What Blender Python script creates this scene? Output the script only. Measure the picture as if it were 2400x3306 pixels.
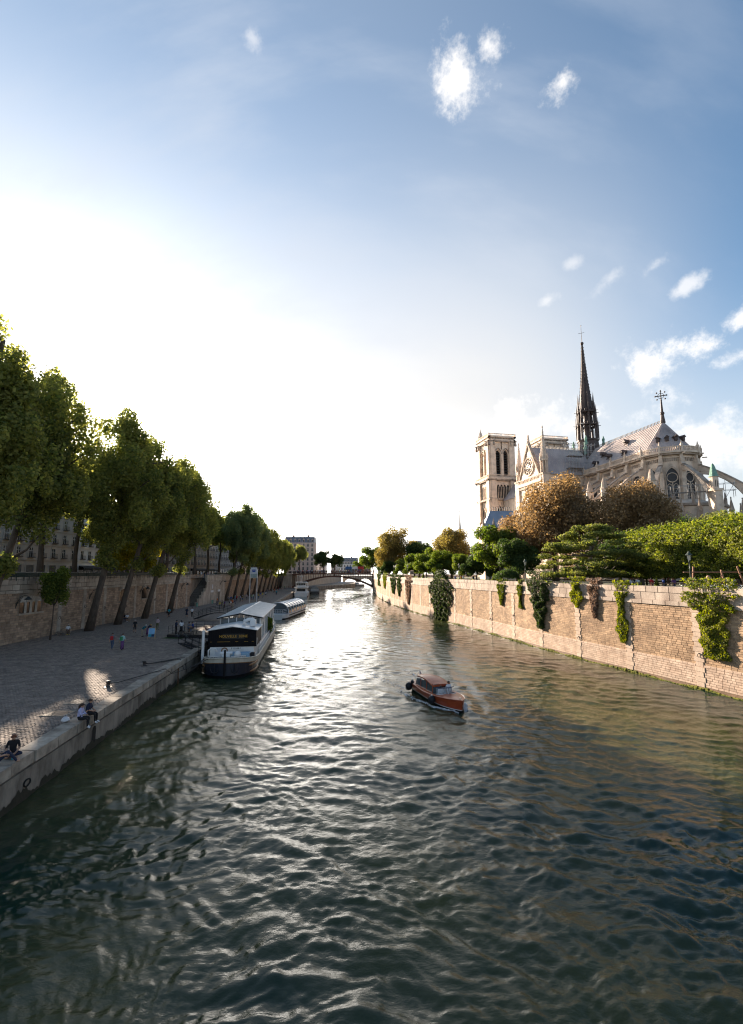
import bpy, math, random
import numpy as np
from math import radians, sin, cos, pi, sqrt, atan2, hypot
from mathutils import Vector, Matrix, Euler

for _o in list(bpy.data.objects):
    bpy.data.objects.remove(_o)
SC = bpy.context.scene
COL = SC.collection

# ---------------------------------------------------------------- camera
FPX, TH, EYE = 1500.0, math.atan(196 / 1500.0), 10.0      # focal length for a 2400 px wide frame, tilt, eye height above the water
cam_d = bpy.data.cameras.new('camera')
cam_d.sensor_fit = 'VERTICAL'; cam_d.sensor_height = 36.0; cam_d.sensor_width = 36.0
cam_d.lens = FPX / 3306 * 36.0
cam_d.clip_start = 0.1; cam_d.clip_end = 6000
cam = bpy.data.objects.new('camera', cam_d); COL.objects.link(cam)
cam.location = (0, 0, EYE); cam.rotation_euler = (pi / 2 + TH, 0, 0)
SC.camera = cam

# ---------------------------------------------------------------- sky and sun
SUN_AZ, SUN_EL = radians(-33.5), radians(15.9)             # azimuth from +Y towards +X
SUN_DIR = Vector((sin(SUN_AZ) * cos(SUN_EL), cos(SUN_AZ) * cos(SUN_EL), sin(SUN_EL)))
SC.view_settings.view_transform = 'Standard'; SC.view_settings.look = 'None'
SC.view_settings.exposure = 2.45; SC.view_settings.gamma = 1.0
SC.view_settings.use_curve_mapping = False
SKY_STRENGTH, SUN_STRENGTH = 0.050, 3.2
SKY_TINT = (.80, .85, .82)
AUR_POW, AUR_MAX, AUR_LOW = 7.0, 4.0, 125.0
HAZE_COL, VEIL_COL, CLOUD_COL, GREY_COL = (3.25, 3.25, 3.25), (2.8, 3.0, 3.35), (4.7, 4.55, 4.4), (2.9, 2.85, 2.85)

sun_d = bpy.data.lights.new('sun', 'SUN'); sun_d.energy = SUN_STRENGTH; sun_d.angle = radians(0.55)
sun_d.color = (1.0, 0.82, 0.64)
sun = bpy.data.objects.new('sun', sun_d); COL.objects.link(sun)
sun.rotation_euler = SUN_DIR.to_track_quat('Z', 'Y').to_euler(); sun.location = SUN_DIR * 400


def ray(px, py):
    u, v = px - 1200.0, 1653.0 - py
    return u, FPX * cos(TH) - v * sin(TH), v * cos(TH) + FPX * sin(TH)


def gp(px, py, z):
    """The point of height z that the photograph's pixel looks at."""
    u, f, w = ray(px, py); t = (z - EYE) / w
    return Vector((u * t, f * t, z))


def dp(px, py, Y):
    """The point at distance Y along the river that the photograph's pixel looks at."""
    u, f, w = ray(px, py); t = Y / f
    return Vector((u * t, Y, EYE + w * t))


W = bpy.data.worlds.new('World'); SC.world = W; W.use_nodes = True
wn, wl = W.node_tree.nodes, W.node_tree.links
wn.clear()
w_out = wn.new('ShaderNodeOutputWorld'); w_bg = wn.new('ShaderNodeBackground')
w_bg.inputs['Strength'].default_value = SKY_STRENGTH
sky = wn.new('ShaderNodeTexSky'); sky.sky_type = 'NISHITA'; sky.sun_disc = False
sky.sun_elevation = SUN_EL; sky.sun_rotation = SUN_AZ
sky.altitude = 0; sky.air_density = 1.0; sky.dust_density = 0.5; sky.ozone_density = 2.5
w_tc = wn.new('ShaderNodeTexCoord')
w_no = wn.new('ShaderNodeTexNoise'); w_no.inputs['Scale'].default_value = 11; w_no.inputs['Detail'].default_value = 6
w_no.inputs['Roughness'].default_value = 0.68
wl.new(w_tc.outputs['Generated'], w_no.inputs['Vector'])


def wmath(op, a, b=None, c=None):
    n = wn.new('ShaderNodeMath'); n.operation = op
    for i, x in enumerate((a, b, c)):
        if x is None: continue
        if isinstance(x, (int, float)): n.inputs[i].default_value = x
        else: wl.new(x, n.inputs[i])
    return n.outputs[0]


w_jit = wmath('MULTIPLY', wmath('SUBTRACT', w_no.outputs['Fac'], 0.5), 4.2)


def cloud(px, py, wpx, hpx, rot, op, soft=0.55):
    """A small cloud in the direction of that pixel: mask 0..1 with a ragged edge."""
    c = Vector(ray(px, py)).normalized()
    r = c.cross(Vector((0, 0, 1))).normalized(); t = r.cross(c)
    a = radians(rot); r2 = r * cos(a) + t * sin(a); t2 = -r * sin(a) + t * cos(a)
    m = Matrix((r2, t2, -c)).transposed()
    mp = wn.new('ShaderNodeMapping'); mp.vector_type = 'TEXTURE'
    mp.inputs['Location'].default_value = c
    mp.inputs['Rotation'].default_value = m.to_euler()
    d = Vector(ray(px, py)).length
    mp.inputs['Scale'].default_value = (wpx / d, hpx / d, 0.5)
    wl.new(w_tc.outputs['Generated'], mp.inputs['Vector'])
    ln = wn.new('ShaderNodeVectorMath'); ln.operation = 'LENGTH'; wl.new(mp.outputs[0], ln.inputs[0])
    s = wmath('ADD', ln.outputs['Value'], w_jit)
    mr = wn.new('ShaderNodeMapRange'); mr.interpolation_type = 'SMOOTHSTEP'
    mr.inputs['From Min'].default_value = 1.0; mr.inputs['From Max'].default_value = 1.0 - soft
    mr.inputs['To Min'].default_value = 0; mr.inputs['To Max'].default_value = op
    wl.new(s, mr.inputs['Value'])
    return mr.outputs[0]


CL = [(1475, 245, 105, 118, 40, .95, 1.1), (1575, 155, 70, 60, 62, .8, 1.1), (1815, 265, 72, 52, 32, .9, 1.1),
      (815, 125, 34, 30, 0, .4, 1.2), (2175, 1135, 165, 72, 14, .95, 1.0), (2120, 850, 50, 27, 20, .5, 1.3), (2215, 925, 62, 28, 22, .6, 1.3), (1850, 850, 38, 22, 0, .35, 1.3), (1770, 970, 38, 21, 20, .4, 1.3),
      (1975, 900, 60, 26, 35, .35, 1.3), (2395, 1030, 84, 40, 15, .8, 1.1), (2385, 1150, 70, 30, 0, .7, 1.1), (1655, 1310, 90, 60, 0, .9, 1.0),
      (1700, 1390, 420, 90, 4, .8, 1.2), (2330, 1425, 330, 110, -4, .8, 1.2), (1400, 1400, 220, 60, 8, .55, 1.2)]
m = None
for c in CL:
    k = cloud(*c); m = k if m is None else wmath('MAXIMUM', m, k)
# low grey wisps on the bright side
g = None
for c in [(1025, 1408, 130, 30, 8, .5, 1.2), (1430, 1565, 190, 44, 4, .55, 1.2)]:
    k = cloud(*c); g = k if g is None else wmath('MAXIMUM', g, k)
# thin high veil drawn out along one direction
w_map = wn.new('ShaderNodeMapping'); w_map.inputs['Rotation'].default_value = (0.3, 0.2, 0.5); w_map.inputs['Scale'].default_value = (1.0, 4.5, 2.0)
wl.new(w_tc.outputs['Generated'], w_map.inputs['Vector'])
w_n2 = wn.new('ShaderNodeTexNoise'); w_n2.inputs['Scale'].default_value = 2.2; w_n2.inputs['Detail'].default_value = 6; w_n2.inputs['Roughness'].default_value = .55
wl.new(w_map.outputs[0], w_n2.inputs['Vector'])
veil = wn.new('ShaderNodeMapRange'); veil.interpolation_type = 'SMOOTHSTEP'
veil.inputs['From Min'].default_value = .44; veil.inputs['From Max'].default_value = .8; veil.inputs['To Max'].default_value = .45
wl.new(w_n2.outputs['Fac'], veil.inputs['Value'])


def wmix(fac, a, b):
    n = wn.new('ShaderNodeMix'); n.data_type = 'RGBA'
    wl.new(fac, n.inputs['Factor'])
    for s, x in ((n.inputs[6], a), (n.inputs[7], b)):
        if isinstance(x, tuple): s.default_value = (*x, 1)
        else: wl.new(x, s)
    return n.outputs[2]


# summer haze: the sky pales towards the horizon all the way round, and thin high cloud whitens the sun's side of it
sx = wn.new('ShaderNodeSeparateXYZ'); wl.new(w_tc.outputs['Generated'], sx.inputs[0])


def wstep(x, a, b, to=1.0):
    n = wn.new('ShaderNodeMapRange'); n.interpolation_type = 'SMOOTHSTEP'
    n.inputs['From Min'].default_value = a; n.inputs['From Max'].default_value = b; n.inputs['To Max'].default_value = to
    wl.new(x, n.inputs['Value']); return n.outputs[0]


tn = wn.new('ShaderNodeVectorMath'); tn.operation = 'MULTIPLY'; wl.new(sky.outputs[0], tn.inputs[0]); tn.inputs[1].default_value = SKY_TINT
dt = wn.new('ShaderNodeVectorMath'); dt.operation = 'DOT_PRODUCT'; wl.new(w_tc.outputs['Generated'], dt.inputs[0]); dt.inputs[1].default_value = SUN_DIR
sunside = wstep(dt.outputs['Value'], .30, .75)
f1 = wmath('MULTIPLY', wstep(sx.outputs['Z'], .80, .34), sunside)
f2 = wstep(sx.outputs['Z'], .50, .02, .92)
ff = wmath('SUBTRACT', 1.0, wmath('MULTIPLY', wmath('SUBTRACT', 1.0, f1), wmath('SUBTRACT', 1.0, f2)))
cb = wn.new('ShaderNodeVectorMath'); cb.operation = 'SCALE'; cb.inputs[0].default_value = (.42, .33, .16); wl.new(sunside, cb.inputs['Scale'])
a2 = wn.new('ShaderNodeVectorMath'); a2.operation = 'ADD'; wl.new(tn.outputs[0], a2.inputs[0]); wl.new(cb.outputs[0], a2.inputs[1])
s0 = wmix(ff, a2.outputs[0], HAZE_COL)
SUNPOW = wmath('POWER', wmath('MAXIMUM', dt.outputs['Value'], 0.0), AUR_POW)
au = wmath('MULTIPLY', wmath('MULTIPLY', SUNPOW, AUR_MAX), wstep(sx.outputs['Z'], .80, .10))
au = wmath('ADD', au, wmath('MULTIPLY', wmath('MULTIPLY', wmath('POWER', SUNPOW, 1.5), AUR_LOW), wstep(sx.outputs['Z'], .36, .06)))
ca = wn.new('ShaderNodeVectorMath'); ca.operation = 'SCALE'; ca.inputs[0].default_value = (1.0, .93, .83); wl.new(au, ca.inputs['Scale'])
ad = wn.new('ShaderNodeVectorMath'); ad.operation = 'ADD'; wl.new(s0, ad.inputs[0]); wl.new(ca.outputs[0], ad.inputs[1])
s1 = wmix(wmath('MULTIPLY', veil.outputs[0], wmath('ADD', wmath('MULTIPLY', sunside, .7), .3)), ad.outputs[0], VEIL_COL)
s2 = wmix(m, s1, CLOUD_COL)
s3 = wmix(g, s2, GREY_COL)
wl.new(s3, w_bg.inputs['Color']); wl.new(w_bg.outputs[0], w_out.inputs['Surface'])

SC.render.engine = 'CYCLES'
cy = SC.cycles
cy.use_denoising = True; cy.denoising_prefilter = 'ACCURATE'; cy.use_adaptive_sampling = True; cy.adaptive_threshold = .006; cy.pixel_filter_type = 'BLACKMAN_HARRIS'; cy.filter_width = 1.15; cy.max_bounces = 6; cy.diffuse_bounces = 3; cy.glossy_bounces = 3; cy.transmission_bounces = 4
cy.transparent_max_bounces = 6; cy.caustics_reflective = False; cy.caustics_refractive = False
cy.sample_clamp_indirect = 5.0; cy.sample_clamp_direct = 8.0
W.cycles.sampling_method = 'MANUAL'; W.cycles.sample_map_resolution = 1024

# ---------------------------------------------------------------- helpers
RNG = random.Random(7)
NP = np.random.default_rng(7)


class MB:
    """Collects faces; build() links them as ONE mesh object."""
    def __init__(s): s.v, s.f, s.m, s.x = [], [], [], None

    def add(s, vs, fs, mi=0):
        b = len(s.v)
        if s.x is not None: vs = [tuple(s.x @ Vector(p)) for p in vs]
        s.v += [tuple(p) for p in vs]; s.f += [tuple(b + i for i in f) for f in fs]; s.m += [mi] * len(fs)
        return s

    def box(s, x0, x1, y0, y1, z0, z1, mi=0):
        return s.add([(x0, y0, z0), (x1, y0, z0), (x1, y1, z0), (x0, y1, z0), (x0, y0, z1), (x1, y0, z1), (x1, y1, z1), (x0, y1, z1)],
                     [(0, 3, 2, 1), (4, 5, 6, 7), (0, 1, 5, 4), (1, 2, 6, 5), (2, 3, 7, 6), (3, 0, 4, 7)], mi)

    def cbox(s, x0, x1, y0, y1, z0, z1, c, mi=0):
        """A box with its four upright edges and top edges chamfered by c."""
        def ring(d, z): return [(x0 + d, y0 + c, z), (x0 + c, y0 + d, z), (x1 - c, y0 + d, z), (x1 - d, y0 + c, z),
                                (x1 - d, y1 - c, z), (x1 - c, y1 - d, z), (x0 + c, y1 - d, z), (x0 + d, y1 - c, z)]
        def tr(z, k): return [(x0 + k, y0 + c, z), (x0 + c, y0 + k, z), (x1 - c, y0 + k, z), (x1 - k, y0 + c, z),
                              (x1 - k, y1 - c, z), (x1 - c, y1 - k, z), (x0 + c, y1 - k, z), (x0 + k, y1 - c, z)]
        vs = ring(0, z0) + ring(0, z1 - c) + tr(z1, c * .8)
        fs = [tuple(range(7, -1, -1)), tuple(range(16, 24))]
        for k in (0, 8):
            fs += [(k + i, k + (i + 1) % 8, k + 8 + (i + 1) % 8, k + 8 + i) for i in range(8)]
        return s.add(vs, fs, mi)

    def prism(s, pts, a, b, axis='y', mi=0):
        """The outline pts pulled from a to b along an axis (pts are the two other coordinates)."""
        n = len(pts)
        def p(q, t): return {'x': (t, q[0], q[1]), 'y': (q[0], t, q[1]), 'z': (q[0], q[1], t)}[axis]
        vs = [p(q, a) for q in pts] + [p(q, b) for q in pts]
        return s.add(vs, [tuple(range(n)), tuple(range(2 * n - 1, n - 1, -1))] + [(i, i + n, (i + 1) % n + n, (i + 1) % n) for i in range(n)], mi)

    def tube(s, pts, r, n=6, mi=0, cap=True):
        pts = [Vector(p) for p in pts]
        rs = r if isinstance(r, (list, tuple)) else [r] * len(pts)
        vs, fs = [], []
        ref = None
        for i, p in enumerate(pts):
            d = (pts[min(i + 1, len(pts) - 1)] - pts[max(i - 1, 0)])
            d = d.normalized() if d.length > 1e-9 else Vector((0, 0, 1))
            if ref is None: ref = Vector((1, 0, 0)) if abs(d.z) > .8 else Vector((0, 0, 1))
            u = (ref - d * ref.dot(d)).normalized(); w = d.cross(u); ref = u
            for k in range(n):
                a = 2 * pi * k / n; vs.append(p + (u * cos(a) + w * sin(a)) * rs[i])
        for i in range(len(pts) - 1):
            for k in range(n):
                fs.append((i * n + k, i * n + (k + 1) % n, (i + 1) * n + (k + 1) % n, (i + 1) * n + k))
        if cap: fs += [tuple(range(n - 1, -1, -1)), tuple((len(pts) - 1) * n + k for k in range(n))]
        return s.add(vs, fs, mi)

    def lathe(s, prof, n=10, c=(0, 0, 0), mi=0, a0=0.0, a1=2 * pi):
        """prof: (radius, z) pairs turned about a vertical axis."""
        full = abs(a1 - a0 - 2 * pi) < 1e-6; m = n if full else n + 1
        vs = [(c[0] + r * cos(a0 + (a1 - a0) * k / n), c[1] + r * sin(a0 + (a1 - a0) * k / n), c[2] + z) for r, z in prof for k in range(m)]
        fs = []
        for i in range(len(prof) - 1):
            for k in range(n):
                k2 = (k + 1) % m
                fs.append((i * m + k, i * m + k2, (i + 1) * m + k2, (i + 1) * m + k))
        return s.add(vs, fs, mi)

    def ball(s, c, r, n=8, mi=0):
        r = r if isinstance(r, (tuple, list)) else (r, r, r)
        prof = [(sin(pi * i / (n // 2 + 1)), -cos(pi * i / (n // 2 + 1))) for i in range(n // 2 + 2)]
        vs = [(c[0] + r[0] * q * cos(2 * pi * k / n), c[1] + r[1] * q * sin(2 * pi * k / n), c[2] + r[2] * z) for q, z in prof for k in range(n)]
        fs = [(i * n + k, i * n + (k + 1) % n, (i + 1) * n + (k + 1) % n, (i + 1) * n + k) for i in range(len(prof) - 1) for k in range(n)]
        return s.add(vs, fs, mi)

    def quad(s, a, b, c, d, mi=0): return s.add([a, b, c, d], [(0, 1, 2, 3)], mi)

    def mesh(s, name, mats, smooth=False):
        me = bpy.data.meshes.new(name); me.from_pydata(s.v, [], s.f)
        for m_ in (mats if isinstance(mats, (list, tuple)) else [mats]): me.materials.append(m_)
        if len(me.materials) > 1: me.polygons.foreach_set('material_index', s.m)
        if smooth: me.polygons.foreach_set('use_smooth', [True] * len(me.polygons))
        me.update(); return me

    def build(s, name, mats, parent=None, smooth=False, loc=None, rz=0):
        return link(name, s.mesh(name, mats, smooth), parent, loc, rz)


def link(name, data, parent=None, loc=None, rz=0, scale=None):
    o = bpy.data.objects.new(name, data); COL.objects.link(o)
    if parent is not None: o.parent = parent
    if loc is not None: o.location = loc
    if rz: o.rotation_euler = (0, 0, rz)
    if scale is not None: o.scale = (scale,) * 3 if isinstance(scale, (int, float)) else scale
    return o


def tag(o, label=None, cat=None, group=None, kind=None):
    for k, v in (('label', label), ('category', cat), ('group', group), ('kind', kind)):
        if v: o[k] = v
    return o


def empty(name, loc=(0, 0, 0), rz=0, label=None, cat=None, group=None):
    o = bpy.data.objects.new(name, None); COL.objects.link(o); o.location = loc; o.rotation_euler = (0, 0, rz)
    o.empty_display_size = .2
    return tag(o, label, cat, group)


def copy_tree(o, parent=None):
    c = o.copy(); COL.objects.link(c); c.parent = parent
    for ch in [x for x in KIDS.get(o.name, [])] or list(o.children): copy_tree(ch, c)
    return c


KIDS = {}


def np_mesh(name, V, F, mats, rnd=None, mi=None, smooth=False):
    """A mesh from numpy arrays: V (n,3), F (m,4) quads; rnd: one value per face, kept as a face attribute."""
    me = bpy.data.meshes.new(name); k = F.shape[1]
    me.vertices.add(len(V)); me.vertices.foreach_set('co', np.ascontiguousarray(V, dtype=np.float32).ravel())
    me.loops.add(F.size); me.loops.foreach_set('vertex_index', np.ascontiguousarray(F, dtype=np.int32).ravel())
    me.polygons.add(len(F)); me.polygons.foreach_set('loop_start', np.arange(0, F.size, k, dtype=np.int32))
    for m_ in (mats if isinstance(mats, (list, tuple)) else [mats]): me.materials.append(m_)
    if mi is not None: me.polygons.foreach_set('material_index', np.ascontiguousarray(mi, dtype=np.int32))
    if rnd is not None:
        a = me.attributes.new('rnd', 'FLOAT', 'FACE'); a.data.foreach_set('value', np.ascontiguousarray(rnd, dtype=np.float32))
    me.update(calc_edges=True)
    me.polygons.foreach_set('use_smooth', np.full(len(F), smooth, dtype=bool))
    return me


def boxes_mesh(name, C, U, Vv, N, hu, hv, hn, mats, rnd, cham=0.0):
    """Many blocks in one mesh: centres C, unit axes U (along), Vv (up), N (outwards), half sizes; the back face is left off, the front edge is chamfered."""
    C, U, Vv, N = (np.asarray(a, dtype=float) for a in (C, U, Vv, N)); n = len(C)
    hu, hv, hn = (np.broadcast_to(np.asarray(a, dtype=float), (n,)) for a in (hu, hv, hn))
    if U.ndim == 1: U = np.broadcast_to(U, (n, 3))
    if Vv.ndim == 1: Vv = np.broadcast_to(Vv, (n, 3))
    if N.ndim == 1: N = np.broadcast_to(N, (n, 3))
    P = np.empty((n, 8, 3))
    for i, (a, b) in enumerate(((-1, -1), (1, -1), (1, 1), (-1, 1))):
        P[:, i] = C + U * (a * hu)[:, None] + Vv * (b * hv)[:, None] - N * hn[:, None]
        P[:, 4 + i] = C + U * (a * (hu - cham))[:, None] + Vv * (b * (hv - cham))[:, None] + N * hn[:, None]
    base = (np.arange(n) * 8)[:, None, None]
    F = np.array([[4, 5, 6, 7], [0, 1, 5, 4], [1, 2, 6, 5], [2, 3, 7, 6], [3, 0, 4, 7]])[None] + base
    return np_mesh(name, P.reshape(-1, 3), F.reshape(-1, 4), mats, np.repeat(np.asarray(rnd), 5))


# ---------------------------------------------------------------- materials
MATS = {}


def M(name, col, rough=.8, col2=None, nscale=1.5, var=.25, bump=0., bscale=18., metal=0., rnd=0., spec=.35, alpha=1., trans=0., col3=None, stretch=None, coat=0.):
    """Principled material with noise-driven colour; rnd = brightness spread from piece to piece."""
    if name in MATS: return MATS[name]
    m_ = bpy.data.materials.new(name); m_.use_nodes = True; MATS[name] = m_
    n, l = m_.node_tree.nodes, m_.node_tree.links
    b = n['Principled BSDF']
    b.inputs['Roughness'].default_value = rough; b.inputs['Metallic'].default_value = metal
    b.inputs['Specular IOR Level'].default_value = spec
    if coat: b.inputs['Coat Weight'].default_value = coat; b.inputs['Coat Roughness'].default_value = .08
    if trans: b.inputs['Transmission Weight'].default_value = trans; b.inputs['IOR'].default_value = 1.1
    if alpha < 1: b.inputs['Alpha'].default_value = alpha
    geo = n.new('ShaderNodeNewGeometry'); vec = geo.outputs['Position']
    if stretch:
        mp = n.new('ShaderNodeMapping'); mp.inputs['Scale'].default_value = stretch; l.new(vec, mp.inputs['Vector']); vec = mp.outputs[0]
    t = n.new('ShaderNodeTexNoise'); t.inputs['Scale'].default_value = nscale; t.inputs['Detail'].default_value = 5; t.inputs['Roughness'].default_value = .62
    l.new(vec, t.inputs['Vector'])
    c2 = col2 or tuple(c * (1 - var) for c in col)
    rp = n.new('ShaderNodeValToRGB'); e = rp.color_ramp.elements
    e[0].position = .34; e[1].position = .66; e[0].color = (*c2, 1); e[1].color = (*col, 1)
    if col3:
        k = e.new(.5); k.color = (*col3, 1)
    l.new(t.outputs['Fac'], rp.inputs['Fac'])
    out = rp.outputs['Color']
    if rnd:
        at = n.new('ShaderNodeAttribute'); at.attribute_name = 'rnd'
        oi = n.new('ShaderNodeObjectInfo')
        ad = n.new('ShaderNodeMath'); ad.operation = 'ADD'; l.new(at.outputs['Fac'], ad.inputs[0]); l.new(oi.outputs['Random'], ad.inputs[1])
        fr = n.new('ShaderNodeMath'); fr.operation = 'FRACT'; l.new(ad.outputs[0], fr.inputs[0])
        mr = n.new('ShaderNodeMapRange'); mr.inputs['To Min'].default_value = 1 - rnd; mr.inputs['To Max'].default_value = 1 + rnd * .7
        l.new(fr.outputs[0], mr.inputs['Value'])
        vm = n.new('ShaderNodeVectorMath'); vm.operation = 'SCALE'; l.new(out, vm.inputs[0]); l.new(mr.outputs[0], vm.inputs['Scale']); out = vm.outputs[0]
    l.new(out, b.inputs['Base Color'])
    if bump:
        t2 = n.new('ShaderNodeTexNoise'); t2.inputs['Scale'].default_value = bscale; t2.inputs['Detail'].default_value = 4; l.new(geo.outputs['Position'], t2.inputs['Vector'])
        bp = n.new('ShaderNodeBump'); bp.inputs['Strength'].default_value = bump; bp.inputs['Distance'].default_value = .03
        l.new(t2.outputs['Fac'], bp.inputs['Height']); l.new(bp.outputs[0], b.inputs['Normal'])
    return m_


def leafmat(name, a, b_, trans=.42, c=None):
    """Leaves: hue varies from leaf to leaf and light passes through them."""
    if name in MATS: return MATS[name]
    m_ = bpy.data.materials.new(name); m_.use_nodes = True; MATS[name] = m_
    n, l = m_.node_tree.nodes, m_.node_tree.links
    pr = n['Principled BSDF']; pr.inputs['Roughness'].default_value = .65; pr.inputs['Specular IOR Level'].default_value = .12
    at = n.new('ShaderNodeAttribute'); at.attribute_name = 'rnd'
    geo = n.new('ShaderNodeNewGeometry')
    t = n.new('ShaderNodeTexNoise'); t.inputs['Scale'].default_value = .28; t.inputs['Detail'].default_value = 3; l.new(geo.outputs['Position'], t.inputs['Vector'])
    sm = n.new('ShaderNodeMath'); sm.operation = 'MULTIPLY_ADD'; l.new(t.outputs['Fac'], sm.inputs[0]); sm.inputs[1].default_value = 1.1
    ms = n.new('ShaderNodeMath'); ms.operation = 'MULTIPLY_ADD'; l.new(at.outputs['Fac'], ms.inputs[0]); ms.inputs[1].default_value = .8; ms.inputs[2].default_value = -.42
    l.new(ms.outputs[0], sm.inputs[2])
    rp = n.new('ShaderNodeValToRGB'); e = rp.color_ramp.elements
    e[0].color = (*a, 1); e[1].color = (*b_, 1); e[0].position = .15; e[1].position = .85
    if c: k = e.new(.55); k.color = (*c, 1)
    l.new(sm.outputs[0], rp.inputs['Fac']); l.new(rp.outputs[0], pr.inputs['Base Color'])
    tr = n.new('ShaderNodeBsdfTranslucent')
    hs = n.new('ShaderNodeHueSaturation'); hs.inputs['Saturation'].default_value = 1.25; hs.inputs['Value'].default_value = 2.7; l.new(rp.outputs[0], hs.inputs['Color'])
    l.new(hs.outputs[0], tr.inputs['Color'])
    mx = n.new('ShaderNodeMixShader'); mx.inputs[0].default_value = trans
    l.new(pr.outputs[0], mx.inputs[1]); l.new(tr.outputs[0], mx.inputs[2])
    l.new(mx.outputs[0], n['Material Output'].inputs['Surface'])
    return m_


STONE = lambda: M('limestone', (.52, .42, .33), .85, (.33, .26, .20), .6, bump=.25, bscale=6)

# ---------------------------------------------------------------- the river
RW_PTS = [(38.6, 0), (33.9, 20), (29.3, 38.3), (28.4, 41.5), (26.4, 48.6), (24.4, 56), (22.5, 64), (20.3, 75.8), (17.4, 88.5), (13.6, 106.6), (9.7, 127.5), (6.0, 151), (2.9, 190), (1.3, 236), (0.6, 262)]


class Path:
    """A smooth line on the ground, followed by arc length; nx, ny points to the water."""
    def __init__(s, pts, side):
        P = np.array(pts, float); t = np.arange(len(P)); tt = np.linspace(0, len(P) - 1, 400)
        Q = np.stack([np.interp(tt, t, P[:, 0]), np.interp(tt, t, P[:, 1])], 1)
        for _ in range(14): Q[1:-1] = (Q[:-2] + 2 * Q[1:-1] + Q[2:]) / 4
        d = np.r_[0, np.cumsum(np.hypot(*np.diff(Q, axis=0).T))]; s.S, s.Q, s.L, s.side = d, Q, d[-1], side

    def at(s, a):
        x, y = np.interp(a, s.S, s.Q[:, 0]), np.interp(a, s.S, s.Q[:, 1])
        e = .6; x2, y2 = np.interp(a + e, s.S, s.Q[:, 0]), np.interp(a + e, s.S, s.Q[:, 1]); x1, y1 = np.interp(a - e, s.S, s.Q[:, 0]), np.interp(a - e, s.S, s.Q[:, 1])
        tx, ty = x2 - x1, y2 - y1; k = np.hypot(tx, ty); tx, ty = tx / k, ty / k
        return x, y, tx, ty, -ty * s.side, tx * s.side

    def pt(s, a, out, z):
        x, y, tx, ty, nx, ny = s.at(a); return (float(x + nx * out), float(y + ny * out), z)

    def s_of_y(s, y): return float(np.interp(y, s.Q[:, 1], s.S))


RW = Path(RW_PTS, 1)
QX = lambda y: -13.2 - .1 * y                                # edge of the lower quay
LWX = lambda y: -39.2 - .043 * y                             # face of the tall quay wall
QZ, SZ, GZ = 1.9, 8.6, 7.7                                   # lower quay, street, garden


def water_height(X, Y):
    r = np.random.default_rng(11); Z = np.zeros_like(X)
    R = np.hypot(X, Y)
    wx = X + .30 * np.sin(Y * .83 + 1.1 * np.sin(X * .47)) + .11 * np.sin(X * 1.9 + Y * 2.3)
    wy = Y + .34 * np.sin(X * .71 + 1.3 * np.sin(Y * .39)) + .11 * np.sin(X * 2.2 - Y * 1.7)
    for i in range(84):
        lam = .17 * (19.0 ** (i / 83.0)); k = 2 * pi / lam
        th = r.normal(-.3, .75) + (pi / 2)
        ph = r.uniform(0, 2 * pi); amp = .0066 * lam ** .78 * r.uniform(.4, 1.4) * min(1, lam / .34) * (1 if lam < 1.1 else .8)
        fade = np.clip((lam / np.maximum(.0042 * R, .01) - .9) / 1.1, 0, 1)
        env = .65 + .6 * np.sin(X * r.uniform(-.9, .9) / lam ** .5 + Y * r.uniform(-.9, .9) / lam ** .5 + r.uniform(0, 6))
        sn = np.sin(k * (wx * cos(th) + wy * sin(th)) + ph)
        Z += amp * fade * env * (sn + .35 * sn * sn)
    pat = 1 + .45 * np.sin(X * .13 + 1.3 * np.sin(Y * .05)) * np.sin(Y * .09 + 1.1 * np.sin(X * .11 + 2))
    Z *= pat
    # the wake of the motorboat: two arms behind the bow and churned water along the stern
    bx, by, dx, dy = BOAT
    lx = (X - bx) * dx + (Y - by) * dy; ly = -(X - bx) * dy + (Y - by) * dx
    back = np.clip(-lx, 0, 60)
    for sgn in (1, -1):
        off = ly * sgn - back * .36 - .9
        Z += .03 * np.exp(-(off / (.5 + .035 * back)) ** 2) * np.exp(-back / 22) * (lx < 1) * (1 + .5 * np.sin(back * 2.1))
        Z += .035 * np.cos(off * 3.2) * np.exp(-(off / (1.6 + .08 * back)) ** 2) * np.exp(-back / 26) * (lx < 0)
    Z += .10 * np.exp(-((lx - .1) / .8) ** 2 - (np.abs(ly) - .75) ** 2 / .10)
    Z += .05 * np.sin(lx * 3 + 2 * np.sin(ly * 2)) * np.exp(-(ly / (1.0 + .06 * back)) ** 2) * np.exp(-back / 14) * (lx < -7)
    return Z


BOAT = (6.5, 34.8, .32, -.9474)                              # bow of the motorboat and the way it heads
ny_, nx_ = 800, 600
yy = 6.0 * (300 / 6.0) ** (np.linspace(0, 1, ny_))
aa = np.linspace(-1, 1, nx_)
X = aa[None, :] * (1.02 * yy + 5)[:, None]
Y = np.broadcast_to(yy[:, None], X.shape)
X = np.clip(X, (QX(Y) - 6), 44)
Zw = water_height(X, Y)
idx = np.arange(ny_ * nx_).reshape(ny_, nx_)
F = np.stack([idx[:-1, :-1], idx[:-1, 1:], idx[1:, 1:], idx[1:, :-1]], -1).reshape(-1, 4)
V = np.stack([X, Y, Zw], -1).reshape(-1, 3)
# drop the collapsed cells beyond the banks
keep = (np.abs(V[F[:, 0], 0] - V[F[:, 1], 0]) > 1e-6) | (np.abs(V[F[:, 2], 0] - V[F[:, 3], 0]) > 1e-6)


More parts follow.
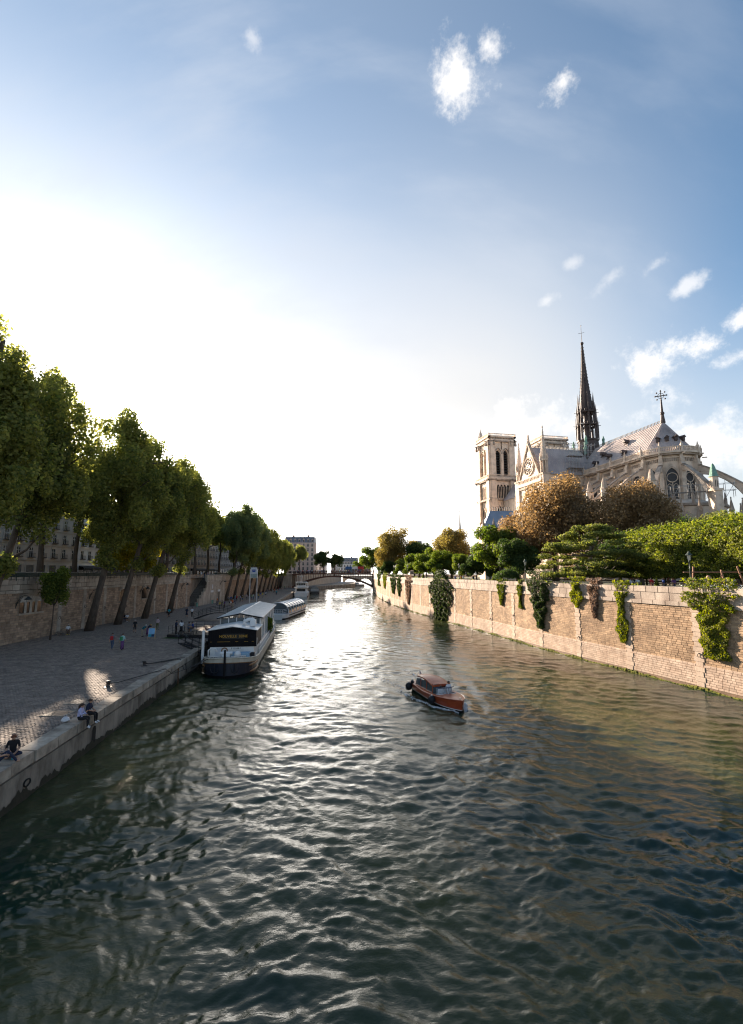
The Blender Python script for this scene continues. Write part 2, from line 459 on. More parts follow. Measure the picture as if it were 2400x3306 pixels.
def water_material():
    m_ = bpy.data.materials.new('river_water'); m_.use_nodes = True; n, l = m_.node_tree.nodes, m_.node_tree.links
    b = n['Principled BSDF']; b.inputs['Roughness'].default_value = .04; b.inputs['IOR'].default_value = 1.33
    b.inputs['Specular IOR Level'].default_value = .5
    geo = n.new('ShaderNodeNewGeometry')
    t0 = n.new('ShaderNodeTexNoise'); t0.inputs['Scale'].default_value = .09; t0.inputs['Detail'].default_value = 3; l.new(geo.outputs['Position'], t0.inputs['Vector'])
    rp = n.new('ShaderNodeValToRGB'); e = rp.color_ramp.elements
    e[0].color = (.007, .024, .018, 1); e[1].color = (.066, .064, .020, 1); e[0].position = .35; e[1].position = .7
    l.new(t0.outputs['Fac'], rp.inputs['Fac']); l.new(rp.outputs[0], b.inputs['Base Color'])
    mp = n.new('ShaderNodeMapping'); mp.inputs['Scale'].default_value = (1.0, 1.7, 1.0); mp.inputs['Rotation'].default_value = (0, 0, .35); l.new(geo.outputs['Position'], mp.inputs['Vector'])
    t1 = n.new('ShaderNodeTexNoise'); t1.inputs['Scale'].default_value = 5.0; t1.inputs['Detail'].default_value = 5; t1.inputs['Roughness'].default_value = .6; l.new(mp.outputs[0], t1.inputs['Vector'])
    bp = n.new('ShaderNodeBump'); bp.inputs['Distance'].default_value = .085
    mr = n.new('ShaderNodeMapRange'); mr.inputs['From Min'].default_value = .35; mr.inputs['From Max'].default_value = .65; mr.inputs['To Min'].default_value = .10; mr.inputs['To Max'].default_value = .38; l.new(t0.outputs['Fac'], mr.inputs['Value']); l.new(mr.outputs[0], bp.inputs['Strength'])
    l.new(t1.outputs['Fac'], bp.inputs['Height']); l.new(bp.outputs[0], b.inputs['Normal'])
    return m_


MW = water_material()
river = link('river', np_mesh('river', V, F[keep], MW, smooth=True)); tag(river, kind='structure')
mb = MB()
mb.quad((-46, 300, 0), (44, 300, 0), (60, 760, 0), (-60, 760, 0)); mb.quad((-46, -60, 0), (44, -60, 0), (44, 6, 0), (-46, 6, 0))
mb.quad((-46, 6, -.03), (QX(6) - 6, 6, -.03), (QX(150) - 6, 150, -.03), (-46, 150, -.03))
o = mb.build('river_beyond', MW); tag(o, kind='structure')

# ---------------------------------------------------------------- ground sheets
M_cob = M('granite_cobble', (.29, .235, .195), .85, (.175, .142, .12), 1.1, rnd=.22, bump=.2, bscale=30, spec=.12)
M_joint = M('cobble_joint', (.16, .135, .115), .95, var=.4, nscale=3)
M_asph = M('street_asphalt', (.07, .07, .07), .9)
M_soil = M('garden_ground', (.10, .085, .055), .95, (.05, .075, .03), .4)
M_quaystone = M('quay_limestone', (.40, .345, .28), .9, (.18, .15, .12), 1.3, bump=.5, bscale=9, rnd=.22, spec=.15, col3=(.30, .255, .205))
M_quayface = M('quay_wall_face', (.31, .27, .22), .9, (.10, .086, .07), .9, bump=.6, bscale=5, stretch=(1, 1, .4), spec=.15, col3=(.22, .19, .155))


def paving_material():
    """Setts too small to pick apart singly: the far part of the quay."""
    m_ = bpy.data.materials.new('far_setts'); m_.use_nodes = True; n, l = m_.node_tree.nodes, m_.node_tree.links
    b = n['Principled BSDF']; b.inputs['Roughness'].default_value = .85; b.inputs['Specular IOR Level'].default_value = .12
    geo = n.new('ShaderNodeNewGeometry')
    br = n.new('ShaderNodeTexBrick'); br.inputs['Scale'].default_value = 1.0; br.inputs['Brick Width'].default_value = .27; br.inputs['Row Height'].default_value = .18
    br.inputs['Mortar Size'].default_value = .014; br.inputs['Color1'].default_value = (.28, .235, .20, 1); br.inputs['Color2'].default_value = (.175, .148, .128, 1); br.inputs['Mortar'].default_value = (.09, .08, .072, 1)
    l.new(geo.outputs['Position'], br.inputs['Vector'])
    l.new(br.outputs['Color'], b.inputs['Base Color'])
    bp = n.new('ShaderNodeBump'); bp.inputs['Strength'].default_value = .5; bp.inputs['Distance'].default_value = .03; bp.invert = True
    l.new(br.outputs['Fac'], bp.inputs['Height']); l.new(bp.outputs[0], b.inputs['Normal'])
    return m_


NEARQ = 62.0
mb = MB()                                                    # slab under the near setts
mb.add([(QX(-30) - .7, -30, QZ - .06), (QX(NEARQ + 6) - .7, NEARQ + 6, QZ - .06), (-48, NEARQ + 6, QZ - .06), (-48, -30, QZ - .06)], [(0, 1, 2, 3)])
quay = mb.build('lower_quay_pavement', M_joint); tag(quay, kind='structure')
mb = MB()
mb.add([(QX(NEARQ) - .7, NEARQ, QZ), (QX(262) - .7, 262, QZ), (-52, 262, QZ), (-48, NEARQ, QZ)], [(0, 1, 2, 3)])
far_pav = mb.build('far_quay_pavement', paving_material()); tag(far_pav, kind='structure')
mb = MB()
mb.add([(LWX(-40) - .55, -40, SZ), (LWX(700) - .55, 700, SZ), (-950, 700, SZ), (-950, -40, SZ)], [(0, 1, 2, 3)])
tag(mb.build('left_bank_street', M_asph), kind='structure')
mb = MB()
xs = [RW.pt(s_, -.5, GZ) for s_ in np.linspace(0, RW.L, 40)]
mb.add(xs + [(950, xs[-1][1], GZ), (950, 0, GZ)], [tuple(range(len(xs) + 1, -1, -1))])
tag(mb.build('garden_ground', M_soil), kind='structure')
mb = MB()
mb.add([(.1, xs[-1][1], GZ), (30, 760, GZ), (950, 760, GZ), (950, xs[-1][1], GZ)], [(0, 1, 2, 3)])
mb.add([(-950, 761, 8), (950, 761, 8), (950, 1150, 8), (-950, 1150, 8)], [(0, 1, 2, 3)])
tag(mb.build('far_ground', M_asph), kind='structure')

# setts of the near quay
r = np.random.default_rng(3)
pit_u, pit_v = .215, .15
C, hu, hv = [], [], []
for j in range(int((NEARQ - 16) / pit_v)):
    y = 16.1 + j * pit_v
    x0 = max(LWX(y) + .05, -.86 * y - 1.5); x1 = QX(y) - .78
    if x1 <= x0: continue
    n_ = int((x1 - x0) / pit_u)
    xs_ = x1 - (np.arange(n_) + .5 + .5 * (j % 2)) * pit_u + r.normal(0, .012, n_)
    C.append(np.stack([xs_, np.full(n_, y) + r.normal(0, .008, n_), QZ - .035 + r.normal(0, .007, n_)], 1))
C = np.concatenate(C); n_ = len(C)
hu = pit_u / 2 - .007 + r.normal(0, .005, n_); hv = pit_v / 2 - .006 + r.normal(0, .004, n_)
vis = (C[:, 0] > -.795 * C[:, 1]) & (C[:, 1] > 19.5)
order = np.argsort(np.where(vis, C[:, 1], 1e9))[:300]
one = np.zeros(n_, bool); one[order] = True
ux, uy, uz = np.array([1., 0, 0]), np.array([0, 1., 0]), np.array([0, 0, 1.])
o = link('setts', boxes_mesh('setts', C[~one], ux, uy, uz, hu[~one], hv[~one], .035, M_cob, r.random((~one).sum()), .012), quay); o['kind'] = 'stuff'
unit = boxes_mesh('cobble', np.zeros((1, 3)), ux, uy, uz, .5, .5, .5, M_cob, np.zeros(1), .09)
for i in order:
    o = link('cobble', unit, quay, C[i]); o.scale = (2 * hu[i], 2 * hv[i], .07)


# fallen leaves blown over the setts
rl_ = np.random.default_rng(9); n_ = 900
yl = rl_.uniform(19, 75, n_); xl = LWX(yl) + .6 + (QX(yl) - 1.0 - LWX(yl)) * rl_.random(n_) ** 1.5
PL = np.stack([xl, yl, np.full(n_, QZ + .012)], 1); TL = np.stack([rl_.normal(size=n_), rl_.normal(size=n_), .25 * rl_.normal(size=n_)], 1); TL /= np.linalg.norm(TL, axis=1)[:, None]
BL = np.stack([-TL[:, 1], TL[:, 0], .15 * rl_.normal(size=n_)], 1); sl = rl_.uniform(.025, .06, n_)[:, None]
VL = np.stack([PL - TL * sl, PL - BL * sl * .6, PL + TL * sl, PL + BL * sl * .6], 1).reshape(-1, 3)
o = link('fallen_leaves', np_mesh('fallen_leaves', VL, np.arange(4 * n_).reshape(-1, 4), M('dry_leaf', (.30, .22, .09), .8, (.16, .09, .035), 4, rnd=.4), rl_.random(n_))); tag(o, 'dry fallen leaves scattered over the quay setts', 'leaves', None, 'stuff')

# ---------------------------------------------------------------- masonry walls
def wall_blocks(root, path, s0, s1, z0, z1, ch, lmin, lmax, d, thick, mat, name, stuffname, near=0, nearkey=None, skip=None, seed=1, gap=.012, cham=.012, vj=0.0, bed=None):
    """Courses of blocks along a path; the nearest `near` become parts of their own, the rest one part of stuff."""
    r = np.random.default_rng(seed); A, Z, L, H = [], [], [], []
    nk = max(1, int(round((z1 - z0) / ch))); ch = (z1 - z0) / nk
    for k in range(nk):
        a = s0 - r.uniform(0, lmax)
        while a < s1:
            ln = r.uniform(lmin, lmax); lo, hi = max(a, s0), min(a + ln, s1); zc = z0 + (k + .5) * ch
            a += ln
            if hi - lo < .08: continue
            if skip is not None:
                q = skip(lo, hi, zc)
                if q is None: continue
                lo, hi = q
            A.append((lo + hi) / 2); Z.append(zc); L.append((hi - lo) / 2 - gap); H.append(ch / 2 - (gap if bed is None else bed))
    if not A: return
    A, Z, L, H = (np.array(v) for v in (A, Z, L, H))
    x, y, tx, ty, nx, ny = path.at(A); o_ = np.zeros_like(x)
    D = d - thick / 2 + r.uniform(-vj, vj, len(A))
    C = np.stack([x + nx * D, y + ny * D, Z], 1); U = np.stack([tx, ty, o_], 1); N = np.stack([nx, ny, o_], 1)
    pick = np.zeros(len(A), bool)
    if near:
        key = nearkey(C); pick[np.argsort(key)[:near]] = True
    sel = ~pick
    # boxes_mesh wants a right-handed frame U x V = N
    flip = (np.cross(U[0], uz) @ N[0]) < 0
    UU = -U if flip else U
    if sel.any():
        o = link(stuffname, boxes_mesh(stuffname, C[sel], UU[sel], uz, N[sel], L[sel], H[sel], thick / 2, mat, r.random(sel.sum()), cham), root); o['kind'] = 'stuff'
    if pick.any():
        key_ = (name, mat.name)
        if key_ not in UNIT: UNIT[key_] = boxes_mesh(name, np.zeros((1, 3)), ux, uz, -uy, .5, .5, .5, mat, np.zeros(1), .03)
        for i in np.nonzero(pick)[0]:
            o = link(name, UNIT[key_], root, C[i]); o.rotation_euler = (0, 0, atan2(UU[i][1], UU[i][0])); o.scale = (2 * L[i], thick, 2 * H[i])


UNIT = {}


def sweep(path, s0, s1, prof, step=1.5):
    """A strip along the path; prof = (out, z) pairs."""
    ss = np.linspace(s0, s1, max(2, int((s1 - s0) / step))); mb = MB(); n = len(prof)
    vs = [path.pt(a, d, z) for a in ss for d, z in prof]
    fs = [(i * n + k, (i + 1) * n + k, (i + 1) * n + k + 1, i * n + k + 1) for i in range(len(ss) - 1) for k in range(n - 1)]
    if path.side < 0: fs = [f[::-1] for f in fs]
    return mb.add(vs, fs)


M_brick = M('rubble_stone', (.45, .315, .203), .88, (.265, .175, .11), .5, rnd=.30, bump=.2, bscale=22, col3=(.37, .25, .157))
M_brickw = M('limewashed_stone', (.56, .44, .35), .88, (.40, .29, .22), 1.0, rnd=.16, bump=.2, bscale=22)
M_mort = M('wall_mortar', (.56, .44, .34), .95, (.42, .32, .24), 2, bump=.3, bscale=25)
M_chain = M('quoin_stone', (.53, .42, .33), .85, (.40, .30, .23), .9, rnd=.10, bump=.25, bscale=10)
M_cope = M('coping_stone', (.50, .42, .35), .85, (.27, .21, .17), .7, rnd=.10, bump=.35, bscale=8, stretch=(1, 1, .5))
M_moss = M('river_weed', (.20, .20, .025), .95, (.06, .075, .012), 2.5, bump=.6, bscale=30)
M_wet = M('wet_stone', (.20, .12, .07), .6, (.10, .06, .035), 1.5, bump=.4, bscale=14)

rw = empty('embankment_wall', RW.pt(RW.s_of_y(60), 0, 0), 0, 'long sunlit embankment wall of brown stone with pale quoin strips and parapet', 'wall')
bpy.context.view_layer.update()
S0, S1 = RW.s_of_y(12), RW.L - 6
TOPZ = lambda a: 8.72 + sum(.45 for y in (158, 188, 214) if RW.at(a)[1] > y)
inv = rw.matrix_world.inverted()


def under(root, o):
    """Parent keeping the world place (roots are never scaled or turned in the setting)."""
    o.parent = root; o.location = Vector(o.location) - root.location
    return o


class Shift(Path):
    """The same path seen from a root that stands elsewhere."""
    def __init__(s, p, root): s.S, s.Q, s.L, s.side = p.S, p.Q - np.array(root.location[:2]), p.L, p.side


RWl = Shift(RW, rw); RWl.Q = RW.Q - np.array(rw.location[:2])
sweep(RWl, S0, S1, [(.06, -1.5), (.06, 2.1), (0, 2.2), (0, 7.0), (-.55, 7.0), (-.55, 6.0)]).build('mortar_bed', M_mort, rw)
sweep(RWl, S0, S1, [(.12, -1.2), (.118, .02), (.112, .34)]).build('wet_footing', M_wet, rw)
CH = [RW.s_of_y(41.5) + 7.55 * k for k in range(-4, 40) if S0 + 1 < RW.s_of_y(41.5) + 7.55 * k < S1 - 1]
ch_a = np.array(CH)


def rw_skip(lo, hi, z):
    """Blocks stop at the quoin strips, which are wide and narrow by turns."""
    k = int((z - .3) / .415); hw = .50 if k % 2 else .36
    c = ch_a[np.argmin(np.abs(ch_a - (lo + hi) / 2))]
    if lo >= c - hw and hi <= c + hw: return None
    if lo < c - hw < hi: hi = c - hw
    if lo < c + hw < hi: lo = c + hw
    return (lo, hi) if hi - lo > .06 else None


seen_right = lambda C: np.where(C[:, 1] + rw.location.y > 38.4, np.hypot(C[:, 0] + rw.location.x, C[:, 1] + rw.location.y), 1e6)
wall_blocks(rw, RWl, S0, S1, 2.15, 6.98, .205, .34, .72, .045, .11, M_brick, 'stone', 'stone_courses', 300, seen_right, rw_skip, 5, .007, .008, .006, .016)
wall_blocks(rw, RWl, S0, S1, .34, 2.15, .205, .34, .72, .105, .11, M_brickw, 'stone', 'limewashed_courses', 60, seen_right, rw_skip, 6, .006, .008, .005, .014)
q_all = MB()
QN = 0
for c in CH:
    near = 38 < RW.at(c)[1] < 92
    for k in range(16):
        z0, z1 = .3 + k * .4175, .3 + (k + 1) * .4175 - .012
        hw = .50 if k % 2 else .36; dd = .12 if z1 < 2.3 else .07
        if near:
            u_ = UNIT.setdefault('quoin', boxes_mesh('quoin', np.zeros((1, 3)), ux, uz, -uy, .5, .5, .5, M_chain, np.zeros(1), .02))
            p = RWl.pt(c, dd - .08, (z0 + z1) / 2); x, y, tx, ty, nx, ny = RW.at(c)
            o = link('quoin', u_, rw, p); o.rotation_euler = (0, 0, atan2(-ty, -tx)); o.scale = (2 * hw - .01, .2, z1 - z0)
        else:
            x, y, tx, ty, nx, ny = RW.at(c); q_all.x = Matrix.Translation(RWl.pt(c, dd - .08, 0)) @ Matrix.Rotation(atan2(-ty, -tx), 4, 'Z')
            q_all.box(-hw, hw, -.1, .1, z0, z1)
o = q_all.build('quoin_strips', M_chain, rw); o['kind'] = 'stuff'
# parapet: ledge, body and coping
sweep(RWl, S0, S1, [(.012, 6.95), (.012, 8.70), (-.45, 8.70), (-.45, 7.0)]).build('parapet_core', M_cope, rw)
for (z0, z1, d, t, ln, sd, nm) in ((7.0, 7.40, .17, .75, 1.35, 21, 'ledge_stone'), (7.41, 8.13, .03, .5, 1.6, 22, 'parapet_stone'), (8.14, 8.72, .07, .58, 1.35, 23, 'coping_stone')):
    wall_blocks(rw, RWl, S0, S1, z0, z1, z1 - z0, ln * .8, ln * 1.15, d, t, M_cope, nm, nm + '_course', 70, seen_right, None, sd, .002, .003, .002)
for k, y in enumerate((158, 188, 214)):                      # the parapet steps up towards the bridge
    wall_blocks(rw, RWl, RW.s_of_y(y), S1, 8.73 + .45 * k, 9.17 + .45 * k, .45, 1.2, 1.7, .06, .56, M_cope, 'coping_stone', 'raised_coping', 0, None, None, 30 + k, .006)
# weed along the waterline
r = np.random.default_rng(8); n_ = 5200
A = S0 + (S1 - S0) * r.random(n_) ** 1.6; x, y, tx, ty, nx, ny = RWl.at(A)
D = .13 + .05 * r.random(n_); Zc = r.uniform(-.04, .26, n_) * (.55 + .45 * np.sin(A * .9 + 1.4 * np.sin(A * .31)))
C = np.stack([x + nx * D, y + ny * D, Zc], 1)
o = link('river_weed', boxes_mesh('river_weed', C, np.stack([-tx, -ty, 0 * tx], 1), uz, np.stack([nx, ny, 0 * nx], 1), r.uniform(.05, .16, n_), r.uniform(.03, .10, n_), .05, M_moss, r.random(n_), .03), rw); o['kind'] = 'stuff'
# mooring rings
M_iron = M('old_iron', (.07, .06, .055), .6, metal=.6)
for i, c in enumerate(CH):
    if 38 < RW.at(c)[1] < 110:
        mb = MB(); mb.x = Matrix.Translation(RWl.pt(c + (-.1 if i % 2 else .1), .16, (2.9, 3.6, 2.4)[i % 3])) @ Matrix.Rotation(atan2(RW.at(c)[3], RW.at(c)[2]), 4, 'Z')
        mb.tube([(cos(a) * .16, 0, sin(a) * .16) for a in np.linspace(0, 2 * pi, 13)], .022, 5); mb.box(-.05, .05, -.08, .03, .12, .22)
        mb.build('mooring_ring', M_iron, rw)

# ---------------------------------------------------------------- lower quay: edge, coping and face
ql = empty('quay_edge_wall', (QX(30), 30, 0), 0, 'low grey quay wall with heavy coping stones dropping to dark water', 'wall')
QPw = Path([(QX(y), y) for y in (2, 10, 20, 30, 40, 53)], -1)
QP = Shift(QPw, ql)
sweep(QP, 0, QPw.L, [(-.10, 1.46), (-.10, 1.32), (.0, 1.30), (.02, -1.2)]).build('wall_face', M_quayface, ql)
wall_blocks(ql, QP, 0, QPw.L, 1.44, 1.97, .53, 1.2, 1.9, .10, .86, M_quaystone, 'coping_stone', 'coping_course', 40, lambda C: np.abs(C[:, 1]), None, 41, .005, .03, .03)
# dark weed and tide stain with a ragged upper edge
M_tide = M('tide_stain', (.035, .032, .022), .7, (.018, .02, .012), 1.5, bump=.6, bscale=12)
for P_, L_ in ((QP, QPw.L),):
    nt = 900; ss = np.linspace(0, L_, nt); rr_ = np.random.default_rng(77); nz = rr_.normal(size=nt)
    for _ in range(2): nz = (np.roll(nz, 1) + nz + np.roll(nz, -1)) / 3
    tp_ = .34 + .07 * np.sin(ss * .8) + .05 * np.sin(ss * 2.9 + 1) + .12 * nz + .10 * np.maximum(0, np.sin(ss * .33 + 2)) * (1 + nz)
    mb = MB(); vs = [P_.pt(a_, .032, z_) for a_, t_ in zip(ss, tp_) for z_ in (-1.0, max(.1, t_))]
    mb.add(vs, [(2 * k, 2 * k + 1, 2 * k + 3, 2 * k + 2) for k in range(nt - 1)]); mb.build('tide_stain', M_tide, ql)
# the quay edge steps back behind the barge
mb = MB(); y0, y1 = 53.0, 63.0
e = lambda y: QX(y) - 2.4
mb.add([(QX(53) + .02, 53, -1.2), (e(53), 53, -1.2), (e(53), 53, 1.94), (QX(53) + .02, 53, 1.94)], [(0, 1, 2, 3)])
mb.add([(e(53), 53, -1.2), (e(63), 63, -1.2), (e(63), 63, 1.94), (e(53), 53, 1.94)], [(0, 1, 2, 3)])
mb.add([(e(63), 63, -1.2), (QX(63), 63, -1.2), (QX(63), 63, 1.94), (e(63), 63, 1.94)], [(0, 1, 2, 3)])
mb.x = Matrix.Translation(-ql.location)
mb2 = MB(); mb2.x = mb.x
mb.v = [tuple(Vector(p) - ql.location) for p in mb.v]
mb.build('recess_wall', M_quayface, ql)
QP2w = Path([(QX(y), y) for y in (63, 90, 120, 160, 200, 258)], -1); QP2 = Shift(QP2w, ql)
sweep(QP2, 0, QP2w.L, [(-.10, 1.46), (0, 1.30), (.02, -1.2)]).build('far_wall_face', M_quayface, ql)
wall_blocks(ql, QP2, 0, QP2w.L, 1.44, 1.97, .53, 1.3, 2.0, .10, .86, M_quaystone, 'coping_stone', 'far_coping_course', 0, None, None, 43, .006, .02, .01)
# drain mouth below the seated couple, mooring recess, rusty rail
M_dark = M('painted_hollow_shade', (.018, .017, .015), .95)  # near-black colour painted for the shade inside the drain and recess
mb = MB()
a = QPw.s_of_y(28.2); pr = [(a - .22, -.6), (a + .22, -.6), (a + .22, 1.0)] + [(a + .22 * cos(t), 1.0 + .24 * sin(t)) for t in np.linspace(.3, pi - .3, 7)] + [(a - .22, 1.0)]
mb.add([QP.pt(s_, .028, z) for s_, z in pr], [tuple(range(len(pr)))[::-1]]); mb.build('drain_mouth', M_dark, ql)
mb = MB(); mb.x = Matrix.Translation(QP.pt(QPw.s_of_y(22.1), .03, .72)); mb.tube([(0.03, cos(t) * .2, sin(t) * .15) for t in np.linspace(0, 2 * pi, 13)], .035, 5); mb.build('mooring_recess', M_dark, ql)
mb = MB(); mb.tube([QP.pt(QPw.s_of_y(43.6), .07, -.6), QP.pt(QPw.s_of_y(43.6), .07, 1.42)], .05, 6); mb.build('rusty_rail', M('rust', (.16, .075, .03), .8, (.08, .035, .018), 8), ql)
for i, (ax, ay, bx2, by2) in enumerate(((150, 2312, 226, 2296), (225, 2275, 292, 2258))):
    p0, p1 = gp(ax, ay, QZ), gp(bx2, by2, QZ); c = (p0 + p1) / 2; w_, d_ = .62, .5
    t = empty('hatch_cover', c, -.1, ('square rusty hatch cover in the setts behind the seated couple', 'pale framed hatch cover in the setts beside the man in navy')[i], 'hatch')
    MB().box(-w_, w_, -d_, d_, -.05, .022).build('hatch_plate', M('hatch_plate' + str(i), ((.11, .08, .06), (.07, .065, .065))[i], .7), t)
    fr = MB()
    for q in ((-w_ - .09, -w_ - .002, -d_ - .09, d_ + .09), (w_ + .002, w_ + .09, -d_ - .09, d_ + .09), (-w_, w_, -d_ - .09, -d_ - .002), (-w_, w_, d_ + .002, d_ + .09)): fr.box(*q, -.05, .03)
    fr.build('hatch_frame', M_quaystone, t)

# ---------------------------------------------------------------- the tall quay wall on the left
M_lstone = M('brown_ashlar', (.42, .30, .21), .9, (.25, .175, .12), .9, rnd=.32, bump=.5, bscale=16)
M_lmort = M('grey_mortar', (.21, .175, .14), .95, (.13, .105, .085), 1.5)
M_lpale = M('pale_ashlar', (.48, .41, .33), .88, (.29, .24, .19), .7, rnd=.15, bump=.3, bscale=9, stretch=(1, 1, .45))
lw = empty('quay_retaining_wall', (LWX(80), 80, QZ), 0, 'tall brown stone quay wall with barred windows and pale parapet behind the leaning trees', 'wall')
LPw = Path([(LWX(y), y) for y in (18, 40, 60, 80, 100, 114.4)], -1); LP = Shift(LPw, lw)
LQw = Path([(LWX(y), y) for y in (136, 160, 190, 220, 250, 262)], -1); LQ = Shift(LQw, lw)
BPw = Path([(-42.4, y) for y in (121, 124, 128, 132, 136)], -1); BP = Shift(BPw, lw)
zl = lambda z: z - QZ
LWIN = [(55.9, 59.7), (79.8, 82.3), (88.2, 90.3)]
LCH = [y for y in (46, 52, 63.6, 69.3, 75, 85.5, 94, 100, 106, 112)]


def lw_skip(lo, hi, z):
    zw = z + QZ
    for y in LCH:
        c = LPw.s_of_y(y); hw = .42 if int(z / .45) % 2 else .34
        if lo >= c - hw and hi <= c + hw: return None
        if lo < c - hw < hi: hi = c - hw
        elif lo < c + hw < hi: lo = c + hw
    if 5.0 < zw < 7.45:
        for a, b in LWIN:
            a, b = LPw.s_of_y(a) - .25, LPw.s_of_y(b) + .25
            if lo >= a and hi <= b: return None
            if lo < a < hi: hi = a
            elif lo < b < hi: lo = b
    return (lo, hi) if hi - lo > .08 else None


seen_left = lambda C: np.where((C[:, 0] + lw.location.x) / (C[:, 1] + lw.location.y) > -.79, C[:, 1], 1e6)
for P_, L_, sk, near, sd in ((LP, LPw.L, lw_skip, 300, 61), (LQ, LQw.L, None, 0, 62), (BP, BPw.L, None, 0, 63)):
    sweep(P_, 0, L_, [(-.5, zl(9.5)), (-.5, zl(8)), (0, zl(7.6)), (0, -.3)]).build('mortar_bed', M_lmort, lw)
    if sd == 63:
        bsk = lambda lo, hi, z: None if z < 3.4 and any(abs((lo + hi) / 2 - q) < .85 for q in (BPw.s_of_y(125), BPw.s_of_y(130.6))) else (lo, hi)
        wall_blocks(lw, P_, 0, L_, 0, zl(7.58), .30, .45, .9, .05, .12, M_lpale, 'stone', 'bastion_courses', 0, None, bsk, sd, .012, .014, .012)
    else:
        wall_blocks(lw, P_, 0, L_, 0, zl(7.58), .285, .42, .85, .045, .12, M_lstone, 'stone', 'stone_courses', near, seen_left, sk, sd, .012, .014, .014)
    wall_blocks(lw, P_, 0, L_, zl(7.58), zl(7.95), .37, 1.2, 1.8, .22, .5, M_lpale, 'cornice_stone', 'cornice_course', 30 if near else 0, seen_left, None, sd + 10, .006, .02)
    wall_blocks(lw, P_, 0, L_, zl(7.96), zl(9.24), .64, 1.2, 1.9, .05, .5, M_lpale, 'parapet_stone', 'parapet_course', 60 if near else 0, seen_left, None, sd + 20, .006, .012)
    wall_blocks(lw, P_, 0, L_, zl(9.25), zl(9.5), .25, 1.4, 2.0, .11, .62, M_lpale, 'coping_stone', 'coping_course', 30 if near else 0, seen_left, None, sd + 30, .006, .02)
for y in LCH:
    for k in range(13):
        hw = .42 if k % 2 else .34; x, yy_, tx, ty, nx, ny = LPw.at(LPw.s_of_y(y))
        u_ = UNIT.setdefault('lquoin', boxes_mesh('quoin', np.zeros((1, 3)), ux, uz, -uy, .5, .5, .5, M_lpale, np.zeros(1), .02))
        o = link('quoin', u_, lw, LP.pt(LPw.s_of_y(y), .0, (k + .5) * .437)); o.rotation_euler = (0, 0, atan2(ty, tx)); o.scale = (2 * hw, .2, .427)
# barred windows
M_wframe = M('worn_white_paint', (.55, .52, .47), .7, (.40, .36, .31), 5)
M_gl_dark = M('dark_window_glass', (.012, .013, .015), .12, spec=.5)
for i, (a, b) in enumerate(LWIN):
    sa, sb = LPw.s_of_y(a), LPw.s_of_y(b); sm = (sa + sb) / 2; w_ = sb - sa; x, y_, tx, ty, nx, ny = LPw.at(sm)
    w = bpy.data.objects.new('barred_window', None); COL.objects.link(w); w.parent = lw; w.location = LP.pt(sm, 0, zl(5.2)); w.rotation_euler = (0, 0, atan2(ty, tx))
    # local x along the wall, -y outwards
    h_, rise = 1.6, .45
    arch = lambda n, k=1.0: [(k * w_ / 2 * cos(t), h_ + rise * k * sin(t)) for t in np.linspace(0, pi, n)]
    mb = MB(); pts = [(-w_ / 2, 0), (w_ / 2, 0)] + arch(11); mb.add([(p[0], -.012, p[1]) for p in pts], [tuple(range(len(pts)))]); mb.build('pane', M_gl_dark, w)
    mb = MB(); mb.box(-w_ / 2 - .3, w_ / 2 + .3, -.24, .0, -.22, -.01); mb.build('sill', M_lpale, w)
    o_ = arch(12); q_ = [(p[0] * 1.14, h_ + (p[1] - h_) * 1.0 + .0 + .38 * sin(t)) for p, t in zip(o_, np.linspace(0, pi, 12))]
    for k in range(11):
        mb = MB(); e0 = .006
        mb.prism([o_[k], q_[k], q_[k + 1], o_[k + 1]], -.13, .0, 'y'); mb.build('voussoir', M_lpale, w)
    nm = 3 if i == 0 else 7
    for k in range(nm):
        xk = -w_ / 2 + w_ * (k + 1) / (nm + 1); zt = h_ + rise * sqrt(max(0, 1 - (2 * xk / w_) ** 2))
        mb = MB()
        if i == 0: mb.box(xk - .17, xk - .05, -.09, -.02, 0, zt - .05); mb.box(xk + .05, xk + .17, -.09, -.02, 0, zt - .05)
        else: mb.tube([(xk, -.06, 0), (xk, -.06, zt)], .025, 5)
        mb.build('mullion' if i == 0 else 'bar', M_wframe if i == 0 else M_iron, w)
    if i == 0:
        mb = MB(); pp = [(-w_ / 2, 1.28), (w_ / 2, 1.28)] + arch(11, .97); mb.add([(p[0], -.03, p[1]) for p in pp], [tuple(range(len(pp)))]); mb.build('transom_board', M_wframe, w)
# mooring rings on the tall wall
for y, z in ((63.6, 2.1), (75, 2.6), (69.5, 3.2), (82, 2.4), (94, 2.8), (106, 3.0)):
    mb = MB(); mb.x = Matrix.Translation(LP.pt(LPw.s_of_y(y), .12, z)); mb.tube([(.02, cos(t) * .2, sin(t) * .2) for t in np.linspace(0, 2 * pi, 12)], .03, 5); mb.build('mooring_ring', M_iron, lw)

# stairs up to the street and the bastion beside them
st = empty('quay_staircase', (-44.2, 115, QZ), 0, 'long straight stone staircase climbing through the quay wall to the street', 'staircase')
M_step = M('worn_step', (.15, .135, .115), .9, (.09, .082, .07), 2, rnd=.15)
N_ST = 38; run, rise = 12.2 / N_ST, 6.7 / N_ST
for k in range(N_ST):
    MB().cbox(-1.5, 1.25, k * run, (k + 1) * run + .1, k * rise - .2, (k + 1) * rise, .02).build('step', M_step, st)
fl = MB()
for k in range(9):
    y0, y1 = k * 12.4 / 9 - .3, (k + 1) * 12.4 / 9 - .3
    fl.box(1.26, 1.86, y0, y1 - .005, -.3, .75 + k * .80)
    fl.box(1.22, 1.92, y0 - .02, y1 - .02, .755 + k * .80, .93 + k * .80)
fl.build('flank_wall', M_lpale, st)
MB().box(-2.2, -1.51, -.9, 13, -.3, 7.6).build('side_wall', M_lstone, st)
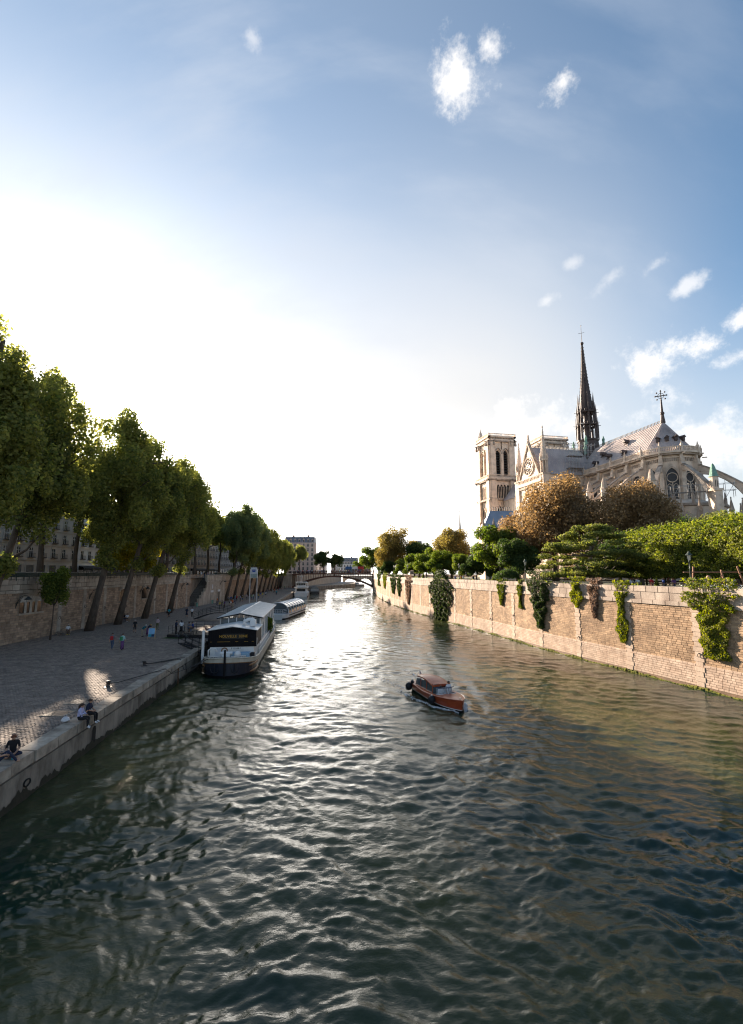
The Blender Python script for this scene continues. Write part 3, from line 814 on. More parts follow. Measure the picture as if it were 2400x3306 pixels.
MB().box(-5, 1.25, 12.25, 13.6, 0, 6.68).build('landing', M_step, st)
# two doors in the bastion
M_door = M('dark_door', (.03, .032, .035), .5)
M_notice = M('white_notice', (.62, .62, .62), .6)
for i, y in enumerate((125, 130.6)):
    d = bpy.data.objects.new('door', None); COL.objects.link(d); d.parent = lw; d.location = BP.pt(BPw.s_of_y(y), 0, 0); d.rotation_euler = (0, 0, pi / 2)
    MB().box(-.75, .75, -.03, 0, 0, 3.0).build('door_leaf', M_door, d)
    MB().box(-.95, .95, -.16, -.031, 2.95, 3.5).build('door_sign', M_notice, d)
    for q in (-.86, .86): MB().box(q - .11, q + .11, -.12, 0, 0, 2.94).build('jamb', M_lpale, d)
    if i == 0: MB().box(-.30, .30, -.2, -.1, 3.9, 5.0).build('notice_board', M_notice, d)

# dark green bookstall boxes on the parapet
M_green = M('bookstall_green', (.022, .042, .036), .55, (.014, .026, .024), 2)
M_lid = M('bookstall_lid', (.06, .068, .068), .45, (.035, .04, .04), 2)
bs = None
ys = [y for y in np.arange(42.5, 113, 2.12) if not (60.2 < y < 61.5)] + [y for y in np.arange(137, 168, 2.12)]
ORD = 'first second third fourth fifth sixth seventh eighth ninth tenth eleventh twelfth thirteenth fourteenth fifteenth sixteenth seventeenth eighteenth nineteenth twentieth'.split()
n_before = sum(y < 115 for y in ys)
for ib, y in enumerate(ys):
    if bs is None:
        bs = empty('bookstall_box', (0, 0, 0), 0, 'closed dark green bookstall box on the quay parapet', 'bookstall', 'bookstall boxes along the quay parapet')
        MB().cbox(-1.02, 1.02, -.42, .36, .02, .50, .02).build('box_body', M_green, bs)
        MB().prism([(-.48, .505), (.40, .505), (.40, .60), (-.48, .54)], -1.05, 1.05, 'x').build('lid', M_lid, bs)
        for q in (-.62, .62): MB().box(q - .05, q + .05, -.44, -.421, -.45, .3).build('support', M_green, bs)
        o = bs; bpy.context.view_layer.update()
    else: o = copy_tree(bs)
    nw = ib + 1 if y < 115 else ib - n_before + 1
    od = ORD[nw - 1] if nw <= 20 else 'thirtieth' if nw == 30 else (('twenty-', 'thirty-')[nw // 10 - 2] + ORD[nw % 10 - 1])
    o['label'] = 'closed dark green bookstall box, %s from the left along the parapet' % od if y < 115 else 'closed dark green bookstall box, %s one past the staircase' % od
    o.location = (LWX(y) - .18, y, 9.5); o.rotation_euler = (0, 0, pi / 2 + .043 + RNG.uniform(-.01, .01))

# bracket lamps on the wall
M_lampg = M('lamp_grey', (.05, .055, .055), .45, metal=.4)
wl_ = None
for y, z, lb in ((55.2, 6.2, 'green-grey bracket lamp beside the window with pale paired mullions'), (70.6, 6.4, 'bracket lamp on the wall beside the foremost leaning trunk'), (87.3, 6.4, 'bracket lamp on the wall between second and third leaning trunks'),
                 (108.5, 6.6, 'bracket lamp on the wall just before the staircase'), (131.5, 6.8, 'bracket lamp over the doors past the staircase')):
    x = LWX(y) if y < 115 else -42.4
    t = empty('wall_lamp', (x, y, z), 0, lb, 'wall lamp', 'bracket lamps on the quay wall')
    MB().box(-.02, .06, -.07, .07, -.35, .35).build('wall_plate', M_lampg, t)
    MB().tube([(0.05, 0, -.2), (.25, .0, .45), (.55, 0, .95), (.95, 0, 1.15), (1.3, 0, 1.12), (1.45, 0, .95)], [.05, .045, .04, .035, .035, .035], 6).tube([(.05, 0, .25), (.55, 0, .9)], .025, 5).tube([(.05, 0, .0), (.75, 0, .95)], .02, 5).build('bracket', M_lampg, t)
    MB().lathe([(0, .34), (.10, .32), (.14, .22), (.36, .06), (.42, -.02), (.36, -.05), (0, -.10)], 14, (1.45, 0, .72)).build('lamp_shade', M_lampg, t, True)

# ---------------------------------------------------------------- buildings
M_glass = M('window_glass', (.045, .05, .055), .15, (.02, .022, .025), .4, spec=.6)
M_frame = M('window_paint', (.55, .53, .5), .6)
M_zinc = M('zinc_roof', (.17, .19, .22), .45, (.11, .12, .14), .5, metal=.2)
M_rail = M('balcony_iron', (.02, .02, .022), .5)
M_awn = M('black_awning', (.012, .012, .014), .7)


def window_mesh(name, w, h):
    mb = MB()
    mb.box(-w / 2, w / 2, .02, .06, 0, h, 0)
    for x in (-w / 2, -.05, w / 2 - .1): mb.box(x, x + .1, -.02, .02, 0, h, 1)
    for z in (0, h * .62, h - .1): mb.box(-w / 2 + .1, w / 2 - .1, -.015, .02, z, z + .09, 1)
    mb.box(-w / 2 - .16, -w / 2 - .005, -.06, .05, 0, h, 2); mb.box(w / 2 + .005, w / 2 + .16, -.06, .05, 0, h, 2)
    mb.box(-w / 2 - .22, w / 2 + .22, -.10, .05, h + .005, h + .24, 2); mb.box(-w / 2 - .2, w / 2 + .2, -.14, .05, -.17, -.005, 2)
    return mb


WM = {}


def building(name, loc, rz, width, depth, floors, fh, bays, wall, label, roof='mansard', gh=4.0, rails=True, awning=False, roofh=4.5, chim=True, wscale=1.0, minfloor=0, trim=None):
    t = empty(name, loc, rz, label, 'building'); H = gh + floors * fh
    trim = trim or wall
    MB().box(0, width, 0, depth, -.5, H).build('wall', wall, t)
    MB().box(-.02, width + .02, -.35, -.002, H - .55, H + .05).box(-.01, width + .01, -.5, -.003, H + .06, H + .22).build('cornice', trim, t)
    if roof == 'mansard':
        m_ = MB(); e_ = .02
        m_.add([(e_, .1, H + .23), (width - e_, .1, H + .23), (width - e_, depth - .1, H + .23), (e_, depth - .1, H + .23), (e_ + .3, 1.6, H + roofh), (width - e_ - .3, 1.6, H + roofh), (width - e_ - .3, depth - 1.6, H + roofh), (e_ + .3, depth - 1.6, H + roofh)],
               [(0, 1, 5, 4), (1, 2, 6, 5), (2, 3, 7, 6), (3, 0, 4, 7), (4, 5, 6, 7)])
        rf = m_.build('roof', M_zinc, t)
        for k in range(bays):
            x = width * (k + .5) / bays
            d_ = MB(); d_.box(x - .65, x + .65, .35, 1.9, H + .5, H + 2.5); d_.prism([(x - .8, H + 2.5), (x + .8, H + 2.5), (x, H + 3.1)], .25, 1.9, 'y'); d_.build('dormer', trim, rf)
            MB().box(x - .45, x + .45, .31, .345, H + .7, H + 2.3).build('dormer_pane', M_glass, rf)
    else:
        rf = MB().box(-.1, width + .1, -.1, depth + .1, H + .23, H + .7).build('roof', M_zinc, t)
    if chim:
        for k in range(2):
            x = width * (.25 + .5 * k); c_ = MB(); c_.box(x - .9, x + .9, depth * .5, depth * .5 + .7, H, H + roofh + 1.6)
            for q in range(4): c_.lathe([(.13, 0), (.11, .6)], 6, (x - .66 + q * .44, depth * .5 + .35, H + roofh + 1.6))
            c_.build('chimney', M('chimney_brick', (.26, .15, .10), .9), rf)
    key = (round(wscale, 2), wall.name)
    if key not in WM:
        WM[key] = window_mesh('window', 1.2 * wscale, 2.1 * wscale).mesh('window', [M_glass, M_frame, trim])
        mb = MB(); mb.box(-.85 * wscale, .85 * wscale, -.42, -.38, .86, .92); mb.box(-.85 * wscale, .85 * wscale, -.42, -.38, .04, .10)
        for q in range(11): mb.box(-.84 * wscale + q * .165 * wscale, -.81 * wscale + q * .165 * wscale, -.41, -.39, .10, .86)
        mb.box(-.9 * wscale, .9 * wscale, -.45, -.15, -.06, .035)
        WM[key + ('r',)] = mb.mesh('balcony', M_rail)
    for f in range(minfloor, floors):
        z = gh + f * fh + .55
        MB().box(-.01, width + .01, -.16, -.001, gh + f * fh - .05, gh + f * fh + .18).build('string_course', trim, t)
        for k in range(bays):
            x = width * (k + .5) / bays
            w = link('window', WM[key], t, (x, -.04, z))
            if rails: link('balcony', WM[key + ('r',)], w)
    for k in range(bays):                                     # ground floor openings
        x = width * (k + .5) / bays
        MB().box(x - 1.1, x + 1.1, -.06, -.002, 0, 3.0).build('shop_front', M_glass, t)
        MB().box(x - 1.25, x - 1.105, -.14, -.002, 0, 3.1).box(x + 1.105, x + 1.25, -.14, -.002, 0, 3.1).build('shop_pier', trim, t)
    if awning:
        MB().prism([(-.1, 3.1), (-1.9, 2.5), (-1.9, 2.1), (-1.87, 2.1), (-1.87, 2.47), (-.1, 3.06)], .3, width - .3, 'x').build('awning', M_awn, t)
    return t


cream = M('cream_facade', (.50, .43, .34), .85, (.40, .34, .27), .3)
stoneb = M('stone_facade', (.46, .41, .36), .85, (.36, .32, .28), .3)
white = M('white_facade', (.66, .65, .64), .85, (.55, .54, .53), .3)
beige = M('beige_facade', (.48, .38, .30), .85, (.38, .30, .24), .3)
greyb = M('grey_facade', (.42, .39, .37), .85, (.34, .31, .29), .3)
for (y0, y1, fl_, bay, wall, lb, aw) in (
        (60, 87, 4, 7, cream, 'cream house with balconies behind the nearest left trees', True), (87.2, 111, 4, 7, stoneb, 'stone house with tall windows seen behind the sapling', False),
        (111.2, 132, 3, 7, white, 'white house with black awning behind the first leaning trunk', True), (132.2, 152, 3, 6, beige, 'beige house behind the leaning trees before the staircase', False),
        (152.2, 180, 4, 8, stoneb, 'pale stone house above the head of the staircase', False), (180.2, 208, 4, 8, beige, 'beige house behind the trees past the staircase', True), (208.2, 250, 4, 11, greyb, 'long grey house behind the trees near the iron bridge', False)):
    building('quay_house', (-70, y0, SZ), pi / 2, y1 - y0, 11, fl_, 3.2, bay, wall, lb, awning=aw, wscale=1.0, roofh=3.6)
# beyond the iron bridge
building('corner_house', (-66, 268, SZ), pi / 2, 58, 12, 4, 3.2, 14, beige, 'long beige house behind the last quay trees left of the bridge', rails=False, wscale=1.1)
building('tall_house', (-62, 330, 8), 0, 21.5, 14, 6, 3.3, 7, M('pink_facade', (.55, .46, .40), .85, (.45, .37, .32), .3), 'tall pale corner house beyond the left end of the iron bridge', wscale=1.1, rails=False, gh=3.2)
building('white_house', (-51, 372, 8), 0, 14.5, 12, 3, 3.2, 5, white, 'lower white house between the tall corner house and the round tree', wscale=1.2, rails=False, gh=3.5)
building('long_house', (-45, 520, 8), 0, 30, 12, 3, 3.4, 10, greyb, 'long grey house above the iron bridge behind the bus', wscale=1.3, rails=False)
building('brick_house', (-14.6, 535, 8), 0, 14, 12, 3, 3.8, 5, M('brown_brick_facade', (.30, .19, .14), .85), 'brown brick house with chimneys above the right half of the iron bridge', wscale=1.3, rails=False)
building('slate_house', (27.8, 340, 8), 0, 9.5, 14, 4, 3.3, 3, stoneb, 'house with steep dark slate roof behind the golden tree', wscale=1.1, rails=False, roofh=8.0, chim=False)
building('low_house', (-34, 470, 8), 0, 17, 10, 2, 3.2, 6, white, 'low white house to the right of the round tree past the bridge', wscale=1.2, rails=False, roof='flat', chim=False)
# far chapel spire beside the cathedral tower
t = empty('chapel_spire', dp(1487, 1760, 430) * 1.0, 0, 'thin dark spire rising behind the brown tree left of the cathedral tower', 'spire')
MB().lathe([(2.6, -29), (2.6, 1.0), (1.6, 2), (1.6, 8), (1.9, 8.3), (1.2, 9), (.12, 30), (.05, 34)], 8).build('spire_body', M('spire_lead', (.10, .095, .10), .6), t)
MB().box(-.7, .7, -.06, .06, 31.5, 31.8).build('spire_cross', M_iron, t)
# far bank past the iron bridge
mb = MB(); fq = [(-47, 258), (-34, 280), (-21, 315), (-12.5, 345), (-12.5, 420), (-60, 420), (-60, 258)]
mb.prism(fq, -1.0, 1.9, 'z'); tag(mb.build('far_quay', M_quayface), kind='structure')
mb = MB(); mb.prism([(-46, 258.5), (-40, 290), (-27, 420), (-62, 420), (-62, 258.5)], 1.85, 9.4, 'z'); tag(mb.build('far_quay_wall', M_lpale), 'pale stone quay wall seen through the arch of the iron bridge', 'wall')
mb = MB(); mb.prism([(2.5, 262), (3.5, 420), (60, 420), (60, 262)], -1.0, 8.6, 'z'); tag(mb.build('far_bank_wall', M_lpale), 'far bank wall beyond the right end of the iron bridge', 'wall')
t = empty('stone_bridge', (-14, 425, 0), 0, 'small distant stone bridge seen under the iron arch', 'bridge')
for k in range(3):
    x0 = -12 + k * 13.5; n_ = 12
    pts = [(x0, 0), (x0, 6.6), (x0 + 13.5, 6.6), (x0 + 13.5, 0), (x0 + 12.4, 0)] + [(x0 + 6.75 + 5.65 * cos(a), 4.6 * sin(a)) for a in np.linspace(.0, pi, n_)] + [(x0 + 1.1, 0)]
    MB().prism(pts, 0, 9, 'y').build('arch', M_lpale, t)
MB().box(-12, 28.5, -.2, 9.2, 6.61, 7.6).build('parapet', M_lpale, t)

# ---------------------------------------------------------------- iron bridge
M_rust = M('bridge_iron', (.125, .055, .035), .6, (.075, .032, .022), 1.2)
br = empty('iron_bridge', (-20.4, 247, 0), 0, 'rust red iron arch bridge with railing and crowd across the river', 'bridge')
SPAN = 43.6
dz = lambda x: 9.35 + .45 * (1 - (2 * x / SPAN) ** 2)
az = lambda x: 2.4 + 5.9 * (1 - (2 * x / SPAN) ** 2)
xs_ = np.linspace(-SPAN / 2, SPAN / 2, 49)
mb = MB(); mb.prism([(x, dz(x)) for x in xs_] + [(x, dz(x) - .62) for x in xs_[::-1]], 0, 15, 'y'); mb.build('deck', M_rust, br)
for y in (.25, 3.8, 7.4, 11, 14.6):
    mb = MB(); mb.prism([(x, az(x) + .10 + .25 * abs(x) / SPAN) for x in xs_] + [(x, az(x) - .62) for x in xs_[::-1]], y - .2, y + .2, 'y'); mb.build('arch_rib', M_rust, br)
for k in range(1, 24):
    for sg in (-1, 1):
        x = sg * (SPAN / 2 - k * .9)
        zt, zb = dz(x) - .63, az(x) + .11
        if zt - zb > .35: MB().box(x - .11, x + .11, .12, .4, zb, zt).build('spandrel_post', M_rust, br)
mb = MB()
for x in np.linspace(-SPAN / 2 - 2, SPAN / 2 + 2, 96):
    for y in (.1, 14.9): mb.box(x - .03, x + .03, y - .03, y + .03, dz(x), dz(x) + 1.05)
for a, b in zip(xs_[:-1], xs_[1:]):
    for h in (.12, .55, 1.02): mb.tube([(a, .1, dz(a) + h), (b, .1, dz(b) + h)], .035, 4, cap=False)
    mb.tube([(a, 14.9, dz(a) + 1.02), (b, 14.9, dz(b) + 1.02)], .04, 4, cap=False)
mb.build('railing', M_rust, br)
for x0, x1 in ((-SPAN / 2 - 4.6, -SPAN / 2 + .3), (SPAN / 2 - .3, SPAN / 2 + 3.5)):
    MB().box(x0, x1, -.6, 15.6, -1, 9.34).box(x0 - .1, x1 + .1, -.7, -.61, 8.6, 9.2).build('abutment', M_lpale, br)
# tour bus crossing the bridge
M_blue, M_red, M_whitep = M('blue_paint', (.02, .10, .28), .35), M('red_paint', (.42, .02, .02), .35), M('white_paint', (.72, .72, .70), .4)
bx0 = dp(1116, 1843, 253).x
t = empty('tour_bus', (bx0, 252, 9.8), 0, 'blue white and red open-top tour bus on the iron bridge', 'bus')
MB().cbox(0, 3.4, 0, 2.5, .35, 3.5, .1).build('front_body', M_blue, t); MB().cbox(3.41, 6.6, .01, 2.49, .35, 3.5, .08).build('middle_body', M_whitep, t); MB().cbox(6.61, 9.9, 0, 2.5, .35, 3.5, .1).build('rear_body', M_red, t)
for k in range(6): MB().box(.5 + k * 1.5, 1.8 + k * 1.5, -.03, -.002, 1.3, 2.1).build('window', M_gl_dark, t)
for x in (1.7, 7.9): MB().lathe([(0, -.15), (.48, -.15), (.5, 0), (.48, .15), (0, .15)], 12).build('wheel', M('tyre', (.015, .015, .015), .8), t, loc=(x, .12, .48)).rotation_euler = (pi / 2, 0, 0)

# ---------------------------------------------------------------- the cathedral
M_cs = M('cathedral_stone', (.74, .60, .475), .88, (.46, .365, .285), .45, bump=.35, bscale=3.0, col3=(.64, .515, .405))
M_csd = M('weathered_stone', (.46, .37, .295), .9, (.22, .175, .14), .6, bump=.35, bscale=4)
M_lead = M('lead_roof', (.52, .45, .42), .55, (.36, .31, .295), .3, metal=.05, stretch=(1, 1, .25))
M_dkl = M('dark_lead', (.085, .062, .055), .6, (.05, .036, .032), .8)
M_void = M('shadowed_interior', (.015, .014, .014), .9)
M_cglass = M('leaded_glass', (.03, .03, .036), .35, (.018, .018, .02), 2)
M_cop = M('green_copper', (.20, .36, .28), .7, (.12, .24, .19), 2)
CROT = radians(-78.5)
ca = empty('cathedral', (79.1, 165, 8), CROT, 'gothic cathedral with twin towers, dark spire and buttressed round apse', 'cathedral')
RZ, EZ, AX = 46.0, 35.0, 33.5


def pointed(w, hs, k=1.0, n=7, z0=0.0, x0=0.0):
    """Outline of a pointed arch: right foot, arc to the apex, arc to the left foot."""
    R_ = w * k; cx = R_ - w / 2; top = math.acos(cx / R_); rt = []
    for i in range(n + 1):
        a = top * i / n; rt.append((x0 - cx + R_ * cos(a), z0 + hs + R_ * sin(a)))
    lf = [(2 * x0 - x, z) for x, z in rt[::-1][1:]]
    return rt + lf


def tower():
    """Built round its own axis; four alike faces."""
    st_, dk, bal = MB(), MB(), MB()
    h = 6.7
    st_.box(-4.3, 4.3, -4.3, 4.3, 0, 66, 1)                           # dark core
    st_.box(-6.0, 6.0, -6.0, 6.0, 0, 36.2); st_.box(-6.0, 6.0, -6.0, 6.0, 44.6, 47.2); st_.box(-6.2, 6.2, -6.2, 6.2, 64.0, 66.2)
    for sx in (-1, 1):
        for sy in (-1, 1):
            for z0, z1, e in ((0, 14, 8.1), (14, 26, 7.7), (26, 36.2, 7.35), (36.2, 46.3, 7.15), (46.3, 64.0, 6.85)):
                for (w0, w1) in ((3.5, 5.1), (5.25, 99)):
                    pass
                a0 = 3.55
                st_.box(*sorted((sx * a0, sx * (e - .9))), *sorted((sy * a0, sy * e)), z0, z1)
                st_.box(*sorted((sx * a0, sx * e)), *sorted((sy * a0, sy * (e - .9))), z0, z1)
                st_.box(*sorted((sx * a0, sx * (e - .35))), *sorted((sy * a0, sy * (e - .35))), z0, z1)
                if z1 < 40:                                            # sloping set-off
                    c = e + .12; st_.box(*sorted((sx * a0, sx * c)), *sorted((sy * a0, sy * c)), z1 - .5, z1 - .1)
    for q in range(4):
        X_ = Matrix.Rotation(q * pi / 2, 4, 'Z'); st_.x = X_; bal.x = X_; dk.x = X_
        # belfry: two tall lancets
        for u in (-1.95, 1.95):
            o_ = pointed(2.3, 10.6, 1.0, 7, 47.2, u)
            st_.prism([(u + 1.15, 47.2)] + o_ + [(u - 1.15, 47.2), (u - 1.65, 47.2), (u - 1.65, 64), (u + 1.65, 64), (u + 1.65, 47.2)], -6.1, -5.2, 'y')
            for rr, yy0 in ((2.9, -6.42), (3.5, -6.62)):
                A, B = pointed(rr - .25, 10.6, 1.0, 7, 47.2, u), pointed(rr, 10.6, 1.0, 7, 47.2, u)
                for i in range(len(A) - 1): st_.prism([A[i], B[i], B[i + 1], A[i + 1]], yy0, -6.0, 'y', 2 if rr > 3 else 0)
            for s_ in (-1, 1):
                for j, dd in enumerate((1.25, 1.5)): st_.tube([(u + s_ * dd, -6.25 - .18 * j, 47.2), (u + s_ * dd, -6.25 - .18 * j, 57.8)], .13, 6)
            for i in range(9): dk.prism([(-5.9, 48.3 + i * 1.25), (-5.0, 48.9 + i * 1.25), (-5.0, 49.0 + i * 1.25), (-5.9, 48.4 + i * 1.25)], u - 1.13, u + 1.13, 'x')
        st_.box(-.3, .3, -6.5, -6.0, 47.2, 60)
        # gallery of slender columns
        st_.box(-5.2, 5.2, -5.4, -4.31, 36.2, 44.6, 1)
        for i in range(9): st_.tube([(-3.3 + i * .825, -6.3, 36.6), (-3.3 + i * .825, -6.3, 42.2)], .14, 6)
        for i in range(4):
            u = -2.475 + i * 1.65; o_ = pointed(1.3, 0, 1.0, 4, 42.0, u)
            st_.prism([(u + .65, 42.0)] + o_[1:-1] + [(u - .65, 42.0), (u - .825, 42.0), (u - .825, 44.6), (u + .825, 44.6), (u + .825, 42.0)], -6.45, -6.15, 'y')
        # cornices, lower windows
        st_.box(-7.3, 7.3, -7.3, -6.0, 35.6, 36.5, 2); st_.box(-7.5, 7.5, -7.5, -6.0, 44.9, 45.5, 2); st_.box(-7.7, 7.7, -7.7, -6.0, 45.52, 46.3); st_.box(-7.0, 7.0, -7.0, -6.0, 63.6, 64.3, 2)
        st_.box(-6.9, 6.9, -6.9, -6.0, 64.32, 65.0)
        for i in range(16): st_.box(-6.2 + i * .8, -5.8 + i * .8, -6.9, -6.2, 65.0, 65.7, 2)
        st_.box(-7.2, 7.2, -7.2, -6.0, 65.72, 66.3)
        for u in (-1.75, 1.75):
            A = pointed(2.6, 3.2, 1.0, 6, 27.5, u); dkp = [(u + 1.3, 27.5)] + A + [(u - 1.3, 27.5)]
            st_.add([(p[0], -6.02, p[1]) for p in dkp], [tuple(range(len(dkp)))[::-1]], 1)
            B = pointed(3.1, 3.2, 1.0, 6, 27.5, u)
            for i in range(len(A) - 1): st_.prism([A[i], B[i], B[i + 1], A[i + 1]], -6.4, -6.0, 'y')
            st_.box(u - .1, u + .1, -6.2, -6.02, 27.5, 33)
        # balustrades
        for z0, hw in ((46.3, 7.5), (66.3, 7.05)):
            bal.box(-hw, hw, -hw, -hw + .3, z0, z0 + .25); bal.box(-hw, hw, -hw, -hw + .3, z0 + 1.1, z0 + 1.35)
            for i in range(25): bal.box(-hw + .1 + i * (2 * hw - .3) / 24, -hw + .28 + i * (2 * hw - .3) / 24, -hw + .05, -hw + .25, z0 + .25, z0 + 1.1)
        # gargoyles and corner crockets
        for u in (-6.6, -4.2, 4.2, 6.6):
            for z0, e in ((45.2, 7.5), (64.0, 6.9)): st_.box(u - .12, u + .12, -e - 1.0, -e, z0, z0 + .3, 2)
            st_.lathe([(.45, 0), (.5, .6), (.15, 1.6), (.3, 1.9), (0, 2.2)], 6, (u, -7.1, 62.0 - .1), 2)
    return st_, dk, bal


st_, dk, bal = tower()
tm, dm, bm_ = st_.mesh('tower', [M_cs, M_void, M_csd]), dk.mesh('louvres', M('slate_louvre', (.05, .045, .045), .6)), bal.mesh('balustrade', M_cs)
for (x, y, n_) in ((-58.8, -6.9, 0), (-57.2, 20, 1)):
    t = link('tower', tm, ca, (x, y, 0)); link('louvres', dm, t); link('balustrade', bm_, t)
    if n_ == 0: MB().lathe([(1.2, 64), (1.2, 68.5), (1.4, 68.7), (.1, 72.5), (.25, 72.8), (0, 73.2)], 8, (-5.2, -5.2, 0)).build('stair_turret', M_cs, t)

# nave, transept and choir walls
w = MB()
w.box(-51, -7.2, -7.4, 7.4, 0, EZ); w.box(-7.2, 7.2, -23.6, 23.6, 0, EZ); w.box(7.2, AX, -7.2, 7.2, 0, EZ - .7)
w.lathe([(7.2, 0), (7.2, EZ - .7)], 30, (AX, 0, 0), 0, -pi / 2, pi / 2)
w.box(-51, -7.2, -17, -7.4, 0, 19); w.box(-51, -7.2, 7.4, 17, 0, 19)
w.build('main_wall', M_cs, ca)
a_ = MB()
a_.box(7.2, AX, -13, -7.2, 0, 20); a_.box(7.2, AX, 7.2, 13, 0, 20); a_.lathe([(13, 0), (13, 20), (7.2, 22)], 30, (AX, 0, 0), 0, -pi / 2, pi / 2)
a_.box(7.2, AX, -19, -13, 0, 14); a_.box(7.2, AX, 13, 19, 0, 14); a_.lathe([(19, 0), (19, 14), (13, 14.6)], 40, (AX, 0, 0), 0, -pi / 2, pi / 2)
a_.lathe([(19.0, 13.2), (19.5, 13.4), (19.5, 14.0), (18.6, 14.01)], 40, (AX, 0, 0), 1, -pi / 2, pi / 2); a_.lathe([(13.0, 19.2), (13.5, 19.4), (13.5, 20.0), (12.6, 20.01)], 40, (AX, 0, 0), 1, -pi / 2, pi / 2)
a_.build('ambulatory_wall', [M_cs, M_csd], ca)
MB().prism([(-17, 19), (-7.4, 24), (-7.4, 19)], -51, -7.2, 'x').prism([(17, 19), (7.4, 24), (7.4, 19)], -51, -7.2, 'x').prism([(-13, 20), (-7.2, 22), (-7.2, 20)], 7.2, AX, 'x').build('aisle_roof', M_lead, ca)
# great roof with its seams
rf = MB(); e = 7.9
rf.prism([(-e, EZ), (e, EZ), (0, RZ)], -51, AX, 'x')
rf.lathe([(e, EZ), (.02, RZ)], 40, (AX, 0, 0), 0, -pi / 2, pi / 2)
rf.prism([(-e, EZ), (e, EZ), (0, RZ)], -23.4, 23.4, 'y')
roof = rf.build('lead_roof', M_lead, ca)
sm_ = MB()
for x in np.arange(-50, AX + .2, .78):
    if -8 < x < 8: continue
    for s_ in (-1, 1): sm_.tube([(x, s_ * e, EZ + .04), (x, s_ * .05, RZ + .02)], .05, 4, cap=False)
for a in np.linspace(-pi / 2, pi / 2, 44): sm_.tube([(AX + e * cos(a), e * sin(a), EZ + .04), (AX + .1 * cos(a), .1 * sin(a), RZ + .02)], .05, 4, cap=False)
for y in np.arange(-23, -8, .78):
    for s_ in (-1, 1): sm_.tube([(s_ * e, y, EZ + .04), (s_ * .05, y, RZ + .02)], .05, 4, cap=False)
sm_.build('roof_seams', M_lead, roof)
cr = MB()
for x in np.arange(-50, AX, .55): cr.box(x, x + .12, -.08, .08, RZ, RZ + .75); cr.box(x - .12, x + .24, -.06, .06, RZ + .45, RZ + .58)
for y in np.arange(-23, -4, .55): cr.box(-.08, .08, y, y + .12, RZ, RZ + .75); cr.box(-.06, .06, y - .12, y + .24, RZ + .45, RZ + .58)
cr.build('ridge_crest', M_dkl, roof)
for (x, s_, f) in ((24, -1, .25), (17, -1, .3), (11.5, -1, .2), (22, -1, .62), (-15, -1, .3), (13, -1, .45)):
    y = s_ * e * (1 - f); z = EZ + (RZ - EZ) * f
    MB().prism([(y - .9, z), (y + .9 * .2, z + 1.5), (y + 1.4, z + 1.5)], x - .45, x + .45, 'x').prism([(x - .7, z + 1.0), (x + .7, z + 1.0), (x, z + 2.0)], y - 1.0, y + 1.2, 'y').build('roof_dormer', M_dkl, roof)
for a in (-62, -38, -14, 12):
    a = radians(a); rr = e * .62; p = (AX + rr * cos(a), rr * sin(a)); z = EZ + (RZ - EZ) * .38
    b_ = MB(); b_.x = Matrix.Translation((*p, z)) @ Matrix.Rotation(a, 4, 'Z'); b_.box(-.6, .75, -.4, .4, -.3, .75); b_.prism([(-.6, .75), (.6, .75), (0, 1.35)], -.7, 1.0, 'x'); b_.build('roof_dormer', M_dkl, roof)
# iron cross on the apse
MB().tube([(AX, 0, RZ - .3), (AX, 0, RZ + 2.5), (AX, 0, RZ + 9.5)], [.7, .35, .08], 8).ball((AX, 0, RZ + 2.6), .6, 8).build('finial', M_dkl, roof)
cx = MB(); cx.x = Matrix.Translation((AX, 0, RZ + 8.0)) @ Matrix.Rotation(radians(-40 + 90), 4, 'Z')
cx.box(-1.5, 1.5, -.1, .1, -.12, .12); cx.tube([(cos(a) * .8, 0, sin(a) * .8) for a in np.linspace(0, 2 * pi, 17)], .07, 4)
for a in range(8): cx.ball((1.45 * cos(a * pi / 4), 0, 1.45 * sin(a * pi / 4)), .24, 6)
cx.box(-.1, .1, -.1, .1, -1.4, 1.8); cx.build('cross', M_dkl, roof)

# transept gable with its rose
gb = MB(); yg = -23.6
gb.prism([(-7.4, 33.6), (7.4, 33.6), (0, 47.2)], yg - .5, yg + .1, 'y')
gb.prism([(-8.0, 33.0), (-7.4, 33.0), (0, 46.6), (7.4, 33.0), (8.0, 33.0), (0, 47.9)], yg - .9, yg + .2, 'y', 1)
gb.box(-8.4, 8.4, yg - 1.2, yg + .2, 32.4, 33.5); gb.box(-8.0, 8.0, yg - .9, yg + .1, 31.4, 32.38, 1); gb.box(-7.9, 7.9, yg - .5, yg, 0, 31.38)
for i in range(19): gb.box(-8.2 + i * .9, -8.0 + i * .9, yg - 1.1, yg - .9, 33.5, 34.7)
gb.box(-8.4, 8.4, yg - 1.15, yg - .85, 34.7, 34.95)
gb.lathe([(.55, 46.8), (.3, 47.6), (.5, 48.2), (.3, 49.6), (.33, 50.2), (0, 50.8)], 7, (0, yg - .4, 0))
gable = gb.build('transept_gable', [M_cs, M_csd], ca)
rs = MB(); rs.add([(3.1 * cos(a), yg - .515, 39 + 3.1 * sin(a)) for a in np.linspace(0, 2 * pi, 29)[:-1]], [tuple(range(28))[::-1]]); rose = rs.build('rose_window', M_cglass, gable)
tr_ = MB()
for R_, t_ in ((3.2, .3), (2.0, .12), (.8, .16)): tr_.tube([(R_ * cos(a), yg - .6, 39 + R_ * sin(a)) for a in np.linspace(0, 2 * pi, 33)], t_, 5, cap=False)
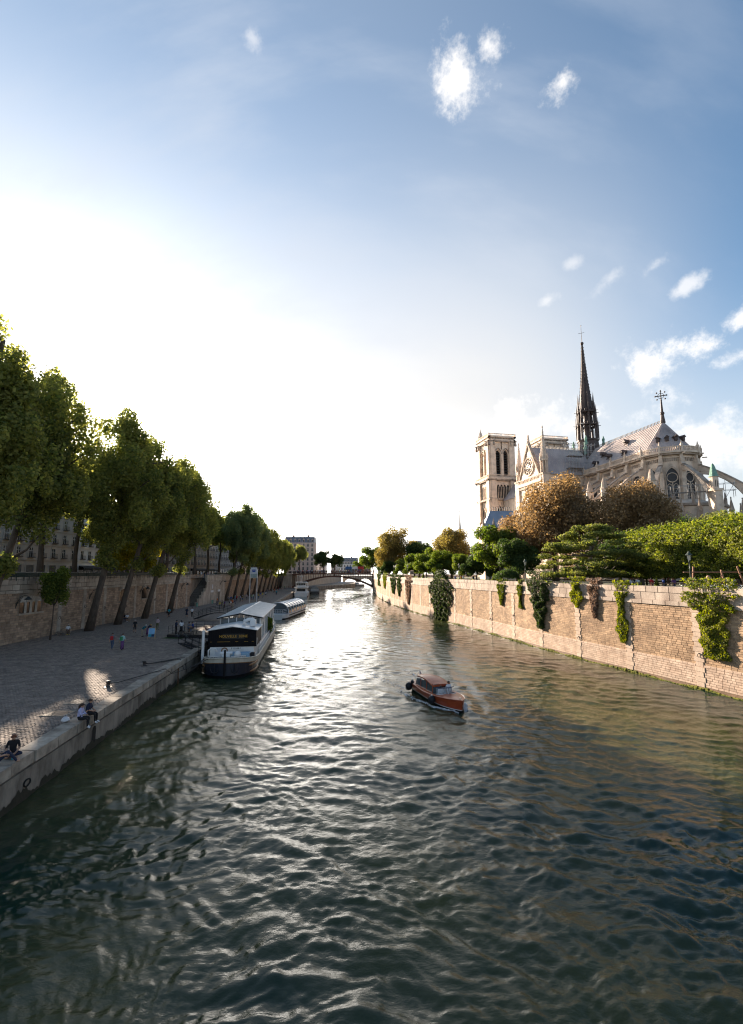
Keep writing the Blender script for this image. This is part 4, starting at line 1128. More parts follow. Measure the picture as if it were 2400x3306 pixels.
for i in range(12):
    a = i * pi / 6; tr_.tube([(.7 * cos(a), yg - .6, 39 + .7 * sin(a)), (3.1 * cos(a), yg - .6, 39 + 3.1 * sin(a))], .12, 4)
    b = a + pi / 12; tr_.tube([(2.5 * cos(b) + .45 * cos(c), yg - .6, 39 + 2.5 * sin(b) + .45 * sin(c)) for c in np.linspace(0, 2 * pi, 11)], .09, 4, cap=False)
tr_.build('rose_tracery', M_cs, rose)
g2 = MB()
for (x, z, R_) in ((-4.2, 35.6, .9), (4.2, 35.6, .9), (0, 43.6, .7)): g2.add([(x + R_ * cos(a), yg - .515, z + R_ * sin(a)) for a in np.linspace(0, 2 * pi, 17)[:-1]], [tuple(range(16))[::-1]])
g2.build('small_roses', M_cglass, gable)
big = MB(); big.add([(5.4 * cos(a), yg - .53, 24 + 5.4 * sin(a)) for a in np.linspace(0, 2 * pi, 33)[:-1]], [tuple(range(32))[::-1]]); lr = big.build('great_rose_window', M_cglass, gable)
tr_ = MB()
for R_, t_ in ((5.5, .3), (3.2, .14), (1.0, .16)): tr_.tube([(R_ * cos(a), yg - .6, 24 + R_ * sin(a)) for a in np.linspace(0, 2 * pi, 33)], t_, 5, cap=False)
for i in range(24):
    a = i * pi / 12; tr_.tube([(1 * cos(a), yg - .6, 24 + 1 * sin(a)), (5.4 * cos(a), yg - .6, 24 + 5.4 * sin(a))], .1, 4)
tr_.build('rose_tracery', M_cs, lr)
for x, zt in ((-8.0, 50.0), (8.0, 51.8)):
    p = MB(); yc = yg + .3
    p.box(x - 1.3, x + 1.3, yc - 1.3, yc + 1.3, 0, 34.5); p.box(x - 1.5, x + 1.5, yc - 1.5, yc + 1.5, 34.5, 35.1, 1)
    for i in range(8):
        a = i * pi / 4; p.tube([(x + 1.15 * cos(a), yc + 1.15 * sin(a), 35.1), (x + 1.15 * cos(a), yc + 1.15 * sin(a), 39.2)], .17, 5)
        p.prism([(-.5, 39.2), (.5, 39.2), (0, 40.9)], 1.1, 1.35, 'x') if False else None
        p.lathe([(.2, 39.4), (.25, 40.6), (0, 42.2)], 5, (x + 1.25 * cos(a), yc + 1.25 * sin(a), 0))
    p.lathe([(.55, 35.1), (.55, 39.2)], 8, (x, yc, 0), 1)
    p.lathe([(1.3, 39.2), (1.4, 39.6), (1.0, 40.4), (.95, 41.0), (.14, zt - 1.2), (.28, zt - .9), (0, zt)], 8, (x, yc, 0))
    for k in range(8):
        f = k / 8; rr = 1.0 - .85 * f; zz = 41 + (zt - 42.4) * f
        for i in range(4):
            a = i * pi / 2 + pi / 4; p.ball((x + rr * cos(a), yc + rr * sin(a), zz), .16, 5)
    p.build('pinnacle', [M_cs, M_csd], gable)

# clerestory of the choir and apse: windows, fins, flying buttresses, piers
def frame_at(kind, v):
    """Local frame of a bay: x along the wall, -y outwards, at the wall's foot."""
    if kind == 'a':
        a = radians(v); return Matrix.Translation((AX + 7.2 * cos(a), 7.2 * sin(a), 0)) @ Matrix.Rotation(a + pi / 2, 4, 'Z')
    return Matrix.Translation((v, -7.2, 0))


def clerestory(X_):
    g_ = MB(); g_.x = X_; A = pointed(3.0, 6.6, 1.0, 8, 21.5); pts = [(1.5, 21.5)] + A + [(-1.5, 21.5)]
    g_.add([(p[0], -.02, p[1]) for p in pts], [tuple(range(len(pts)))[::-1]])
    win = g_.build('window', M_cglass, ca)
    f_ = MB(); f_.x = X_
    for rr, d in ((3.35, .5), (3.9, .3)):
        I, O = pointed(rr - .34, 6.6, 1.0, 8, 21.5), pointed(rr, 6.6, 1.0, 8, 21.5)
        I, O = [(I[0][0], 21.5)] + I + [(I[-1][0], 21.5)], [(O[0][0], 21.5)] + O + [(O[-1][0], 21.5)]
        for i in range(len(I) - 1): f_.prism([I[i], O[i], O[i + 1], I[i + 1]], -d, .05, 'y', 0)
    f_.box(-2.1, 2.1, -.6, .05, 20.9, 21.48, 1)
    f_.build('window_surround', [M_cs, M_csd], win)
    t_ = MB(); t_.x = X_
    t_.tube([(1.28 * cos(a), -.1, 28.0 + 1.28 * sin(a)) for a in np.linspace(0, 2 * pi, 25)], .13, 5, cap=False)
    for u in (-.75, .75):
        q = pointed(1.35, 3.6, 1.0, 5, 21.5, u); t_.tube([(p[0], -.1, p[1]) for p in [(u + .67, 21.5)] + q + [(u - .67, 21.5)]], .1, 4)
    t_.box(-.1, .1, -.2, -.03, 21.5, 26.7)
    for i in range(3): t_.box(-1.45, 1.45, -.06, -.025, 22.6 + i * 1.1, 22.66 + i * 1.1)
    t_.build('tracery', M_cs, win)
    d_ = MB(); d_.x = X_                                              # band of small arches under the cornice
    for i in range(7): d_.box(-1.75 + i * .5, -1.55 + i * .5, -.16, .04, 32.6, 33.5, 1)
    d_.box(-2.0, 2.0, -.22, .04, 33.52, 33.8); d_.build('corbel_band', [M_cs, M_csd], ca)


for v in (-72, -36, 0, 36): clerestory(frame_at('a', v))
for v in (30.3, 24.3, 18.0, 11.5): clerestory(frame_at('s', v))
FL = [('a', v) for v in (-90, -54, -18, 18, 54)] + [('s', v) for v in (27.3, 21.2, 14.8, 8.2)]
for kind, v in FL:
    if kind == 'a':
        a = radians(v); X_ = Matrix.Translation((AX, 0, 0)) @ Matrix.Rotation(a, 4, 'Z')
    else: X_ = Matrix.Translation((v, 0, 0)) @ Matrix.Rotation(-pi / 2, 4, 'Z')
    f_ = MB(); f_.x = X_                                              # local x = outwards
    f_.box(7.1, 8.5, -.5, .5, 14, 33.2); f_.box(7.1, 8.2, -.4, .4, 33.2, 34.4); f_.prism([(8.5, 32), (9.2, 31.4), (8.5, 31.4)], -.5, .5, 'y')
    f_.build('buttress_fin', [M_cs], ca)
    f_ = MB(); f_.x = X_
    up = [(8.3 + 12.5 * t, 31.2 - 9.2 * t ** 1.25) for t in np.linspace(0, 1, 13)]
    lo = [(8.5 + 11.8 * t, 29.6 - 2.0 * t - 10.8 * t ** 2.6) for t in np.linspace(0, 1, 13)]
    f_.prism(up + lo[::-1], -.38, .38, 'y')
    f_.prism([(p[0], p[1] + .005) for p in up] + [(p[0] + .1, p[1] + .32) for p in up[::-1]], -.55, .55, 'y', 1)
    f_.build('flying_buttress', [M_cs, M_csd], ca)
    p = MB(); p.x = X_
    p.box(19.4, 23.4, -.95, .95, 0, 13); p.box(19.6, 22.6, -.85, .85, 13, 21.6); p.box(19.4, 22.9, -1.05, 1.05, 21.6, 22.1)
    p.lathe([(.95, 22.1), (.95, 25.0), (1.15, 25.2)], 8, (21.1, 0, 0)); p.lathe([(1.15, 25.21), (.9, 25.6), (.5, 27.6), (.3, 28.2), (0, 28.6)], 8, (21.1, 0, 0), 1)
    for i in range(4):
        A = pointed(.55, 1.4, 1.0, 3, 22.6); q = [(.27, 22.6)] + A + [(-.27, 22.6)]
        Y_ = X_ @ Matrix.Translation((21.1, 0, 0)) @ Matrix.Rotation(i * pi / 2, 4, 'Z'); k_ = p.x; p.x = Y_; p.add([(b_[0], -.90, b_[1]) for b_ in q], [tuple(range(len(q)))[::-1]], 2); p.x = k_
    p.prism([(23.4, 13), (22.6, 15), (22.6, 13)], -.9, .9, 'y')
    p.build('buttress_pier', [M_cs, M_cop if (kind, v) == ('a', -18) else M_csd, M_void], ca)
# cornice and balustrade round the choir
co = MB()
for r0, r1, z0, z1, mi in ((7.2, 8.3, 34.3, 34.75, 1), (7.2, 8.7, 34.76, 35.1, 0)):
    co.lathe([(r0, z0), (r1, z0), (r1, z1), (r0, z1)], 40, (AX, 0, 0), mi, -pi / 2, pi / 2); co.box(7.2, AX, -r1, -r0 + .1, z0, z1, mi); co.box(7.2, AX, r0 - .1, r1, z0, z1, mi)
co.build('cornice', [M_cs, M_csd], ca)
ba = MB()
for z0, z1 in ((35.1, 35.3), (36.3, 36.55)):
    ba.lathe([(8.3, z0), (8.6, z0), (8.6, z1), (8.3, z1), (8.3, z0)], 40, (AX, 0, 0), 0, -pi / 2, pi / 2); ba.box(7.2, AX, -8.6, -8.3, z0, z1)
for x in np.arange(7.5, AX, .42): ba.box(x, x + .17, -8.55, -8.35, 35.3, 36.3)
for a in np.linspace(-pi / 2, pi / 2, 64):
    ba.x = Matrix.Translation((AX, 0, 0)) @ Matrix.Rotation(a, 4, 'Z'); ba.box(8.35, 8.55, -.09, .09, 35.3, 36.3)
for kind, v in FL:
    ba.x = Matrix.Translation((AX, 0, 0)) @ Matrix.Rotation(radians(v), 4, 'Z') if kind == 'a' else Matrix.Translation((v, 0, 0)) @ Matrix.Rotation(-pi / 2, 4, 'Z')
    ba.box(8.15, 8.8, -.3, .3, 34.8, 37.0); ba.lathe([(.3, 37.0), (.1, 37.9), (0, 38.2)], 6, (8.5, 0, 0)); ba.box(8.7, 9.9, -.12, .12, 34.2, 34.5)
ba.x = None
ba.build('roof_balustrade', M_cs, ca)
# chapels round the ambulatory: tall windows, gables and small pinnacles
for v in (-78, -54 + 18, -36 - 25, -5, 20, 45):
    a = radians(v); X_ = Matrix.Translation((AX + 19 * cos(a), 19 * sin(a), 0)) @ Matrix.Rotation(a + pi / 2, 4, 'Z')
    g_ = MB(); g_.x = X_; A = pointed(2.4, 6.2, 1.0, 6, 3.5); pts = [(1.2, 3.5)] + A + [(-1.2, 3.5)]
    g_.add([(p[0], -.2, p[1]) for p in pts], [tuple(range(len(pts)))[::-1]]); win = g_.build('chapel_window', M_cglass, ca)
    f_ = MB(); f_.x = X_; I, O = pointed(2.5, 6.2, 1.0, 6, 3.5), pointed(3.1, 6.2, 1.0, 6, 3.5)
    I, O = [(I[0][0], 3.5)] + I + [(I[-1][0], 3.5)], [(O[0][0], 3.5)] + O + [(O[-1][0], 3.5)]
    for i in range(len(I) - 1): f_.prism([I[i], O[i], O[i + 1], I[i + 1]], -.7, -.05, 'y')
    f_.prism([(-2.3, 11.0), (-1.9, 11.0), (0, 15.4), (1.9, 11.0), (2.3, 11.0), (0, 16.4)], -.6, -.1, 'y', 1); f_.box(-.08, .08, -.35, -.21, 3.5, 11); f_.tube([(.55 * cos(t), -.3, 10.2 + .55 * sin(t)) for t in np.linspace(0, 2 * pi, 13)], .08, 4)
    for s_ in (-2.9, 2.9): f_.box(s_ - .4, s_ + .4, -.9, .1, 0, 14.2); f_.lathe([(.45, 14.2), (.45, 16), (.1, 18.6), (.2, 18.8), (0, 19.1)], 6, (s_, -.4, 0), 1)
    f_.build('window_gable', [M_cs, M_csd], win)
for v in np.arange(-85, 90, 12):
    a = radians(v); MB().lathe([(.5, 14), (.5, 17), (.65, 17.2), (.1, 20.2), (.2, 20.4), (0, 20.8)], 6, (AX + 18.6 * cos(a), 18.6 * sin(a), 0)).build('pinnacle', M_csd, ca)
for v in np.arange(-80, 85, 20):
    a = radians(v); MB().lathe([(.4, 20), (.4, 21.6), (.1, 23.4), (0, 23.8)], 6, (AX + 12.8 * cos(a), 12.8 * sin(a), 0)).build('pinnacle', M_csd, ca)

# the spire
sp = MB(); oc = lambda k, r_: (r_ * cos(pi / 8 + k * pi / 4), r_ * sin(pi / 8 + k * pi / 4))
sp.lathe([(4.2, 40), (3.9, 45), (3.5, 49.2), (3.8, 49.4), (3.8, 49.9), (3.2, 50.0)], 8)
sp.lathe([(1.1, 50), (.9, 61)], 8)
for z0, z1, r0, r1 in ((50, 55.0, 3.2, 3.05), (56.0, 60.0, 2.8, 2.6)):
    for k in range(8):
        a, b = oc(k, r0), oc(k, r1); sp.tube([(*a, z0), (*b, z1)], .28, 6)
        m0, m1 = ((oc(k, r0)[0] + oc(k + 1, r0)[0]) / 2, (oc(k, r0)[1] + oc(k + 1, r0)[1]) / 2), ((oc(k, r1)[0] + oc(k + 1, r1)[0]) / 2, (oc(k, r1)[1] + oc(k + 1, r1)[1]) / 2)
        sp.tube([(*m0, z0), (*m1, z1 - 1)], .1, 4)
        q0, q1 = oc(k, r1 + .05), oc(k + 1, r1 + .05); mm = ((q0[0] + q1[0]) / 2, (q0[1] + q1[1]) / 2)
        sp.tube([(*q0, z1 - 1.6), ((q0[0] + mm[0]) / 2, (q0[1] + mm[1]) / 2, z1 - .6), (*mm, z1), ((q1[0] + mm[0]) / 2, (q1[1] + mm[1]) / 2, z1 - .6), (*q1, z1 - 1.6)], .16, 4)
        sp.tube([(*q0, z1 + .2), (*mm, z1 + 1.9), (*q1, z1 + .2)], .12, 4)
        c = oc(k, r1 + .75); sp.lathe([(.22, z0), (.22, z1 + .4), (.05, z1 + 3.4), (0, z1 + 3.6)], 5, (*c, 0))
        g0 = oc(k, r1 + 1.7); sp.tube([(*oc(k, r1), z1 + .2), (*g0, z1 + .35)], .1, 4)
    sp.lathe([(r1 - .4, z1), (r1 + .75, z1 + .05), (r1 + .8, z1 + .5), (r1 - .4, z1 + .55)], 8)
    for k in range(32): sp.box(-.05 + (r1 + .7) * cos(k * pi / 16), .05 + (r1 + .7) * cos(k * pi / 16), -.05 + (r1 + .7) * sin(k * pi / 16), .05 + (r1 + .7) * sin(k * pi / 16), z1 + .55, z1 + 1.2)
sp.lathe([(2.5, 60.4), (2.1, 63), (1.15, 73), (.55, 80), (.22, 87)], 8)
for k in range(8):
    sp.tube([(*oc(k, 2.6), 60.4), (*oc(k, 1.2), 73), (*oc(k, .25), 87)], [.14, .1, .05], 4)
    for j in range(19):
        f = j / 19; z = 62 + 25 * f; rr = float(np.interp(z, [60.4, 63, 73, 80, 87], [2.6, 2.2, 1.22, .62, .28])) + .14
        c = oc(k, rr); sp.ball((*c, z), .19 - .08 * f, 5)
    c = oc(k, 2.75); sp.lathe([(.2, 60.4), (.2, 63.5), (.04, 67.5), (0, 67.8)], 5, (*c, 0))
sp.ball((0, 0, 87.4), .62, 8); sp.tube([(0, 0, 87), (0, 0, 94.3)], [.12, .05], 5)
sp.tube([(-1.0 * cos(1), -1.0 * sin(1), 91.6), (1.0 * cos(1), 1.0 * sin(1), 91.6)], .07, 4); sp.ball((0, 0, 94.5), (.3, .12, .25), 6)
spire = sp.build('spire', M_dkl, ca)
for (x, y, z) in ((3.3, -3.3, 47.4), (4.4, -4.4, 45.2), (5.5, -5.5, 43.0), (-3.5, -3.5, 46.8), (3.8, 3.4, 47.2), (-11, -.4, 46.6)):
    MB().lathe([(.42, 0), (.5, .6), (.36, 1.4), (.48, 2.0), (.44, 2.5), (.16, 2.75), (.24, 3.0), (.2, 3.3), (0, 3.45)], 8, (x, y, z)).tube([(x + .35, y, z + 2.3), (x + .7, y - .2, z + 1.8), (x + .75, y - .3, z + 2.6)], .1, 4).build('copper_statue', M_cop, spire)

# scaffolding
M_tube = M('scaffold_tube', (.42, .42, .42), .4, metal=.6)
def scaffold(loc, rz, w, d, h, label, nx=6, nz=5, netting=False):
    t = empty('scaffolding', loc, rz, label, 'scaffolding'); r_ = random.Random(3); mb = MB()
    for i in range(nx + 1):
        for j in (0, 1): mb.tube([(i * w / nx, j * d, 0), (i * w / nx, j * d, h + r_.uniform(-.6, 1.2))], .055, 4)
    mb.build('standards', M_tube, t); mb = MB()
    for k in range(1, nz + 1):
        for j in (0, 1): mb.tube([(-.4, j * d, k * h / nz), (w + .4, j * d, k * h / nz)], .045, 4)
        for i in range(nx + 1): mb.tube([(i * w / nx, 0, k * h / nz), (i * w / nx, d, k * h / nz)], .04, 4)
    for i in range(0, nx, 2): mb.tube([(i * w / nx, 0, (i % 3) * h / nz), ((i + 1) * w / nx, 0, min(h, (i % 3 + 2) * h / nz))], .045, 4)
    mb.build('ledgers', M_tube, t); mb = MB()
    for k in range(1, nz, 2): mb.box(0, w * .6, .1, d - .1, k * h / nz + .05, k * h / nz + .1)
    mb.build('boards', M('scaffold_board', (.3, .26, .2), .8), t)
R_c = Matrix.Rotation(CROT, 4, 'Z'); cw = lambda x, y, z: Vector((79.1, 165, 8)) + R_c @ Vector((x, y, z))
scaffold(cw(8.6, -14.0, 35.2), CROT + pi / 2, 10, 2.2, 10.5, 'tall tube scaffolding on the transept roof below the dark spire', 8, 5)
a = radians(-36); scaffold(cw(AX + 13.2 * cos(a) + 4.5, 13.2 * sin(a) - 6.5, 20.0), CROT + a + pi / 2 + .0, 13, 1.6, 3.4, 'low tube scaffolding round the foot of the apse windows', 7, 2)
# chapter house with its steep lead roof
t = empty('chapter_house', (37.2, 136, 8), radians(-4), 'small house with steep blue-grey lead roof at the foot of the near tower', 'building')
MB().box(-4.3, 4.3, -1, 9, 0, 14.6).box(-4.6, 4.6, -1.3, 9.3, 14.0, 14.62).build('wall', M_cs, t)
rr_ = MB(); rr_.add([(-4.7, -1.4, 14.63), (4.7, -1.4, 14.63), (4.7, 9.4, 14.63), (-4.7, 9.4, 14.63), (-1.4, 4, 20.6), (5.4, 4, 20.6)], [(0, 1, 5, 4), (1, 2, 5), (2, 3, 4, 5), (3, 0, 4)])
hr = rr_.build('roof', M('blue_lead', (.33, .37, .43), .4, (.24, .27, .32), .4, metal=.25, stretch=(1, 1, .2)), t)
mb = MB()
for i in range(9): mb.box(-1.3 + i * .7, -1.16 + i * .7, 3.9, 4.1, 20.6, 21.6); mb.ball((-1.23 + i * .7, 4, 21.7), .16, 5)
mb.build('ridge_crest', M_dkl, hr)
for x in (-4.4, -1.5, 1.5, 4.4): MB().lathe([(.5, 14.6), (.5, 15.6), (.1, 17.6), (0, 17.9)], 6, (x, -1.4, 0)).build('pinnacle', M_csd, t)
for x in (-2.6, 0, 2.6): MB().box(x - .7, x + .7, -1.04, -1.002, 6, 12).build('window', M_cglass, t)

# ---------------------------------------------------------------- foliage
def leaf_cloud(P, Nn, size, rng, flat=.55):
    """One small four-sided leaf per point, tilted round the direction Nn."""
    n = len(P); R_ = rng.normal(size=(n, 3)); Z_ = Nn * flat + R_ * (1 - flat) * .8; Z_ /= np.linalg.norm(Z_, axis=1)[:, None] + 1e-9
    T = np.cross(Z_, rng.normal(size=(n, 3))); T /= np.linalg.norm(T, axis=1)[:, None] + 1e-9; B = np.cross(Z_, T)
    a = (size * rng.uniform(.65, 1.35, n))[:, None]; b = a * rng.uniform(.5, .75, n)[:, None]
    V = np.stack([P - T * a, P - B * b + T * a * .1, P + T * a, P + B * b + T * a * .1], 1)
    return V.reshape(-1, 3), np.arange(4 * n).reshape(n, 4), rng.random(n)


def lobes_to_leaves(lobes, n, size, seed, shell=.72, jag=.16):
    rng = np.random.default_rng(seed); L = np.array(lobes, float)
    area = (L[:, 3] * L[:, 4] + L[:, 4] * L[:, 5] + L[:, 3] * L[:, 5]); k = rng.choice(len(L), n, p=area / area.sum())
    D = rng.normal(size=(n, 3)); D /= np.linalg.norm(D, axis=1)[:, None]
    rad = np.where(rng.random(n) < shell, rng.uniform(.78, 1.04, n), rng.uniform(.25, .85, n)) + rng.normal(0, jag, n) * (rng.random(n) < .25)
    P = L[k, :3] + D * L[k, 3:] * rad[:, None]
    return leaf_cloud(P, D, size, rng)


def crown_lobes(c, R_, n, seed, size=(.28, .42), vert=1.0, low=-1.0):
    r_ = random.Random(seed); out = []
    while len(out) < n:
        d = Vector((r_.gauss(0, 1), r_.gauss(0, 1), r_.gauss(0, 1))).normalized()
        if d.z < low: continue
        q = r_.uniform(.35, .86) if r_.random() < .8 else r_.uniform(0, .4)
        s = r_.uniform(*size) * (1.1 - .35 * q)
        out.append((c[0] + d.x * R_[0] * q, c[1] + d.y * R_[1] * q, c[2] + d.z * R_[2] * q, R_[0] * s, R_[1] * s, min(R_[2], R_[0] * 1.2) * s * vert))
    return out


M_bark = M('grey_bark', (.115, .09, .07), .95, (.06, .046, .036), 3, bump=.7, bscale=7, stretch=(1, 1, .3))
M_barkp = M('pale_bark', (.22, .19, .15), .95, (.12, .10, .08), 2.5, bump=.5, bscale=6)
L_pop = leafmat('poplar_leaf', (.07, .09, .032), (.195, .195, .066), .5)
L_popb = leafmat('blue_green_leaf', (.065, .095, .05), (.165, .19, .085), .45)
L_yel = leafmat('yellow_green_leaf', (.11, .12, .02), (.26, .22, .035), .5)
L_grn = leafmat('fresh_green_leaf', (.04, .068, .016), (.125, .15, .036), .4)
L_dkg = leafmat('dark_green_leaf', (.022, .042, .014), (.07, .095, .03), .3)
L_brn = leafmat('rust_brown_leaf', (.13, .09, .05), (.27, .188, .105), .28, (.195, .136, .075))
L_gold = leafmat('golden_leaf', (.09, .078, .03), (.20, .165, .062), .38, (.145, .115, .043))
L_ced = leafmat('cedar_leaf', (.05, .068, .022), (.17, .175, .055), .34)
L_hedge = leafmat('lime_leaf', (.045, .07, .016), (.18, .19, .048), .38)
L_ivy = leafmat('ivy_leaf', (.03, .052, .012), (.14, .15, .03), .28)
L_ivyd = leafmat('dark_ivy_leaf', (.016, .03, .010), (.055, .075, .022), .22)
L_ivyy = leafmat('light_vine_leaf', (.05, .072, .014), (.21, .215, .042), .36)
L_dry = leafmat('dry_vine_leaf', (.11, .075, .055), (.24, .17, .13), .2)


def trunk_mesh(name, base_r, path, limbs, mat, seed):
    mb = MB(); n = len(path)
    mb.tube(path, [base_r * (1.35 if i == 0 else 1.0) * (1 - .62 * i / (n - 1)) for i in range(n)], 9)
    for pts, r0 in limbs: mb.tube(pts, [r0 * (1 - .75 * i / (len(pts) - 1)) for i in range(len(pts))], 6)
    return mb.mesh(name, mat, True)


def limbs_to(lobes, path, seed, k, r0):
    """Limbs that leave the trunk and reach into the lobes."""
    r_ = random.Random(seed); out = []
    for lb in r_.sample(lobes, min(k, len(lobes))):
        e = Vector(lb[:3]); cand = [Vector(p) for p in path[1:]]
        s = min(cand, key=lambda p: (p - e).length + max(0, p.z - e.z + 1.0) * 3)
        mid = s.lerp(e, .5) + Vector((r_.uniform(-.4, .4), r_.uniform(-.4, .4), -.08 * (e - s).length))
        out.append(([s, mid, e], r0 * r_.uniform(.6, 1)))
    return out


TREES = {}


def tree_proto(key, path, base_r, lobes, n, size, leaf, bark, seed, nl=14, lr=.16, shell=.72, jag=.16):
    V, F, R_ = lobes_to_leaves(lobes, n, size, seed, shell, jag)
    TREES[key] = (np_mesh('crown', V, F, leaf, R_), trunk_mesh('trunk', base_r, path, limbs_to(lobes, path, seed, nl, lr), bark, seed))


def plant(key, loc, label, rz=0, s=1.0, name='tree', cat='tree', group=None, leaf=None):
    t = empty(name, loc, rz, label, cat, group); t.scale = (s,) * 3 if isinstance(s, (int, float)) else s
    c = link('crown', TREES[key][0], t); link('trunk', TREES[key][1], t)
    if leaf is not None: c.material_slots[0].link = 'OBJECT'; c.material_slots[0].material = leaf
    return t


# tall poplars leaning over the quay: three shapes
for k in range(3):
    r_ = random.Random(40 + k)
    path = [(0, 0, -.3), (.9, 0, 4), (2.0, .1, 9), (2.9, .2, 13), (3.8, .2, 18), (4.6, .2, 23), (5.4, .1, 28)]
    lobes = crown_lobes((4.1, 0, 19.9), (7.1, 6.7, 10.3), 74, 50 + k, (.17, .28), 1.1)
    lobes += [(4.4 + r_.uniform(-2.6, 2.6), r_.uniform(-2.4, 2.4), 26.6 + r_.uniform(-1.5, 1.8), 1.1, 1.1, 1.5) for _ in range(9)]
    lobes += [(4.3 + 6.4 * cos(a) * q, 6.0 * sin(a) * q, z, .6, .6, 1.2) for a, q, z in ((r_.uniform(0, 6.3), r_.uniform(.68, .92), r_.uniform(13, 26)) for _ in range(22))]
    lobes += [(2.2 + r_.uniform(-1, 1.2), r_.uniform(-1.2, 1.2), r_.uniform(7.5, 12.0), 1.0, 1.0, .9) for _ in range(3 + k)]
    tree_proto('poplar%d' % k, path, .46, lobes, 50000, .18, L_pop, M_bark, 60 + k, 26, .2, .78, .2)
pops = [(40, 0, 1.03, 'tall poplar whose crown fills the left edge of the picture'), (49, 1, (.95, .98, 1.03), 'poplar with its crown just left of the sun'), (66.9, 2, 1.06, 'foremost leaning poplar trunk in view beside the seated man in white'),
        (75, 0, 1.0, 'second leaning poplar in view, next to the stone bench'), (84.6, 1, 1.0, 'third leaning poplar in view, behind the man in black'), (96, 2, .98, 'fourth leaning poplar, last before the staircase')]
for y, k, s, lb in pops: plant('poplar%d' % k, (LWX(y) + (2.3 if y != 49 else .6), y, QZ), lb, RNG.uniform(-.3, .3), s, 'poplar_tree', 'tree', 'poplars along the lower quay')
for i, y in enumerate(np.arange(138, 246, 9.6)):
    plant('poplar%d' % ((i * 2 + 1) % 3), (LWX(y) + 2.5, y, QZ), ['blue-green poplar with low boughs just past the staircase', 'poplar standing behind the tall white sign', 'poplar on the quay, third past the staircase', 'poplar on the quay, fourth past the staircase', 'poplar on the quay, fifth past the staircase', 'poplar on the quay, sixth past the staircase', 'poplar on the quay, seventh past the staircase', 'poplar on the quay, eighth past the staircase', 'poplar on the quay, ninth past the staircase', 'poplar on the quay, tenth past the staircase', 'poplar on the quay closest to the left end of the bridge', 'poplar beside the bridge stairs'][i],
          RNG.uniform(-.4, .4), (.98, .92, .95, .88, .84, .9, .8, .86, .8, .82, .78, .8)[i], 'poplar_tree', 'tree', 'poplars along the lower quay', L_popb if i in (0, 2) else None)
# trees along the street above, round crowns
lobes = crown_lobes((0, 0, 10.5), (4.6, 4.6, 5.2), 30, 81, (.3, .44), 1.0, -.7)
tree_proto('street', [(0, 0, -.2), (.15, 0, 3), (0, .2, 6), (.1, .1, 9), (0, 0, 12)], .28, lobes, 20000, .19, L_pop, M_bark, 82, 14, .14)
for i, (x, y, s, lf) in enumerate(((-49.5, 60, 1.45, None), (-49.5, 70, 1.5, None), (-50, 79, 1.4, None), (-51, 89, 1.0, None), (-51, 98, 1.1, None), (-50, 104, 1.5, None), (-50.5, 115, 1.5, L_grn), (-50.5, 125, 1.55, None), (-51, 135, 1.5, L_grn), (-51, 146, 1.5, None), (-52, 160, 1.4, None), (-52, 176, 1.4, None), (-53, 195, 1.3, None), (-53, 215, 1.2, L_grn))):
    plant('street', (x, y, SZ), ['street tree at the far left above the bookstalls', 'dark street tree left of the sapling', 'street tree behind the sapling', 'street tree behind the second leaning poplar', 'street tree behind the third leaning poplar', 'street tree behind the fourth leaning poplar', 'fresh green street tree left of the staircase head', 'street tree above the staircase head', 'fresh green street tree right of the staircase head', 'street tree over the bastion doors', 'street tree behind the tall white sign', 'street tree behind the far poplars, nearer one', 'street tree behind the far poplars, middle one', 'fresh green street tree near the bridge'][i], RNG.uniform(0, 6), s, 'street_tree', 'tree', 'trees along the street', lf)
lobes = crown_lobes((0, 0, 4.6), (3.0, 3.0, 3.3), 20, 83, (.3, .45), 1.0)
tree_proto('young', [(0, 0, -.2), (.05, 0, 2), (0, 0, 4), (0, 0, 6)], .1, lobes, 9000, .15, L_yel, M_bark, 84, 9, .06)
plant('young', (-45.6, 84.0, SZ), 'sunlit yellow-green young tree behind the second leaning trunk', .3, 1.2, 'young_tree')
plant('young', (-46.0, 93.5, SZ), 'yellow-green young tree behind the third leaning trunk', 1.3, 1.15, 'young_tree')
lobes = crown_lobes((0, 0, 6.3), (1.7, 1.7, 3.1), 22, 85, (.3, .45), 1.3)
tree_proto('sapling', [(0, 0, -.2), (.08, 0, 2), (.1, 0, 4), (.15, 0, 8)], .1, lobes, 8500, .12, L_grn, M_bark, 86, 12, .04, .6, .25)
plant('sapling', gp(162, 2066, QZ), 'slim young sapling on the quay before the brown wall', 0, 1.0, 'sapling')

# ---- right bank
def big(key, R_, cz, n, size, leaf, seed, nl=44, trunk=.5, low=-.75, sz=(.22, .34), vert=1.0, bark=None, shell=.72, jag=.16):
    lobes = crown_lobes((0, 0, cz), R_, nl, seed, sz, vert, low)
    path = [(0, 0, -.3), (.1, .1, cz * .25), (-.1, .1, cz * .5), (.1, 0, cz * .8), (0, 0, cz + R_[2] * .4)]
    tree_proto(key, path, trunk, lobes, n, size, leaf, bark or M_bark, seed, 24, trunk * .4, shell, jag)


